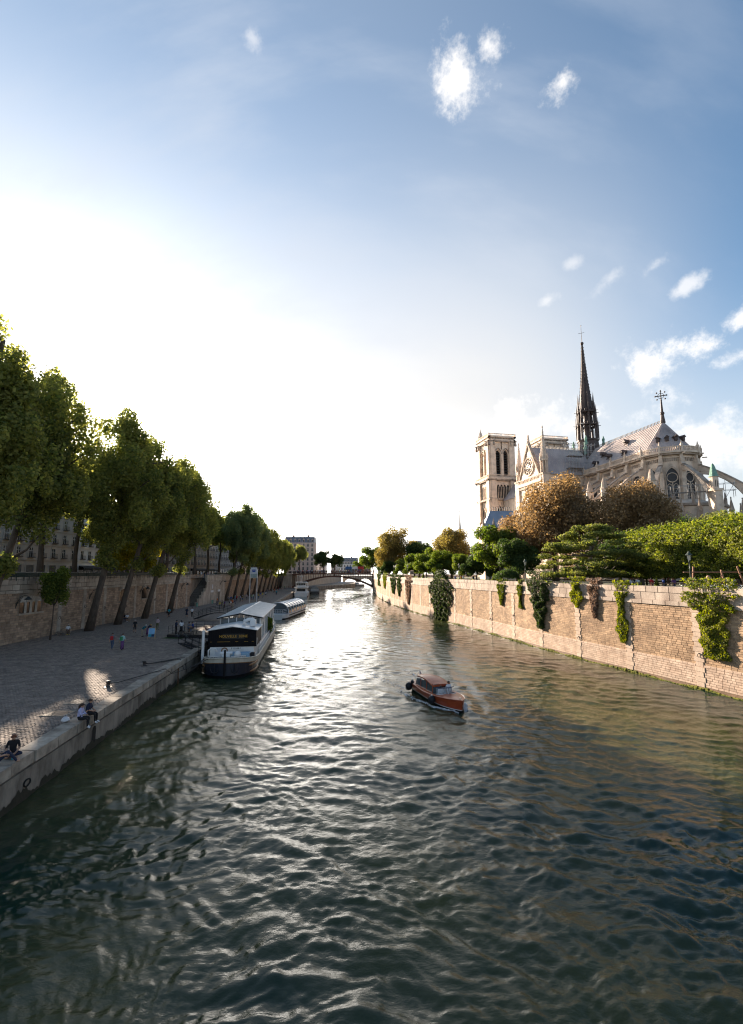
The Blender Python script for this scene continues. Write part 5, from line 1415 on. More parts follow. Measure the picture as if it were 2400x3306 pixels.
big('brown_a', (12.4, 10.6, 10.9), 12.0, 76000, .23, L_brn, 191, 96, .6)
big('brown_b', (11.0, 10.0, 9.8), 10.6, 56000, .22, L_brn, 92, 80, .5)
big('round', (4.6, 4.6, 4.2), 5.0, 22000, .16, L_grn, 93, 32, .25)
big('golden', (11.4, 10.4, 11.0), 12.6, 40000, .24, L_gold, 94, 56, .5)
L_ = []
r_ = random.Random(95)
for z, R_ in ((2.6, 6.0), (3.8, 6.6), (5.0, 6.4), (6.2, 5.4), (7.4, 4.0), (8.4, 2.4)):
    for k in range(int(R_ * 3.0)):
        a, q = r_.uniform(0, 6.283), sqrt(r_.uniform(.05, 1)); L_.append((R_ * q * cos(a), R_ * q * sin(a), z - .55 * q * q + r_.uniform(-.35, .35), r_.uniform(.8, 1.5), r_.uniform(.8, 1.5), r_.uniform(.22, .4)))
tree_proto('cedar', [(0, 0, -.3), (.1, 0, 2), (0, .1, 4.5), (0, 0, 8.2)], .35, L_, 48000, .115, L_ced, M_barkp, 96, 40, .13, .8, .3)
for key, px, y, top, lb, nm, s, lf in (
        ('brown_a', 1786, 95, None, 'largest rust-brown tree hiding the middle of the cathedral', 'chestnut_tree', (1.1, 1.0, 1.02), None),
        ('brown_b', 2056, 84, None, 'rust-brown tree in front of the cathedral apse', 'chestnut_tree', (.95, .9, .98), None),
        ('brown_b', 2160, 92, None, 'dark green tree peeping out right of the rust-brown tree before the apse', 'dark_tree', .72, L_dkg),
        ('brown_b', 2365, 82, None, 'olive-brown tree above the clipped hedge at the right edge', 'olive_tree', .68, L_pop),
        ('round', 1612, 98, None, 'bright green tree at the foot of the near tower', 'green_tree', 1.45, L_grn),
        ('round', 1660, 88, None, 'dark green tree at the left foot of the largest brown tree', 'dark_tree', 1.05, L_dkg),
        ('cedar', 1900, 62, None, 'spreading green tree with layered boughs behind the embankment parapet', 'layered_tree', 1.0, None),
        ('cedar', 1990, 68, None, 'dark green layered tree right of the spreading green one', 'layered_tree', .86, L_dkg),
        ('round', 1375, 140, None, 'low fresh green tree behind the ball of ivy, left one', 'garden_tree', .95, None),
        ('round', 1428, 128, None, 'low green tree just behind the ball of ivy', 'garden_tree', 1.0, None),
        ('round', 1490, 118, None, 'low green tree behind the middle lamp post', 'garden_tree', .85, None),
        ('round', 1535, 112, None, 'low green tree right of the middle lamp post', 'garden_tree', .8, L_dkg),
        ('round', 1335, 158, None, 'low dark green tree beside the golden plane tree', 'garden_tree', 1.05, None),
        ('round', 1575, 110, None, 'low dark tree below the near tower', 'garden_tree', .8, L_dkg),
        ('round', 1300, 196, None, 'low green tree under the golden plane tree', 'garden_tree', 1.0, None),
        ('round', 1258, 206, None, 'low dark green tree at the foot of the golden plane tree', 'garden_tree', .9, L_dkg),
        ('round', 1236, 228, None, 'low green tree just right of the bridge end', 'garden_tree', .95, L_dkg),
        ('golden', 1270, 214, None, 'golden round plane tree rising over the right end of the bridge', 'plane_tree', 1.04, None),
        ('round', 1352, 205, None, 'dark green tree tucked behind the golden plane tree', 'dark_tree', 1.9, L_dkg),
        ('brown_b', 1455, 178, None, 'grey-brown tree between the golden plane and the cathedral tower', 'chestnut_tree', .98, L_gold),
        ('round', 1400, 185, None, 'pale green tree between golden plane and grey-brown tree', 'green_tree', 1.5, L_grn),
        ('round', 1205, 320, None, 'hazy pale green tree beyond the right end of the bridge', 'green_tree', 2.4, L_grn)):
    x = (px - 1200) / 1490 * y; plant(key, (x, y, GZ), lb, (px * .37) % 6.28, s, nm, 'tree', None, lf)
lobes = crown_lobes((-4, 0, 11), (6.2, 6, 6.6), 26, 97, (.3, .42)) + crown_lobes((4.2, 0, 10), (5.6, 5.6, 6.2), 24, 98, (.3, .42))
V, F, R_ = lobes_to_leaves(lobes, 30000, .26, 99)
TREES['twin'] = (np_mesh('crown', V, F, L_dkg, R_), MB().tube([(-3.4, 0, -.3), (-3.6, 0, 5), (-4, 0, 14)], [.5, .4, .15], 8).tube([(3.4, 0, -.3), (3.6, 0, 5), (4.1, 0, 13)], [.5, .4, .15], 8).mesh('trunk', M_bark, True))
plant('twin', ((1064 - 1200) / 1500 * 300, 300, 8), 'round green tree with two trunks just beyond the iron bridge', 0, .98, 'round_tree')
plant('street', (-44, 286, 8), 'green tree before the tall pale corner house past the bridge', 1.0, 1.25, 'street_tree')
plant('street', (-53, 290, 8), 'green tree at the left end of the bridge', 2.0, 1.4, 'street_tree')
plant('round', ((1155 - 1200) / 1500 * 400, 430, 8), 'small hazy tree behind the tour bus', 0, 1.5, 'small_tree')

# clipped limes forming a tall hedge
rng = np.random.default_rng(101); n_ = 15000
fc = rng.choice(5, n_, p=[.27, .27, .16, .16, .14]); a_, b_ = rng.uniform(-1, 1, n_), rng.uniform(-1, 1, n_)
P = np.zeros((n_, 3)); N_ = np.zeros((n_, 3)); hx, hy, hz = 1.9, 2.12, 3.05
for k, (ax, sg) in enumerate(((0, -1), (0, 1), (1, -1), (1, 1), (2, 1))):
    m_ = fc == k; o_ = [i for i in range(3) if i != ax]; h_ = (hx, hy, hz)
    P[m_, ax] = sg * h_[ax]; P[m_, o_[0]] = a_[m_] * h_[o_[0]]; P[m_, o_[1]] = b_[m_] * h_[o_[1]]; N_[m_, ax] = sg
P += N_ * (rng.normal(0, .24, n_) + .22 * np.sin(P[:, 1] * 2.1 + 1) * np.sin(P[:, 2] * 2.3))[:, None]; P[:, 2] += 4.85 + .12 * np.sin(P[:, 1] * 2.2); P[:, 2] += np.where(fc == 4, np.abs(rng.normal(0, .34, n_)), 0)
V, F, R_ = leaf_cloud(P, N_, .13, rng, .45)
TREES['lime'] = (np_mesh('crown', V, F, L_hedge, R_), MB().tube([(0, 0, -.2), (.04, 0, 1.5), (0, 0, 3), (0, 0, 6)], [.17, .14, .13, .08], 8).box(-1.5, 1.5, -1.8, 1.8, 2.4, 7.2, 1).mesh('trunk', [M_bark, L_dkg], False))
for i in range(8):
    y = 41.0 + i * 4.1; plant('lime', (38.9 - i * .08, y, GZ), 'clipped lime tree of the tall hedge, %s from its left end' % ('eighth', 'seventh', 'sixth', 'fifth', 'fourth', 'third', 'second', 'first')[i], pi * (i % 2), (1, 1, .93 + .012 * (i % 3)), 'clipped_lime_tree', 'tree', 'clipped limes forming the hedge', L_dkg if i == 7 else None)


# ---------------------------------------------------------------- ivy and vines hanging over the embankment
def proj(p):
    x, y, z = p[0], p[1], p[2] - EYE; d = y * cos(TH) + z * sin(TH); return 1200 + FPX * x / d, 1653 - FPX * (z * cos(TH) - y * sin(TH)) / d


SS = np.linspace(S0, S1, 4000); PXS = np.array([proj(RW.pt(a, 0, 8.0))[0] for a in SS[::8]])
def s_at(px): return float(np.interp(-px, -PXS, SS[::8]))
def z_at(s_, py): return dp(1200, py, float(RW.at(s_)[1])).z


IVY = [  # px left, right, top y, bottom y, bulge, leaf, shape, label
    (2208, 2380, 1872, 2125, .75, L_ivyy, 'T', 'largest mass of light green creeper hanging over the wall near the right edge'),
    (1982, 2033, 1880, 2074, .35, L_ivyy, 'I', 'narrow light green creeper left of the largest one, hanging low'),
    (1838, 1892, 1866, 1960, .5, L_ivyy, 'I', 'short tuft of creeper beside the dry brown vine near the right'),
    (1900, 1942, 1872, 1995, .35, L_dry, 'V', 'dry brown vine between two green creepers on the near wall'),
    (1705, 1788, 1846, 2028, .95, L_ivyd, 'V', 'big dark ivy bush tapering down the wall'),
    (1672, 1692, 1878, 1963, .3, L_ivy, 'I', 'thin ivy strand just left of the big dark ivy bush'),
    (1606, 1636, 1875, 1953, .3, L_ivy, 'V', 'ivy strand between the ball of ivy and the thin strand'),
    (1390, 1464, 1842, 2003, 1.5, L_ivyd, 'O', 'large round ball of dark ivy reaching down to the water'),
    (1310, 1332, 1858, 1950, .5, L_dry, 'V', 'dry brown vine on the far part of the wall'),
    (1283, 1299, 1858, 1924, .6, L_ivyd, 'I', 'dark ivy left of the far dry vine'),
    (1262, 1283, 1856, 1915, .7, L_ivyd, 'V', 'dark ivy second left of the far dry vine'),
    (1238, 1251, 1852, 1899, .6, L_ivy, 'V', 'ivy strand second from the bridge'),
    (1221, 1232, 1846, 1890, .6, L_ivyd, 'I', 'ivy strand closest to the bridge')]
for i, (xa, xb, ya, yb, bulge, lf, shp, lb) in enumerate(IVY):
    rng = np.random.default_rng(200 + i); sa, sb = s_at(xb), s_at(xa); sm = (sa + sb) / 2; hw = (sb - sa) / 2
    zt, zb = max(z_at(sm, ya), TOPZ(sm) + .1), max(.15, z_at(sm, yb)); h_ = zt - zb
    dist = float(RW.at(sm)[1]); size = .085 + .0007 * dist
    n_ = int(min(26000, 2 * hw * h_ * (1.0 if shp != 'O' else 1.3) * 135 / (size / .1) ** 2 + 1400))
    t_ = rng.random(n_) ** .9; u_ = rng.uniform(-1, 1, n_)
    if shp == 'V': wd = 1 - .80 * t_ ** 1.1
    elif shp == 'I': wd = .75 + .25 * np.sin(t_ * 9 + i) - .35 * t_
    elif shp == 'T': wd = np.where(t_ < .30, 1.0, np.where(t_ < .40, .85, .66 - .22 * t_))
    else: wd = np.where(t_ < .30, np.sqrt(np.clip(1 - (1 - t_ / .30) ** 2, .05, 1)), 1 - .62 * ((t_ - .30) / .70) ** .8)
    wd = wd * (1 + .14 * np.sin(t_ * 23 + 2 * u_) + .1 * np.sin(t_ * 41))
    sh = (-.12 if shp == 'T' else 0) * np.where(t_ > .3, 1, 0) * hw
    A = sm + sh + u_ * hw * wd; Z_ = zt - t_ * h_ - (.25 * hw * np.abs(u_) ** 2 if shp == 'O' else 0)
    lump = .6 + .4 * np.sin(A * 3.1 + 1.7 * np.sin(Z_ * 2.2)) * np.sin(Z_ * 2.9 + i)
    D = .16 + bulge * np.sqrt(np.clip(1 - u_ ** 2, 0, 1)) * (1 - .55 * t_) * lump * np.sqrt(rng.random(n_)) ** .5
    top = t_ < .16; D = np.where(top, rng.uniform(-.9, 1, n_) * np.abs(D) - .1, D)
    x, y, tx, ty, nx, ny = RW.at(A); P = np.stack([x + nx * D, y + ny * D, Z_ + np.where(top, .18, 0)], 1)
    root = RW.pt(sm, .1, zb); P -= np.array(root)
    V, F, R_ = leaf_cloud(P, np.stack([nx, ny, .5 + 0 * nx], 1), size, rng, .5)
    t = empty('ivy_clump' if lf is not L_dry else 'dry_vine', root, 0, lb, 'ivy' if lf is not L_dry else 'vine', 'creepers hanging over the embankment wall')
    link('foliage', np_mesh('foliage', V, F, lf, R_), t)
    mb = MB(); r_ = random.Random(i)
    for k in range(5):
        u = r_.uniform(-.5, .5) * hw; mb.tube([Vector(RW.pt(sm + u, -.3, zt - .3)) - Vector(root), Vector(RW.pt(sm + u, .2, zt - .6)) - Vector(root), Vector(RW.pt(sm + u * .6, .14, zb + h_ * .3)) - Vector(root)], [.03, .03, .012], 5)
    mb.build('stem', M_bark, t)

# low planting along the parapet and the beds behind it
rng = np.random.default_rng(300); n_ = 26000
A = S0 + 30 + (RW.s_of_y(150) - S0 - 30) * rng.random(n_) ** 1.4; dep = rng.uniform(.7, 4.5, n_)
hgt = np.clip(.55 + .5 * np.sin(A * .9 + dep) * np.sin(A * .37 + 1) + .3 * np.sin(A * 2.3), .08, 1.3)
x, y, tx, ty, nx, ny = RW.at(A); P = np.stack([x - nx * dep, y - ny * dep, GZ + hgt * rng.random(n_) ** .6], 1)
V, F, R_ = leaf_cloud(P, np.broadcast_to(np.array([0, 0, 1.]), (n_, 3)), .10, rng, .4)
o = link('garden_planting', np_mesh('garden_planting', V, F, L_hedge, R_)); tag(o, 'low green planting behind the embankment parapet', 'planting', None, 'stuff')
rng = np.random.default_rng(301); P = np.stack([rng.uniform(29.5, 33.5, 420), rng.uniform(39.5, 46, 420), rng.uniform(GZ + .7, GZ + 1.25, 420)], 1)
V, F, R_ = leaf_cloud(P, np.broadcast_to(np.array([-.5, -.5, .5]), (420, 3)), .07, rng, .7)
o = link('white_flowers', np_mesh('white_flowers', V, F, M('white_petal', (.7, .7, .6), .7), R_)); tag(o, 'scattered white flower heads in the bed under the hedge', 'flowers', None, 'stuff')
# clipped cones and a small weeping tree
lobes = [(0, 0, .15 + .16 * k, .48 - .042 * k, .48 - .042 * k, .16) for k in range(11)]
V, F, R_ = lobes_to_leaves(lobes, 3500, .06, 302, .9, .05); TREES['cone'] = (np_mesh('crown', V, F, L_hedge, R_), MB().tube([(0, 0, -.1), (0, 0, 1)], .05, 6).mesh('trunk', M_bark))
for px, y, s, lb in ((2118, 50, .95, 'small clipped cone bush left of the near lamp post'), (1594, 84, 1.2, 'clipped cone bush left of the umbrella-shaped tree'), (1367, 122, 1.3, 'clipped cone bush left of the ball of ivy'), (2003, 58, .9, 'clipped cone bush under the spreading layered tree')):
    plant('cone', ((px - 1200) / 1512 * y, y, GZ), lb, 0, s, 'cone_bush', 'bush')
lobes = [(1.7 * cos(a) * q, 1.7 * sin(a) * q, 2.3 - .9 * q * q, .5, .5, .35) for a, q in ((k * 2.4, sqrt((k + .5) / 40)) for k in range(40))]
V, F, R_ = lobes_to_leaves(lobes, 5000, .085, 303); TREES['umb'] = (np_mesh('crown', V, F, L_dkg, R_), MB().tube([(0, 0, -.1), (.05, 0, 1), (0, 0, 2.2)], [.08, .07, .05], 6).mesh('trunk', M_bark))
plant('umb', ((1637 - 1200) / 1508 * 76, 76, GZ), 'small umbrella-shaped weeping tree behind the parapet', 0, 1.1, 'weeping_tree')

# ---------------------------------------------------------------- boats
def text_mesh(txt, size, mat, depth=.01):
    """Lettering as a flat mesh lying in x (along) and z (up), centred, facing -y."""
    cu = bpy.data.curves.new('lettering', 'FONT'); cu.body = txt; cu.size = size; cu.align_x = 'CENTER'; cu.align_y = 'CENTER'; cu.extrude = depth; cu.resolution_u = 2
    ob = bpy.data.objects.new('lettering_tmp', cu); COL.objects.link(ob); bpy.context.view_layer.update()
    me = bpy.data.meshes.new_from_object(ob.evaluated_get(bpy.context.evaluated_depsgraph_get()))
    bpy.data.objects.remove(ob); me.name = 'lettering'; me.transform(Matrix.Rotation(pi / 2, 4, 'X')); me.materials.clear(); me.materials.append(mat)
    return me


def loft(sections, mis, closed=False):
    """Skin between equal-length rows of points; mis: one material index per strip."""
    mb = MB(); n = len(sections[0])
    for i in range(len(sections) - 1):
        for k in range(n - 1): mb.add([sections[i][k], sections[i][k + 1], sections[i + 1][k + 1], sections[i + 1][k]], [(0, 1, 2, 3)], mis[k])
    return mb


M_mah = M('varnished_mahogany', (.38, .070, .022), .28, (.26, .042, .014), 3, spec=.4, coat=.25, stretch=(.6, .6, 4))
M_mahl = M('deck_mahogany', (.48, .115, .04), .36, (.36, .08, .028), 3, spec=.35, coat=.1)
M_bwhite = M('boat_white', (.72, .71, .69), .4, (.60, .59, .57), 1.0)
M_bblack = M('boat_black', (.010, .010, .012), .6, spec=.15)
M_navy = M('bow_navy', (.012, .016, .030), .35, (.02, .022, .03), 2)
M_cream = M('hull_cream', (.52, .47, .38), .55, (.36, .31, .24), 1.2, stretch=(1, 1, .3))
M_wood = M('rub_rail_wood', (.30, .16, .07), .6, (.2, .10, .045), 5)
M_clear = M('boat_glass', (.10, .12, .13), .06, (.07, .085, .09), .6, spec=.7)
M_rubber = M('fender_rubber', (.012, .012, .016), .6)
M_seat = M('white_leather', (.6, .58, .55), .6)
bx, by, dx, dy = BOAT
BS = .90
mbr = empty('wooden_motorboat', (bx - dx * 4.0 * BS, by - dy * 4.0 * BS, .06), atan2(dy, dx), 'varnished wooden motorboat with cabin and windscreen cruising on the river', 'boat')
mbr.scale = (BS, BS, .95)
hb = lambda x: 1.22 * (1 - max(0, (x + .6) / 4.75) ** 3.4) * (1 - .16 * max(0, (-x - .6) / 3.5)) if x < 4.1 else .02
gz_ = lambda x: .66 + .05 * max(0, x + .5) + .02 * max(0, -x - 2)
xs_ = list(np.linspace(-4.1, 4.0, 22)) + [4.12]
for s_ in (-1, 1):
    secs = []
    for x in xs_:
        b = max(hb(x), .015); g = gz_(x); rk = .18 * max(0, x - 2.6)
        secs.append([(x - rk, 0, -.4), (x - rk * .8, s_ * b * .74, -.12), (x - rk * .5, s_ * b * .86, .13), (x - rk * .45, s_ * b * .872, .18), (x - rk * .2, s_ * b * .95, g * .62), (x, s_ * b, g)])
    if s_ > 0: secs = [q[::-1] for q in secs]
    loft(secs, [0, 0, 1, 2, 2] if s_ < 0 else [2, 2, 1, 0, 0]).build('hull_side', [M_bblack, M_bwhite, M_mah], mbr, True)
mb = MB(); x = -4.1; b = hb(x); mb.add([(x, -b * .74, -.12), (x, b * .74, -.12), (x, b, gz_(x)), (x, -b, gz_(x))], [(0, 3, 2, 1)]); mb.build('transom', M_mah, mbr)
def deck(x0, x1, n=8, w=lambda x: 1.0, inner=None, crown=.07):
    secs = []
    for x in np.linspace(x0, x1, n):
        b = max(hb(x), .015) + .015; g = gz_(x) + .012; i = inner if inner else 0
        secs.append([(x, b * t, g + crown * (1 - t * t) * min(1, b)) for t in np.linspace(-1, 1, 9)])
    return loft(secs, [0] * 8)
deck(1.55, 4.1, 12).build('foredeck', M_mahl, mbr, True); deck(-4.1, -3.0, 4).build('aft_deck', M_mahl, mbr, True)
for s_ in (-1, 1):
    secs = [[(x, s_ * (hb(x) + .015), gz_(x) + .012), (x, s_ * (hb(x) - .26), gz_(x) + .03)] for x in np.linspace(-3.0, 1.6, 10)]
    if s_ > 0: secs = [q[::-1] for q in secs]
    loft(secs, [0]).build('side_deck', M_mahl, mbr)
    MB().tube([(x, s_ * (hb(x) + .03), gz_(x)) for x in np.linspace(-4.1, 4.05, 20)], .03, 5).build('rub_rail', M_mah, mbr)
MB().box(-3.0, 1.6, -.85, .85, .05, .12).build('cockpit_floor', M_wood, mbr)
for k, (x0, x1, z1) in enumerate(((-3.0, -2.2, .55), (.35, .75, .6))): MB().cbox(x0, x1, -.75, .75, .12, z1, .05).cbox(x0 - .12, x0, -.75, .75, .12, z1 + .45, .04).build('bench_seat', M_seat, mbr)
secs = []                                                         # cabin roof, crowned both ways
for x in np.linspace(-3.25, .55, 10):
    t = (x + 3.25) / 3.8; zz = 1.30 + .24 * sin(pi * min(1, t * .9 + .12)); ww = .86 - .16 * (1 - t) ** 2
    secs.append([(x, -ww * 1.0, zz - .10)] + [(x, ww * q, zz + .10 * (1 - q * q)) for q in np.linspace(-1, 1, 7)] + [(x, ww, zz - .10)])
cabin = loft(secs, [0] * 8).build('cabin_roof', M_mahl, mbr, True)
MB().add(secs[0] + [], [tuple(range(9))]).add(secs[-1], [tuple(range(8, -1, -1))]).build('roof_end', M_mah, cabin)
for s_ in (-1, 1):
    for k in range(3):
        x0, x1 = -3.15 + k * 1.2, -1.99 + k * 1.2
        MB().add([(x0, s_ * .86, gz_(x0) + .05), (x1, s_ * .88, gz_(x1) + .05), (x1, s_ * .82, 1.38), (x0, s_ * .78 if k else s_ * .72, 1.34 if k else 1.20)], [(0, 1, 2, 3)]).build('side_window', M_clear, mbr)
        MB().tube([(x1 + .02, s_ * .885, gz_(x1)), (x1 + .02, s_ * .83, 1.42)], .035, 5).build('window_post', M_mah, mbr)
    MB().tube([(-3.2, s_ * .88, gz_(-3) + .03), (.5, s_ * .9, gz_(.5) + .03)], .03, 5).build('window_sill', M_mah, mbr)
MB().add([(.5, -.84, gz_(.5)), (.5, -.30, gz_(.5)), (.52, -.30, 1.42), (.52, -.8, 1.38)], [(0, 1, 2, 3)]).build('front_window', M_clear, mbr)
ws = [(1.72 - .42 * abs(q) ** 2.2, .92 * q, 0) for q in np.linspace(-1, 1, 13)]
mb = MB()
for p, q in zip(ws[:-1], ws[1:]): mb.quad((p[0], p[1], gz_(1.6) + .06), (q[0], q[1], gz_(1.6) + .06), (q[0] - .22, q[1] * .93, gz_(1.6) + .50), (p[0] - .22, p[1] * .93, gz_(1.6) + .50))
wsn = mb.build('windscreen', M('clear_screen', (.42, .46, .48), .05, spec=.6, alpha=.35), mbr)
MB().tube([(p[0] - .22, p[1] * .93, gz_(1.6) + .51) for p in ws], .035, 6).build('screen_top', M('blue_binding', (.02, .04, .10), .4), wsn)
MB().tube([(p[0], p[1], gz_(1.6) + .05) for p in ws], .03, 6).tube([(ws[6][0], 0, gz_(1.6) + .05), (ws[6][0] - .22, 0, gz_(1.6) + .5)], .02, 5).build('screen_frame', M_bwhite, wsn)
MB().tube([(1.35, .35 + .16 * cos(a), 1.12 + .16 * sin(a)) for a in np.linspace(0, 2 * pi, 13)], .018, 5).build('steering_wheel', M_rubber, mbr)
MB().lathe([(0, .10), (.03, .10), (.05, 0)], 8, (3.7, 0, gz_(3.7) + .05)).box(3.55, 3.85, -.03, .03, gz_(3.7) + .1, gz_(3.7) + .14).build('bow_cleat', M('chrome', (.6, .6, .6), .2, metal=1), mbr)
fs = MB().tube([(-4.05, 0, gz_(-4)), (-4.25, 0, gz_(-4) + .85)], .018, 5).build('flag_staff', M_bwhite, mbr)
mb = MB()
for k, m_ in enumerate((0, 1, 2)): mb.add([(-4.18 - .02 * k, .01 + .05 * k, 1.62 - .05 * k), (-4.20 - .02 * k, .08 + .06 * k, 1.30), (-4.24, .16 + .06 * k, 1.25), (-4.22, .07 + .05 * k, 1.58 - .05 * k)], [(0, 1, 2, 3)], k)
mb.build('flag', [M('flag_blue', (.015, .03, .15), .8), M('flag_white', (.6, .6, .6), .8), M('flag_red', (.4, .02, .02), .8)], fs)
R_b = Matrix.Translation(mbr.location) @ Matrix.Rotation(atan2(dy, dx), 4, 'Z') @ Matrix.Diagonal((BS, BS, .95, 1))
for x, z, r_, lb in ((-3.7, .42, .30, 'black round fender hanging at the stern of the motorboat'), (1.35, .45, .28, 'black round fender hanging amidships on the motorboat'), (-3.1, .9, .15, 'small dark fender on the aft deck edge of the motorboat')):
    t = empty('boat_fender', R_b @ Vector((x, -hb(x) - r_ * .85, z)), 0, lb, 'fender'); MB().ball((0, 0, 0), (r_, r_, r_ * 1.08), 12).build('ball', M_rubber, t, True)
    MB().tube([(0, 0, r_), (.02, .1, gz_(x) - z + .06)], .015, 5).lathe([(.06, r_ - .02), (.05, r_ + .06)], 6).build('lanyard', M_bwhite, t)
# churned foam along the hull
rng = np.random.default_rng(401); n_ = 5200
lx = np.where(rng.random(n_) < .55, rng.uniform(1.6, 3.9, n_), rng.uniform(-13, 1.6, n_)); sd = rng.choice([-1, 1], n_); bk = np.clip(3.4 - lx, 0, 20)
yb = np.array([max(hb(min(3.9, max(-4.0, q))), .1) for q in lx]) * .86 * (lx > -4.2) + .10 + np.abs(rng.normal(0, .20, n_)) * (.4 + .16 * bk) + .12 * bk * (lx < 2.5)
k_ = rng.random(n_) < np.where(lx > 1.2, 1, .55 * np.exp(-bk / 9)); lx, sd, yb = lx[k_] * BS, sd[k_], yb[k_] * BS
wx = mbr.location.x + lx * dx - sd * yb * dy; wy = mbr.location.y + lx * dy + sd * yb * dx
P = np.stack([wx, wy, water_height(wx, wy) + .012 + np.abs(rng.normal(0, .022, len(wx)))], 1) - np.array([*mbr.location[:2], 0])
V, F, R_ = leaf_cloud(P, np.broadcast_to(np.array([0, 0, 1.]), P.shape), .075, rng, .8)
o = link('bow_foam', np_mesh('bow_foam', V, F, M('foam', (.75, .76, .76), .9), R_), None, (*mbr.location[:2], 0)); tag(o, 'white foam breaking from the bow of the motorboat', 'foam', None, 'stuff')

# ---- the moored barge
bg = empty('moored_barge', (gp(725, 2195, 0).x, 45.3, 0), atan2(-.99, .13), 'long cream barge with black deckhouse and yellow lettering moored at the quay', 'barge')
LB, HB = 34.0, 2.55
bw = lambda d: HB * (1 - (1 - min(1, d / 4.2)) ** 2.7) ** .5 if d < 4.2 else (HB if d < LB - 5 else HB * (1 - .75 * ((d - LB + 5) / 5) ** 2.4))
gz2 = lambda d: 1.35 + .62 * max(0, 1 - d / 6.5) ** 1.6 + .25 * max(0, (d - LB + 6) / 6) ** 2
ds = [0, .02, .1, .25, .5, .9, 1.4, 2.0, 2.8, 3.8, 5, 7, 10, 14, 18, 22, 26, 29, 31, 33, 34]
for s_ in (-1, 1):
    secs = []
    for d in ds:
        b = max(bw(d), .02); g = gz2(d)
        secs.append([(-d - .35, s_ * b * .92, -.5), (-d - .12, s_ * b * .97, .22), (-d - .06, s_ * b * .985, .34), (-d - .03, s_ * b * .992, g - .48), (-d, s_ * b, g - .40), (-d, s_ * b, g)])
    if s_ > 0: secs = [q[::-1] for q in secs]
    n5 = 5; mb = MB()
    for i in range(len(secs) - 1):
        for k in range(n5):
            kk = k if s_ < 0 else n5 - 1 - k; d = ds[i]
            mi = (0, 0, 2 if d < 3.0 else 1, 3, 1)[kk]
            if kk == 3 and d >= 6: mi = 1
            mb.add([secs[i][k], secs[i][k + 1], secs[i + 1][k + 1], secs[i + 1][k]], [(0, 1, 2, 3)], mi)
    mb.build('hull_side', [M_bblack, M_cream, M_navy, M_wood], bg, True)
    for z0, d0, d1 in ((1.05, 1.3, 4.4), (.45, 1.5, 4.8)):
        MB().tube([(-d + .02, s_ * (bw(d) + .03), z0) for d in np.linspace(d0, d1, 8)], [.02] + [.11] * 6 + [.02], 6).build('strake', M_wood, bg)
secs = [[(-d, -max(bw(d), .02) + .06, gz2(d) - .12), (-d, 0, gz2(d) + .02), (-d, max(bw(d), .02) - .06, gz2(d) - .12)] for d in ds]
loft(secs, [0, 0]).build('deck', M_cream, bg)
MB().tube([(-d, -bw(d), gz2(d)) for d in ds[::-1]] + [(-d, bw(d), gz2(d)) for d in ds], .07, 6).build('gunwale', M_cream, bg)
MB().tube([(.06, 0, .3), (.08, 0, 1.0), (.10, 0, 2.75)], [.1, .12, .10], 6).build('stem_post', M_bblack, bg)
for s_ in (-1, 1):                                                # anchors hanging on the bow
    a = MB(); y = s_ * .95; x = -.03 - .22 * .95
    a.tube([(x + .16, y, 1.45), (x + .18, y, .75)], .05, 6); a.tube([(x + .14, y - .38, 1.1), (x + .2, y - .25, .72), (x + .22, y, .62), (x + .2, y + .25, .72), (x + .14, y + .38, 1.1)], [.02, .06, .07, .06, .02], 6); a.build('anchor', M_rubber, bg)
# low cabin front, deckhouse and lettering
XF = -4.0
MB().box(XF - 4.6, XF - .06, -2.2, 2.2, 1.2, 2.42).build('cabin', M_bwhite, bg)
MB().box(XF - .059, XF - .02, -1.7, -.95, 1.5, 2.35).build('cabin_door', M('pale_door', (.60, .60, .62), .5), bg)
MB().tube([(XF - .02, -.75 + .28 * cos(t), 2.05 + .28 * sin(t)) for t in np.linspace(0, 2 * pi, 17)], .06, 6).build('porthole_ring', M_wood, bg)
hs = MB(); prof = [(-2.42, 2.43), (2.42, 2.43), (2.42, 4.05), (0, 4.42), (-2.42, 4.05)]
hs.prism(prof, XF - 5.2, XF, 'x'); house = hs.build('deckhouse', M_bblack, bg)
pl = MB()
for k in range(22): y = -2.42 + k * .22; pl.box(XF + .001, XF + .012, y + .005, y + .205, 2.45, 4.05 + .35 * (1 - abs(y + .11) / 2.42) - .02)
pl.build('cladding_boards', M('black_board', (.010, .009, .010), .75, rnd=.3, spec=.1), house)
MB().prism([(-2.55, 4.06), (0, 4.45), (2.55, 4.06), (2.55, 4.12), (0, 4.52), (-2.55, 4.12)], XF - 5.2, XF + .12, 'x').build('deckhouse_roof', M_bwhite, house)
M_yel = M('yellow_lettering', (.55, .30, .03), .5)
def letter(txt, size, mat, x, y, z, parent, name='lettering', tilt=0):
    o = link(name, text_mesh(txt, size, mat), parent, (x, y, z)); o.rotation_euler = (tilt, 0, pi / 2); return o
MB().box(XF + .013, XF + .03, -1.0, 1.22, 3.22, 3.74).build('sign_board', M('sign_black', (.02, .018, .016), .5), house)
letter('NOUVELLE  SEINE', .36, M_yel, XF + .05, .11, 3.48, house, 'sign_lettering')
for y0, y1 in ((-2.2, -2.0), (-1.5, -.2), (.3, .6), (1.2, 1.6), (1.95, 2.2)): MB().box(XF + .013, XF + .02, y0, y1, 2.93, 2.955).build('gold_line', M_yel, house)
MB().box(XF - .02, XF + .0, -.25, 1.05, 2.12, 2.40).build('number_plate', M_bwhite, bg); letter('P 15558 F', .24, M_bblack, XF + .012, .4, 2.26, bg, 'number_lettering')
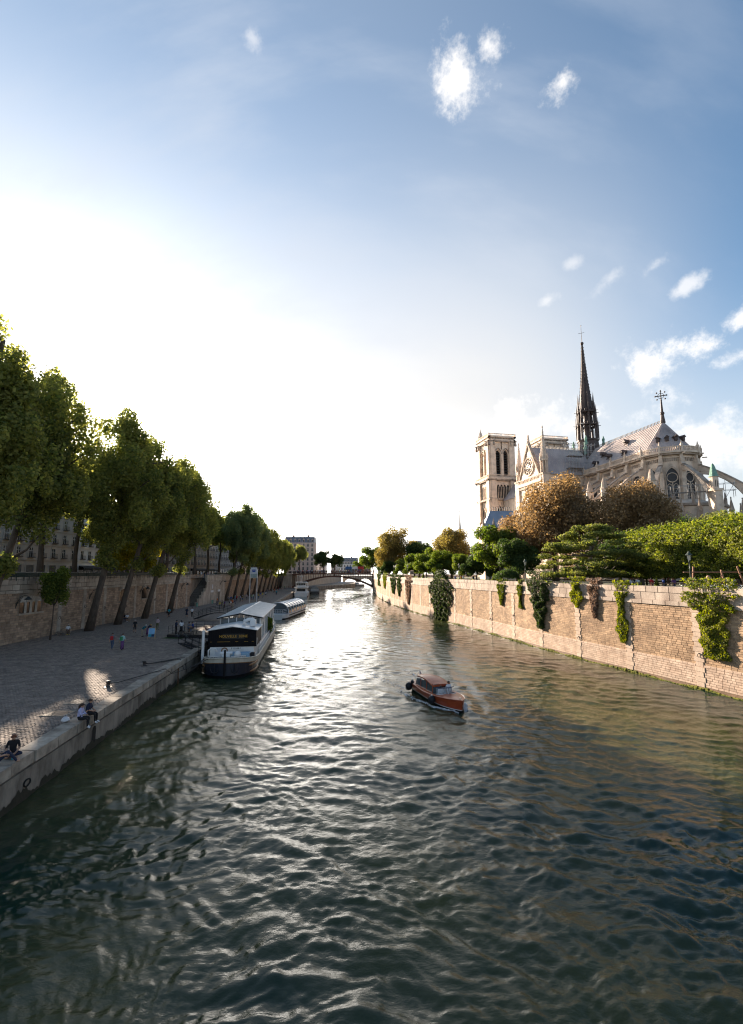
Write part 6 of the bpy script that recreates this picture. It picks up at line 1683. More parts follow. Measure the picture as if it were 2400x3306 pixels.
for s_, lb in ((1, 'METAMORPHOSIS'), (-1, 'METAMORPHOSIS')):
    t = bpy.data.objects.new('name_plate', None); COL.objects.link(t); t.parent = bg; t.location = (-.62 - .18, s_ * 1.12, 1.93); t.rotation_euler = (0, 0, pi / 2 - s_ * -.42)
    MB().box(-.72, .72, -.02, .0, -.13, .13).build('plate', M_bwhite, t); link('name_lettering', text_mesh(lb, .19, M_navy), t, (0, -.03, 0))
MB().cbox(-3.3, -2.5, .1, 1.95, 1.65, 2.05, .04).build('locker', M('locker_blue', (.30, .45, .58), .6), bg)
MB().ball((-2.1, .85, 2.0), .33, 10).build('buoy', M_bwhite, bg, True)
MB().tube([(-2.6, -2.05, 1.6), (-2.6, -2.05, 2.35), (-2.6, -1.75, 2.55), (-2.6, -1.35, 2.5), (-2.6, -1.25, 2.2)], .08, 7).build('vent_pipe', M_bwhite, bg, True)
MB().box(-2.9, -2.3, -.7, .1, 1.7, 1.95).tube([(-2.5, -.9, 2.05), (-2.5, .3, 2.05)], .16, 8).build('winch', M_bwhite, bg)
MB().cbox(-3.2, -2.7, 2.0, 2.4, 1.5, 2.0, .05).build('bow_lamp', M_rubber, bg)
MB().tube([(-3.3, -2.75, 1.0), (-3.3, -2.75, 4.2)], .14, 10).build('mooring_pole', M_bwhite, bg)
du = MB(); du.tube([(XF - 2.2, .9, 4.45), (XF - 2.2, .9, 4.8), (XF - 2.2, 1.3, 4.95), (XF - 2.2, 1.9, 4.95)], .2, 8); du.cbox(XF - 2.5, XF - 1.8, 1.5, 2.1, 4.3, 4.95, .04); du.build('air_duct', M_bwhite, house)
# glazed pavilion
XP = XF - 5.4
pv = MB().box(-LB + 3.6, XP, -2.25, 2.25, 1.3, 2.3).build('pavilion_base', M_bwhite, bg)
for s_ in (-1, 1):
    n_ = 14
    for k in range(n_):
        x0 = XP - k * (LB - 3.6 + XP) / n_; x1 = XP - (k + 1) * (LB - 3.6 + XP) / n_
        MB().box(x1 + .05, x0 - .05, s_ * 2.20 - .02, s_ * 2.20 + .02, 2.31, 4.75).build('side_pane', M_clear if k % 3 != 0 else M_bwhite, pv)
        MB().box(x0 - .05, x0 + .05, s_ * 2.22 - .06, s_ * 2.22 + .06, 2.31, 4.8).build('side_post', M_bwhite, pv)
for k in range(5):
    y0, y1 = -2.2 + k * .88, -2.2 + (k + 1) * .88
    MB().box(XP - .02, XP + .02, y0 + .05, y1 - .05, 2.31, 4.85).build('front_pane', M_clear, pv); MB().box(XP - .05, XP + .05, y0 - .045, y0 + .045, 2.31, 4.95).build('front_post', M_bwhite, pv)
rfp = MB().prism([(-2.55, 4.80), (0, 5.30), (2.55, 4.80), (2.55, 4.92), (0, 5.44), (-2.55, 4.92)], -LB + 3.2, XP + .45, 'x').build('pavilion_roof', M('pavilion_roof_sheet', (.50, .49, .47), .5, (.40, .39, .37), .7), pv)
MB().prism([(-2.58, 4.78), (0, 5.28), (2.58, 4.78), (2.58, 4.9), (0, 5.40), (-2.58, 4.9)], XP + .451, XP + .52, 'x').build('roof_fascia', M_bblack, rfp)
mb = MB()
for k in range(20):
    x = XP + .3 - k * 1.1
    for s_ in (-1, 1): mb.tube([(x, s_ * 2.5, 4.94), (x, s_ * .02, 5.46)], .022, 4)
mb.tube([(XP + .4, 0, 5.46), (-LB + 3.3, 0, 5.46)], .05, 5); mb.build('roof_battens', M_bwhite, rfp)
rl = MB()
for k in range(40):
    d = 6.2 + k * .62; y = bw(d) - .03; rl.tube([(-d, y, gz2(d)), (-d - .18, y, gz2(d) + .95)], .022, 4)
rl.tube([(-d, bw(d) - .03, gz2(d) + .95) for d in np.linspace(6, 31, 12)], .03, 5); rl.tube([(-d, bw(d) - .03, gz2(d) + .5) for d in np.linspace(6, 31, 12)], .02, 5); rl.build('side_railing', M_bwhite, bg)
MB().tube([(-5.0, 2.5, 1.6), (-4.2, 2.45, 2.6), (-4.0, 2.5, 3.3)], .03, 5).build('hand_rail', M_bwhite, bg)
Bx = Matrix.Translation(bg.location) @ Matrix.Rotation(bg.rotation_euler.z, 4, 'Z')
t = empty('potted_plant', Bx @ Vector((-19.5, 2.35, 1.4)), 0, 'bushy potted plant on the side deck of the barge', 'plant')
MB().lathe([(.22, 0), (.3, .55), (.26, .56), (0, .5)], 10).build('pot', M('terracotta', (.3, .13, .07), .8), t)
V, F, R_ = lobes_to_leaves([(0, 0, 1.3, .55, .9, .9), (0, .5, 1.9, .4, .6, .6), (0, -.5, 2.1, .4, .6, .6)], 2600, .09, 402); link('leaves', np_mesh('leaves', V, F, L_grn, R_), t)

# ---- glass-roofed tour boat
def glass_boat(name, loc, rz, L, B, label, hullm, roofm, n=7, hh=1.1, rh=2.3):
    t = empty(name, loc, rz, label, 'boat')
    bwf = lambda d: B * (min(1, .72 + d / 3)) if d < L - 7 else B * (1 - .9 * ((d - L + 7) / 7) ** 2.2)
    dd = [0, .5, 2, 5, L - 8, L - 6, L - 4, L - 2, L - .8, L]
    for s_ in (-1, 1):
        secs = [[(-d, s_ * bwf(d) * .93, -.4), (-d, s_ * bwf(d) * .97, .3), (-d, s_ * bwf(d), hh + .25 * max(0, (d - L + 8) / 8))] for d in dd]
        if s_ > 0: secs = [q[::-1] for q in secs]
        loft(secs, [0, 1] if s_ < 0 else [1, 0]).build('hull_side', [M_bblack, hullm], t)
    loft([[(-d, -bwf(d), hh + .25 * max(0, (d - L + 8) / 8) - .02), (-d, bwf(d), hh + .25 * max(0, (d - L + 8) / 8) - .02)] for d in dd], [0]).build('deck', hullm, t)
    MB().add([(0, -bwf(0) * .93, -.4), (0, bwf(0) * .93, -.4), (0, bwf(0), hh), (0, -bwf(0), hh)], [(0, 1, 2, 3)]).build('transom', hullm, t)
    arch = lambda k: (B * .93 * cos(pi * k / 12), hh + rh * sin(pi * k / 12) ** .8)
    x0, x1 = -3.2, -L + 4.5
    for i in range(n + 1):
        x = x0 + (x1 - x0) * i / n; MB().tube([(x, *arch(k)) for k in range(13)], .09, 5).build('roof_rib', roofm, t)
    for i in range(n):
        xa, xb = x0 + (x1 - x0) * i / n - .12, x0 + (x1 - x0) * (i + 1) / n + .12
        for ks, nm, m_ in ((range(0, 4), 'side_pane', M_clear), (range(8, 12), 'side_pane', M_clear), (range(4, 8), 'roof_panel', roofm)):
            mb = MB()
            for k in ks: p, q = arch(k), arch(k + 1); mb.quad((xa, *p), (xb, *p), (xb, *q), (xa, *q))
            mb.build(nm, m_, t)
    mb = MB(); mb.add([(x1, *arch(k)) for k in range(13)], [tuple(range(13))]); mb.build('front_pane', M_clear, t)
    mb = MB(); mb.add([(x0 - .1, *arch(k)) for k in range(13)], [tuple(range(12, -1, -1))]); mb.build('rear_pane', M_clear, t)
    mb = MB()
    for y in np.linspace(-B * .7, B * .7, 8): mb.tube([(-.15, y, hh), (-.15, y, hh + 1)], .03, 4)
    for z in (.35, .7, 1.0): mb.tube([(-3, -B * .8, hh + z), (-.15, -B * .7, hh + z), (-.15, B * .7, hh + z), (-3, B * .8, hh + z)], .03, 4)
    mb.build('stern_rail', M_bwhite, t)
    MB().tube([(-3.2, -B, .75), (-L + 6, -B, .75)], .1, 5).tube([(-3.2, B, .75), (-L + 6, B, .75)], .1, 5).build('fender_rail', M_bblack, t)
    return t


glass_boat('glass_roofed_boat', (-20.9, 101.5, 0), radians(-94), 26, 2.6, 'white river shuttle boat with arched glass roof moored behind the barge', M_bwhite, M_bwhite)
glass_boat('canopied_boat', (-27.2, 226, 0), radians(-82), 18, 2.3, 'dark canopied boat moored just before the iron bridge', M('boat_dark', (.05, .05, .05), .5), M('canopy_grey', (.16, .16, .16), .6), 5, 1.0, 2.2)
# ---- white two-deck boat
t = empty('two_deck_boat', (-29.6, 197.5, 0), radians(-83), 'white two-deck passenger boat with short mast near the bridge', 'boat')
for s_ in (-1, 1):
    secs = [[(-d, s_ * b * .92, -.4), (-d, s_ * b * .95, .35), (-d, s_ * b, 1.6)] for d, b in ((0, 2.7), (1.2, 3.2), (20, 3.2), (24, 2.2), (26, .2))]
    if s_ > 0: secs = [q[::-1] for q in secs]
    loft(secs, [0, 1] if s_ < 0 else [1, 0]).build('hull_side', [M('boot_red', (.12, .03, .03), .6), M_bwhite], t)
MB().add([(0, -2.5, -.4), (0, 2.5, -.4), (0, 2.7, 1.6), (0, -2.7, 1.6)], [(0, 1, 2, 3)]).box(-20, -.01, -3.1, 3.1, 1.5, 1.6).build('transom', M_bwhite, t)
MB().cbox(-19, -1.6, -2.7, 2.7, 1.6, 3.7, .1).build('main_saloon', M_bwhite, t); MB().box(-19.6, -.6, -3.0, 3.0, 3.71, 3.86).build('upper_deck', M_bwhite, t)
MB().cbox(-6.5, -1.9, -2.0, 2.0, 3.87, 5.9, .1).build('wheelhouse', M_bwhite, t); MB().box(-7, -1.3, -2.4, 2.4, 5.91, 6.1).build('wheelhouse_roof', M_bwhite, t)
MB().box(-19, -7.0, -2.6, 2.6, 5.5, 5.64).build('awning', M_bwhite, t)
MB().box(-1.599, -1.57, -1.8, 1.8, 2.2, 3.3).build('stern_window', M_gl_dark, t)
for k in range(5): MB().box(-1.899, -1.87, -1.85 + k * .75, -1.2 + k * .75, 4.7, 5.55).build('window', M_gl_dark, t)
for k in range(8):
    for y in (-2.701, 2.701): MB().box(-3.9 - k * 2, -2.4 - k * 2, *sorted((y, y * 1.008)), 2.3, 3.3).build('window', M_gl_dark, t)
for k in range(7): MB().tube([(-7.2 - k * 1.9, 2.55, 3.86), (-7.2 - k * 1.9, 2.55, 5.5)], .05, 5).tube([(-7.2 - k * 1.9, -2.55, 3.86), (-7.2 - k * 1.9, -2.55, 5.5)], .05, 5).build('awning_post', M_bwhite, t)
MB().tube([(-4, 0, 6.1), (-4, 0, 9.4)], [.1, .05], 6).box(-4.05, -3.95, -.8, .8, 8.3, 8.4).build('mast', M_bwhite, t)
mb = MB()
for z in (.4, .8, 1.15): mb.tube([(-7, 2.95, 3.86 + z), (-19.5, 2.95, 3.86 + z)], .03, 4)
mb.build('deck_rail', M_bwhite, t)
glass_boat('far_tour_boat', (-29, 372, 0), radians(178), 12, 1.9, 'small distant white tour boat beyond the iron bridge, left one', M_bwhite, M_bwhite, 4, 1, 1.7)
glass_boat('far_tour_boat', (-16.5, 368, 0), radians(176), 11, 1.9, 'small distant white tour boat beyond the iron bridge, right one', M_bwhite, M_bwhite, 4, 1, 1.7)

# ---------------------------------------------------------------- people
def seg_dist(P, a, b):
    a, b = np.array(a), np.array(b); d = b - a; t = np.clip(((P - a) @ d) / (d @ d + 1e-9), 0, 1); return np.linalg.norm(P - a - t[:, None] * d, axis=1)


def body(key, J):
    """One continuous body grown over a skeleton. J: joint name -> (x, y, z). Slots: skin, top, bottom, shoe, shin, forearm."""
    rad = dict(pelvis=.145, waist=.125, chest=.15, neckb=.07, neck=.055, jaw=.078, head=.102, crown=.07, nose=.02)
    for s_ in 'lr':
        rad.update({'sh' + s_: .07, 'el' + s_: .048, 'wr' + s_: .034, 'hd' + s_: .034, 'hip' + s_: .10, 'kn' + s_: .064, 'an' + s_: .045, 'to' + s_: .036, 'ft' + s_: .05})
    J = {k: Vector(v) for k, v in J.items()}
    up = (Vector(J['head']) - Vector(J['neckb'])).normalized(); fw = J.get('face', Vector((0, 1, 0))).normalized()
    J.pop('face', None)
    J['neck'] = J['neckb'] + up * .06; J['jaw'] = J['head'] - up * .075 + fw * .025; J['crown'] = J['head'] + up * .075; J['nose'] = J['head'] - up * .02 + fw * .125
    E = [('pelvis', 'waist', 1), ('waist', 'chest', 1), ('chest', 'neckb', 1), ('neckb', 'neck', 0), ('neck', 'jaw', 0), ('jaw', 'head', 0), ('head', 'crown', 0), ('head', 'nose', 0)]
    for s_ in 'lr':
        hdv = (J['hd' + s_] - J['wr' + s_]).normalized(); side = hdv.cross(Vector((0, 1, .3))).normalized()
        J['ft' + s_] = J['an' + s_] + (J['to' + s_] - J['an' + s_]) * .35 - Vector((0, 0, .02))
        E += [('chest', 'sh' + s_, 1), ('sh' + s_, 'el' + s_, 1), ('el' + s_, 'wr' + s_, 5), ('wr' + s_, 'hd' + s_, 0), ('pelvis', 'hip' + s_, 2), ('hip' + s_, 'kn' + s_, 2), ('kn' + s_, 'an' + s_, 4), ('an' + s_, 'ft' + s_, 3), ('ft' + s_, 'to' + s_, 3)]
        for f in range(4):                                         # fingers of unequal length, slightly curled
            a, b = 'fa%d%s' % (f, s_), 'fb%d%s' % (f, s_); off = side * (f - 1.5) * .021; ln = (.035, .042, .040, .032)[f]
            J[a] = J['hd' + s_] + hdv * .035 + off; J[b] = J[a] + hdv * ln + Vector((0, .018, 0)); rad[a] = rad[b] = .0095
            E += [('hd' + s_, a, 0), (a, b, 0)]
        a = 'th' + s_; J[a] = J['wr' + s_].lerp(J['hd' + s_], .55) + side * .05 + hdv * .02; rad[a] = .010; E.append(('wr' + s_, a, 0))
    names = list(J); ix = {n: i for i, n in enumerate(names)}
    me = bpy.data.meshes.new(key); me.from_pydata([tuple(J[n]) for n in names], [(ix[a], ix[b]) for a, b, _ in E], [])
    ob = bpy.data.objects.new(key, me); COL.objects.link(ob)
    ob.modifiers.new('skin', 'SKIN').use_smooth_shade = True
    for i, n in enumerate(names): r_ = rad[n]; me.skin_vertices[0].data[i].radius = (r_, r_)
    me.skin_vertices[0].data[ix['pelvis']].use_root = True
    ob.modifiers.new('sub', 'SUBSURF').levels = 1
    bpy.context.view_layer.update()
    m2 = bpy.data.meshes.new_from_object(ob.evaluated_get(bpy.context.evaluated_depsgraph_get())); bpy.data.objects.remove(ob); m2.name = 'person'
    C = np.empty(len(m2.polygons) * 3); m2.polygons.foreach_get('center', C); C = C.reshape(-1, 3)
    D = np.stack([seg_dist(C, J[a], J[b]) / (.5 * (rad[a] + rad[b]) + .02) for a, b, _ in E]); mi = np.array([e[2] for e in E])[np.argmin(D, 0)]
    m2.materials.clear()
    for _ in range(6): m2.materials.append(SKIN)
    m2.polygons.foreach_set('material_index', mi.astype(np.int32)); m2.polygons.foreach_set('use_smooth', [True] * len(m2.polygons)); m2.update()
    # hair: a cap over the skull; long hair hangs to the shoulders
    hm = {}
    for kind in ('short', 'long', 'bald'):
        h = MB(); c = J['head']; q = Matrix.Translation(c) @ (Vector((0, 0, 1)).rotation_difference(up)).to_matrix().to_4x4() @ Matrix.Rotation(atan2(-fw.x, fw.y), 4, 'Z')
        h.x = q; prof = [(sin(t) * .112, cos(t) * .118 + .005) for t in np.linspace(0, 1.75 if kind == 'short' else 1.9, 7)]
        vs = [(r_ * cos(a), r_ * sin(a) * 1.12 - .022, z + (.06 * max(0, sin(a)) if z < .06 else 0)) for r_, z in prof for a in np.linspace(0, 2 * pi, 13)[:-1]]
        h.add(vs, [(i * 12 + k, (i + 1) * 12 + k, (i + 1) * 12 + (k + 1) % 12, i * 12 + (k + 1) % 12) for i in range(6) for k in range(12)])
        if kind == 'long': h.tube([(0, -.06, .04), (0, -.12, -.08), (0, -.13, -.2), (0, -.12, -.30)], [.08, .085, .07, .03], 8)
        hm[kind] = h.mesh('hair', HAIRM['brown'], True)
    BOD[key] = (m2, hm, J)


SKIN = M('skin', (.42, .24, .16), .6); SKIND = M('dark_skin', (.10, .055, .035), .6)
HAIRM = {'brown': M('brown_hair', (.05, .025, .014), .6), 'black': M('black_hair', (.012, .010, .010), .6), 'blond': M('blond_hair', (.32, .20, .09), .6), 'grey': M('grey_hair', (.45, .42, .40), .6), 'red': M('auburn_hair', (.14, .045, .018), .6)}
CLOTH = dict(white=(.68, .68, .70), black=(.012, .012, .014), navy=(.015, .022, .05), teal=(.03, .16, .20), cyan=(.02, .30, .38), pink=(.50, .38, .40), grey=(.18, .18, .19), olive=(.10, .10, .035), red=(.42, .025, .03), blue=(.03, .07, .28), beige=(.40, .33, .24), orange=(.55, .14, .04), green=(.05, .25, .10), purple=(.14, .06, .18), denim=(.06, .09, .16), brown=(.12, .07, .04), lilac=(.45, .45, .66), yellow=(.6, .45, .06), mint=(.35, .60, .58))
def cloth(n): return M('cloth_' + n, CLOTH[n], .85, var=.2, nscale=9)
BOD = {}
ST = dict(pelvis=(0, 0, .94), waist=(0, 0, 1.10), chest=(0, .01, 1.31), neckb=(0, 0, 1.46), head=(0, .025, 1.60),
          shl=(-.18, 0, 1.40), ell=(-.23, -.03, 1.13), wrl=(-.23, .06, .90), hdl=(-.23, .09, .82), shr=(.18, 0, 1.40), elr=(.23, -.03, 1.13), wrr=(.23, .06, .90), hdr=(.23, .09, .82),
          hipl=(-.095, 0, .88), knl=(-.10, .02, .49), anl=(-.10, -.02, .09), tol=(-.11, .15, .035), hipr=(.095, 0, .88), knr=(.10, .02, .49), anr=(.10, -.02, .09), tor=(.11, .15, .035))
body('stand', ST)
body('walk', {**ST, 'knl': (-.10, .20, .50), 'anl': (-.10, .30, .11), 'tol': (-.11, .46, .08), 'knr': (.10, .02, .50), 'anr': (.10, -.28, .15), 'tor': (.10, -.14, .04), 'ell': (-.24, -.14, 1.15), 'wrl': (-.23, -.12, .92), 'hdl': (-.23, -.10, .84), 'elr': (.24, .06, 1.14), 'wrr': (.22, .22, .95), 'hdr': (.21, .27, .89)})
body('talk', {**ST, 'elr': (.25, .04, 1.14), 'wrr': (.10, .24, 1.16), 'hdr': (.04, .30, 1.19), 'ell': (-.25, .04, 1.14), 'wrl': (-.10, .24, 1.10), 'hdl': (-.04, .30, 1.12), 'head': (0, .06, 1.595), 'face': (0, 1, -.45)})
body('hips', {**ST, 'elr': (.36, -.10, 1.16), 'wrr': (.20, .02, 1.02), 'hdr': (.14, .04, .98), 'anl': (-.16, -.02, .09), 'tol': (-.2, .14, .035), 'knl': (-.13, .02, .49)})
body('bend', {**ST, 'waist': (0, .06, 1.08), 'chest': (0, .24, 1.22), 'neckb': (0, .36, 1.32), 'head': (0, .47, 1.40), 'face': (0, 1, -.4), 'shl': (-.18, .30, 1.28), 'shr': (.18, .30, 1.28), 'ell': (-.25, .30, 1.02), 'wrl': (-.2, .26, .80), 'hdl': (-.18, .26, .72), 'elr': (.26, .42, 1.06), 'wrr': (.16, .60, 1.10), 'hdr': (.12, .66, 1.12)})
SIT = dict(pelvis=(0, 0, .14), waist=(0, .0, .30), chest=(0, .04, .51), neckb=(0, .06, .66), head=(0, .10, .795), shl=(-.18, .04, .60), shr=(.18, .04, .60), ell=(-.24, .10, .36), elr=(.24, .10, .36), wrl=(-.10, .30, .28), wrr=(.10, .30, .28), hdl=(-.05, .36, .27), hdr=(.05, .36, .27),
           hipl=(-.10, .02, .12), hipr=(.10, .02, .12), knl=(-.11, .44, .12), knr=(.11, .44, .12), anl=(-.11, .46, -.30), anr=(.11, .46, -.30), tol=(-.12, .62, -.37), tor=(.12, .62, -.37))
body('sit', SIT)
body('sit_talk', {**SIT, 'wrr': (.06, .30, .42), 'hdr': (.02, .34, .47), 'elr': (.25, .14, .36), 'face': (.5, 1, -.1), 'head': (.02, .10, .795), 'knl': (-.09, .45, .14), 'anl': (-.06, .40, -.30), 'tol': (-.06, .57, -.36)})
body('cross', {**SIT, 'pelvis': (0, 0, .13), 'knl': (-.36, .26, .13), 'knr': (.36, .26, .13), 'anl': (.10, .34, .07), 'anr': (-.10, .42, .07), 'tol': (.24, .40, .05), 'tor': (-.24, .46, .05), 'wrl': (-.14, .34, .18), 'hdl': (-.06, .40, .16), 'wrr': (.14, .34, .18), 'hdr': (.06, .40, .16)})
body('recline', {**SIT, 'chest': (0, -.10, .50), 'neckb': (0, -.12, .65), 'head': (0, -.08, .79), 'shl': (-.18, -.12, .59), 'shr': (.18, -.12, .59), 'ell': (-.24, .06, .38), 'wrl': (-.16, .32, .40), 'hdl': (-.13, .40, .40), 'elr': (.24, .06, .38), 'wrr': (.16, .32, .40), 'hdr': (.13, .40, .40), 'knl': (-.10, .40, .46), 'anl': (-.10, .68, .08), 'tol': (-.10, .84, .04), 'knr': (.10, .42, .46), 'anr': (.10, .70, .08), 'tor': (.10, .86, .04)})
body('ride', {**ST, 'waist': (0, .05, 1.10), 'chest': (0, .16, 1.29), 'neckb': (0, .22, 1.42), 'head': (0, .28, 1.55), 'shl': (-.18, .18, 1.37), 'shr': (.18, .18, 1.37), 'ell': (-.24, .36, 1.20), 'wrl': (-.22, .56, 1.08), 'hdl': (-.21, .62, 1.05), 'elr': (.24, .36, 1.20), 'wrr': (.22, .56, 1.08), 'hdr': (.21, .62, 1.05), 'knl': (-.11, .32, .62), 'anl': (-.13, .14, .24), 'tol': (-.13, .30, .19), 'knr': (.13, .18, .50), 'anr': (.22, .04, .09), 'tor': (.24, .20, .035)})


def person(pose, loc, face, label, top='white', bottom='navy', hair='brown', cut='short', shoe='black', shin=None, arm='skin', s=1.0, skin=None, group=None, full=True):
    """face = direction looked at: degrees clockwise from away (+Y)."""
    sk = skin or SKIN; m2, hm, J = BOD[pose]
    o = link('person', m2, None, loc, -radians(face), s)
    tag(o, label, 'person', group)
    get = lambda n: sk if n == 'skin' else cloth(n)
    for i, n in enumerate(('skin', top, bottom, shoe, shin or bottom, top if arm == 'long' else 'skin')):
        o.material_slots[i].link = 'OBJECT'; o.material_slots[i].material = get(n)
    if full and hair:
        h = link('hair', hm[cut], o); h.material_slots[0].link = 'OBJECT'; h.material_slots[0].material = HAIRM[hair]
    return o


def skirt(o, col, z0=.45, z1=1.0, r0=.24, r1=.15): MB().lathe([(r1, z1), (r1 * 1.1, (z0 + z1) / 2 + .1), (r0, z0), (r0 * .96, z0 + .01)], 14).build('skirt', cloth(col), o, True)
def rucksack(o, col):
    MB().cbox(-.15, .15, -.30, -.13, 1.02, 1.42, .05).cbox(-.11, .11, -.345, -.301, 1.06, 1.24, .02).build('rucksack', cloth(col), o)


def on_quay(px, py): p = gp(px, py, QZ + .0); return p


p = person('walk', on_quay(361, 2097), -12, 'man in grey shirt with red rucksack walking away on the quay', 'grey', 'denim', 'brown'); rucksack(p, 'red')
p = person('walk', on_quay(394, 2099), 8, 'person in mint shirt with green rucksack and wide dark trousers walking away', 'mint', 'purple', 'brown'); rucksack(p, 'green'); skirt(p, 'purple', .12, .98, .17, .15)
person('walk', on_quay(435, 2043), 150, 'man in black shirt and shorts walking towards the bend of the wall', 'black', 'black', 'grey', shin='skin')
person('bend', on_quay(459, 2056), 95, 'old man in teal shirt bending to read the poster stand', 'teal', 'beige', 'grey')
p = person('bend', on_quay(477, 2053), 110, 'woman in dark dress leaning beside the poster stand', 'navy', 'purple', 'blond', 'long'); skirt(p, 'purple', .2, 1.0, .22, .15)
person('hips', on_quay(508, 2033), 12, 'man in pale pink shirt and olive trousers seen from behind', 'pink', 'olive', 'black', arm='long')
cyc = on_quay(545, 1993); person('ride', cyc, 150, 'cyclist in cyan shirt astride a bicycle', 'cyan', 'black', 'brown', shin='skin')
p = person('hips', on_quay(603, 1993), 185, 'woman in short dark dress with bag beside the landing of the arched gangway', 'navy', 'navy', 'brown', 'long', shin='skin'); skirt(p, 'navy')
person('walk', on_quay(620, 1992), 170, 'woman in white top and dark trousers walking next to the one in a dark dress', 'white', 'black', 'brown', 'long')
SP = gp(247, 2325, 1.99)
b1 = (QX(26.7) - .12, 26.7, 1.975); b2 = (QX(27.6) - .12, 27.6, 1.975)
person('sit_talk', b1, 80, 'woman in pale blue shirt and black trousers sitting on the quay edge', 'lilac', 'black', 'brown', 'long', 'white', arm='long')
person('sit', b2, 85, 'man in navy shirt sitting on the quay edge beside the woman in pale blue', 'navy', 'black', 'brown', shoe='white')
person('cross', (QX(21.8) - .52, 21.8, 1.975), 150, 'woman in black top with sunglasses sitting cross-legged on the quay coping', 'black', 'navy', 'red', shoe='skin')
person('recline', (QX(20.8) - .55, 20.75, 1.975), 55, 'person in dark clothes cut by the left edge, sitting with drawn-up knees', 'black', 'navy', 'brown', 'long', 'skin')
t = empty('plastic_bag', Vector(b1) + Vector((-.62, -.25, 0)), .4, 'crumpled white plastic bag behind the woman in pale blue', 'bag')
r_ = random.Random(5); mb = MB(); mb.ball((0, 0, .12), (.22, .17, .14), 10); mb.v = [(x + r_.uniform(-.03, .03), y + r_.uniform(-.03, .03), max(0, z + r_.uniform(-.03, .03))) for x, y, z in mb.v]; mb.build('bag_body', M('white_plastic', (.6, .6, .62), .5), t)
MB().tube([(-.05, 0, .22), (-.08, .02, .36), (.05, .03, .37), (.06, 0, .22)], .014, 5).build('bag_handle', M('white_plastic', (.6, .6, .62), .5), t)
t = empty('water_bottle', (QX(21.3) - .2, 21.3, 1.975), 0, 'clear blue water bottle standing by the two at the left edge', 'bottle'); MB().lathe([(.035, 0), (.035, .17), (.014, .22), (.014, .245)], 8).build('bottle_body', M('bottle_blue', (.10, .35, .45), .1), t); MB().lathe([(.017, .246), (.017, .27), (0, .27)], 8).build('cap', M_bwhite, t)
# on the quay: bench sitters
M_bench = M('bench_stone', (.24, .20, .16), .9, (.15, .12, .10), 3)
def stone_bench(loc, rz, lb, w=1.7):
    t = empty('stone_bench', loc, rz, lb, 'bench'); MB().cbox(-w / 2, w / 2, -.25, .25, .30, .45, .03).build('slab', M_bench, t)
    for q in (-w / 2 + .35, w / 2 - .35): MB().cbox(q - .16, q + .16, -.2, .2, 0, .299, .02).build('block', M_bench, t)
    return t
q = on_quay(205, 2050); stone_bench(q, .1, 'low stone bench under the man in a white shirt'); person('sit', q + Vector((.55, .0, .45)), 140, 'man in white shirt and bright trainers sitting on the stone bench', 'white', 'brown', 'grey', shoe='yellow', shin='skin', skin=SKIND)
q = on_quay(400, 2008); stone_bench(q, .05, 'low stone bench between the second and third leaning trunks', 2.2)
person('sit', q + Vector((.5, .0, .45)), 150, 'person in white shirt sitting on the far stone bench', 'white', 'black', 'black', shoe='white', shin='skin'); person('sit', q + Vector((.0, .1, .45)), 140, 'person in dark top sitting on the far stone bench', 'black', 'denim', 'black', 'long')
q = on_quay(548, 1972); stone_bench(q, .05, 'stone bench beside the fourth leaning trunk', 2.4)
# terrace people
TZ = QZ + .42
man = gp(568, 2047, TZ); person('talk', (man.x, man.y, TZ), 95, 'man in navy shirt standing on the terrace looking down', 'navy', 'black', 'black', arm='long')
wom = gp(585, 2047, TZ); p = person('talk', (wom.x, wom.y, TZ), -40, 'woman in white blouse and dark skirt standing on the terrace', 'white', 'black', 'black', 'long'); skirt(p, 'black', .35, 1.0, .2, .15)
a = gp(603, 2043, TZ); person('sit', (a.x, a.y + .6, TZ + .42), 110, 'person in grey shirt sitting at the terrace rail', 'grey', 'denim', 'brown'); a = gp(617, 2043, TZ); person('sit', (a.x, a.y + .6, TZ + .42), 230, 'person in blue shirt sitting at the terrace rail', 'blue', 'brown', 'brown')
# in the motorboat
person('stand', R_b @ Vector((.98, .40, -.12)), 156, 'boat driver in white shirt standing at the wheel of the motorboat', 'white', 'beige', 'brown')
person('sit', R_b @ Vector((.95, -.38, .42)), 156, 'passenger in white sitting behind the windscreen of the motorboat', 'white', 'white', 'brown', 'long')
person('sit', R_b @ Vector((-.4, -.3, .5)), 156, 'passenger in dark clothes inside the cabin of the motorboat', 'black', 'black', 'brown')
# at the head of the staircase
for i, (px, top, bot, hr, ps) in enumerate(((650, 'white', 'black', 'black', 'hips'), (659, 'black', 'denim', 'brown', 'stand'), (668, 'pink', 'blue', 'brown', 'talk'), (676, 'grey', 'black', 'blond', 'stand'))):
    person(ps, ((px - 1200) / 1516 * 127.8, 127.8 + .3 * i, SZ), 180 + 20 * (i - 1), 'person in %s top standing at the head of the quay staircase' % top, top, bot, hr, shin='skin' if i > 1 else None)
